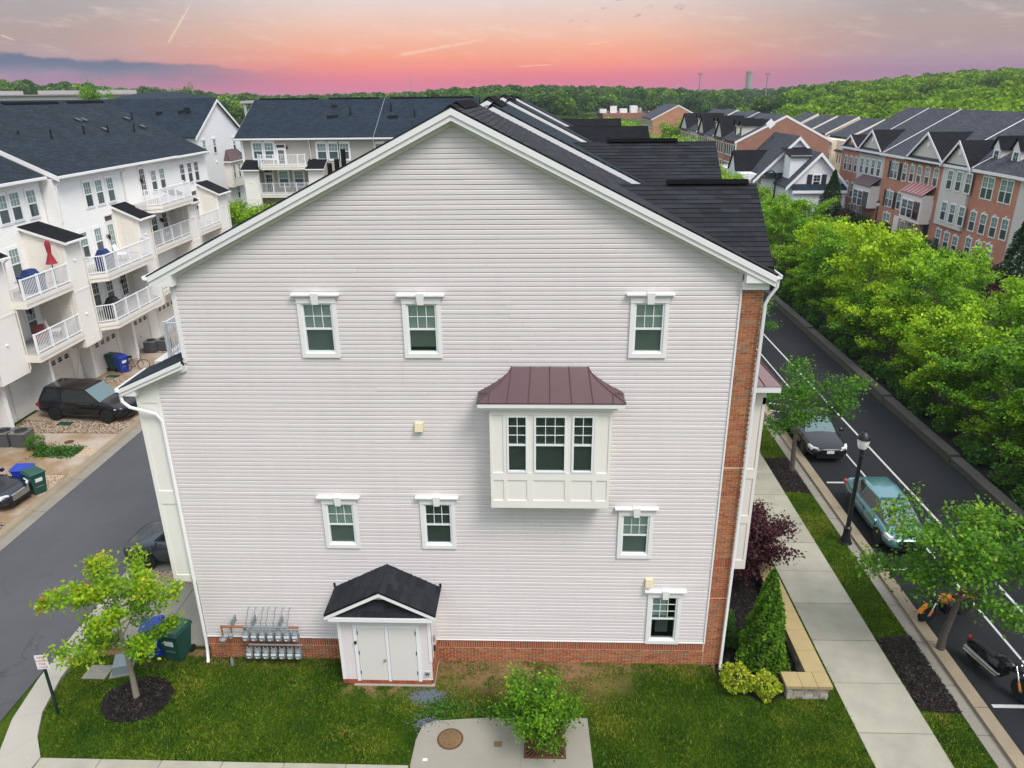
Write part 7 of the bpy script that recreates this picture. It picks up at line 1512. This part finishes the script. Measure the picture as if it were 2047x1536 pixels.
bin_('green wheeled bin standing alone on the corner grass by the downspout', (-1.0, .05, .02), math.radians(-12), 'cart_green', 1.02); bin_('blue wheeled bin behind the corner maple', (-1.75, .15, .02), math.radians(20), 'cart_blue')
bin_('blue wheeled bin at the alley kerb, paired with a green one', (-12.3, 10.05, .045), math.radians(100), 'cart_blue'); bin_('green wheeled bin at the alley kerb, nearest the asphalt', (-11.6, 9.7, .045), math.radians(60), 'cart_green')
bin_('green wheeled bin in front of the cream garage doors', (-16.35, 24.75, .045), math.radians(80), 'cart_green'); bin_('blue wheeled bin with white print beside the bicycle', (-15.75, 24.5, .045), math.radians(60), 'cart_blue'); bin_('dark green wheeled bin behind the black suv', (-16.4, 18.8, .045), math.radians(70), 'cart_green')
# air conditioners
def aircon(label, loc, rz=0):
    o = empty('air_conditioner', loc, rz, label, 'air conditioner', 'air conditioners by the garages'); s = .37
    m = MB().box(-s+.03, s-.03, -s+.03, s-.03, .03, .70).build('core', 'ac_grey', o); fins = MB()
    for k in range(20):
        z = .06+k*.032
        fins.box(-s, s, -s, -s+.012, z, z+.016); fins.box(-s, s, s-.012, s, z, z+.016); fins.box(-s, -s+.012, -s, s, z, z+.016); fins.box(s-.012, s, -s, s, z, z+.016)
    fins.build('louvres', 'ac_grey', o); t = MB().box(-s-.01, s+.01, -s-.01, s+.01, .70, .76).build('top', 'steel', o); MB().lathe([(.30, .761), (.30, .775), (.27, .775), (.27, .763)], n=24).build('fan_ring', 'black_metal', t)
    g = MB()
    for k in range(5): g.lathe([(.06+k*.05, .766), (.06+k*.05, .772), (.05+k*.05, .772), (.05+k*.05, .766)], n=20)
    g.build('fan_grille', 'ac_grey', t); MB().lathe([(.27, .762), (.26, .764)], n=20).build('fan_well', 'dark', t); return o
aircon('air conditioner by the garage at the picture edge', (-16.1, 14.3, .045)); aircon('air conditioner beside the small shrub', (-15.25, 14.3, .045)); aircon('air conditioner in the back corner of the drive behind the bicycle', (-15.8, 28.4, .045)); aircon('air conditioner half hidden by the porch roof', (-15.05, 28.7, .045)); aircon('air conditioner under the panelled pier of the end house', (-.2, 4.35, .05))
# bicycle
bk = empty('bicycle', (-15.0, 24.6, .045), math.radians(25), 'black bicycle standing in front of the garages', 'bicycle')
for x in (-.5, .5): MB().tube([(.33*math.cos(a), 0, .33*math.sin(a)) for a in np.linspace(0, 2*math.pi, 25)], .02, 6, cap=False).build('wheel', 'rubber', bk, (x, 0, .345))
MB().tube([(-.5, 0, .345), (0, 0, .30), (.38, 0, .78), (-.12, 0, .78), (-.5, 0, .345)], .02, 6).tube([(0, 0, .30), (-.15, 0, .92)], .02, 6).tube([(.5, 0, .345), (.36, 0, .95)], .02, 6).build('frame', 'black_metal', bk); MB().tube([(.36, -.25, 1.0), (.36, 0, .95), (.36, .25, 1.0)], .015, 6).build('handlebar', 'black_metal', bk); MB().lathe([(.02, -.13), (.06, -.1), (.09, .05), (.06, .1)], n=10, axis='x').build('saddle', 'black_metal', bk, (-.16, 0, .95))
# things on the balconies of the alley row
um = empty('parasol', (-15.75, 20.25, 6.55), 0, 'closed red parasol on the upper balcony', 'parasol'); MB().tube([(0, 0, 0), (0, 0, 2.35)], .025, 8).build('pole', 'black_metal', um); MB().lathe([(.30, 1.15), (.26, 1.2), (.10, 1.65), (.13, 1.95), (.15, 2.15), (.10, 2.32), (.02, 2.38)], n=9).build('canopy', 'umbrella_red', um, smooth=25)
def grill(label, loc, rz, mat):
    o = empty('covered_grill', loc, rz, label, 'grill', 'grills on the balconies'); MB().hexa([(-.55, -.28, 0), (.55, -.28, 0), (.55, .28, 0), (-.55, .28, 0)], [(-.6, -.3, .85), (.6, -.3, .85), (.6, .3, .85), (-.6, .3, .85)]).build('cover', mat, o); MB().hexa([(-.36, -.3, .85), (.36, -.3, .85), (.36, .3, .85), (-.36, .3, .85)], [(-.26, -.14, 1.14), (.26, -.14, 1.14), (.26, .18, 1.14), (-.26, .18, 1.14)]).build('hood', mat, o); return o
grill('blue covered grill below the red parasol', (-16.1, 18.9, 6.55), math.radians(80), 'cover_blue'); grill('blue covered grill behind the canted balcony rail', (-15.2, 24.1, 6.55), math.radians(95), 'cover_blue'); grill('black grill on the lower canted balcony', (-15.2, 24.0, 3.75), math.radians(95), 'car_trim'); grill('dark grill beside the top floor house door', (-15.9, 31.2, 6.55), math.radians(95), 'car_trim')
def chair(label, loc, rz, mat):
    o = empty('patio_chair', loc, rz, label, 'chair', 'chairs on the balconies'); bx('seat', mat, o, -.27, .27, -.27, .27, .38, .44); MB().hexa([(-.27, .22, .44), (.27, .22, .44), (.27, .28, .44), (-.27, .28, .44)], [(-.27, .36, .98), (.27, .36, .98), (.27, .41, .98), (-.27, .41, .98)]).build('backrest', mat, o)
    for x in (-.25, .22):
        for y in (-.25, .22): bx('leg', 'black_metal', o, x, x+.03, y, y+.03, 0, .38)
chair('maroon patio chair on the lower balcony', (-16.2, 18.7, 3.75), math.radians(40), 'maroon'); chair('pale patio chair beside the maroon one', (-16.2, 19.9, 3.75), math.radians(120), 'trim_cream'); chair('pale patio chair on the canted balcony', (-15.4, 26.4, 6.55), math.radians(100), 'white')
# planted bed wall with cap stones, stone by stone
sw = empty('stone_wall', (17.45, -1.3, 0), 0, 'low L shaped stone wall with ochre cap slabs round the dark bed', 'wall')
MB().box(.04, .46, .04, 9.2, 0, .44).box(-.66, .04, .04, .42, 0, .44).build('core', 'stone_dark', sw)
def stones(x0, x1, y0, y1, face):
    z = .0; row = 0
    while z < .42:
        h = random.uniform(.075, .12); h = min(h, .44-z) if z+h > .40 else h; a, e = (x0, x1) if face in 'sn' else (y0, y1); t = a-random.uniform(0, .1)
        while t < e:
            w = random.uniform(.14, .34); p, q = max(t, a), min(t+w-.012, e)
            if q-p > .04:
                d = random.uniform(-.015, .012)
                if face == 's': b = (p, q, y0-.02+d, y0+.08, z+.006, z+h-.006)
                elif face == 'w': b = (x0-.02+d, x0+.08, p, q, z+.006, z+h-.006)
                elif face == 'e': b = (x1-.08, x1+.02+d, p, q, z+.006, z+h-.006)
                MB().box(*b).build('stone', 'wall_stone', sw)
            t += w
        z += h; row += 1
stones(-.66, .46, .04, .42, 's'); stones(-.66, -.3, .04, .42, 'w'); stones(.04, .46, .04, 5, 'e'); stones(.04, .3, .44, 5, 'w')
for i in range(10): MB().box(-.04, .53, .52+i*.88, .52+(i+1)*.88-.012, .44, .53+random.uniform(0, .006)).build('cap_slab', 'cap_stone', sw)
for a, b_ in ((-.74, -.30), (-.288, .12), (.132, .53)): MB().box(a, b_, -.05, .508, .44, .53+random.uniform(0, .006)).build('cap_slab', 'cap_stone', sw)
# low dark retaining wall along the street, in stepped lengths
for i, (a, b_, h) in enumerate(((-10, 13.0, .34), (13.1, 20.0, .40), (20.1, 32.2, .46), (32.3, 46, .52), (46.1, 62, .56))):
    o = empty('retaining_wall', (28.45, a, 0), 0, ['low dark stone wall length opposite the motorcycles', 'low dark stone wall length opposite the teal car', 'low dark stone wall length opposite the dark sedan', 'low dark stone wall length beyond the parked cars', 'last low dark stone wall length down the street'][i], 'wall', 'low walls along the street'); L_ = b_-a; n_ = max(2, round(L_/1.7))
    MB().box(.06, .44, 0, L_, 0, h-.08).build('core', 'stone_dark', o)
    for k in range(n_): MB().box(.0, .50, L_*k/n_+.008, L_*(k+1)/n_-.008, h-.09, h+random.uniform(-.006, .006)).build('cap_stone', 'stone_dark', o)
# green utility lids in the corner lawn
bx('utility_slab', 'concrete', None, -3.45, -2.75, -1.0, -.45, .02, .06); tag(bpy.data.objects['utility_slab'], 'flat concrete utility slab in the corner lawn', 'slab')
uc = empty('utility_box', (-2.45, -.55, .02), .3, 'low pale green utility box beside the concrete slab', 'utility box'); MB().hexa([(-.24, -.3, 0), (.24, -.3, 0), (.24, .3, 0), (-.24, .3, 0)], [(-.2, -.24, .28), (.2, -.24, .28), (.2, .26, .36), (-.2, .26, .36)]).build('cover', 'meter_grey', uc); bx('base', 'concrete', uc, -.3, .3, -.36, .36, -.01, .04)
for x, y in ((-14.7, 16.75), (-15.9, 23.6)):
    o = bx('drain_mat', 'cart_green', None, x-.35, x+.35, y-.18, y+.18, .04, .08); tag(o, 'green splash block at the foot of a downspout by the garages', 'splash block', 'green splash blocks')
o = MB().lathe([(.22, 0), (.22, .012), (.19, .014)], n=24).build('drain_cover', 'rust_iron', None, (-13.2, 14.6, .046)); tag(o, 'small round drain cover in the wet driveway', 'drain cover')
pebbles('gravel', 'peach coloured gravel strips between the driveways', [(-16.9, -11.25, 15.7, 17.1), (-14.0, -11.3, 10.65, 11.25), (-16.9, -11.25, 22.45, 23.55), (-12.4, -11.3, 13.2, 13.9), (-16.9, -11.25, 28.1, 29.1), (-12.8, -11.3, 9.4, 10.65), (-4.2, -.8, 3.52, 4.22)], 9000, .042, 'pebble', 3)
pebbles('dark_stones', 'heap of dark blue grey stones by the shed corner', None, 700, .035, 'gravel_dark', 4, gauss=(6.75, -1.45, .22, .13)); pebbles('dark_stones_edge', 'scattered dark stones along the pad edge', None, 160, .03, 'gravel_dark', 5, gauss=(6.85, -2.35, .2, .12))

# thin evening haze over the whole scene
hz = MB().box(-1200, 1200, -340, 1500, -4, 60).build('haze', 'haze_air'); tag(hz, kind='stuff')
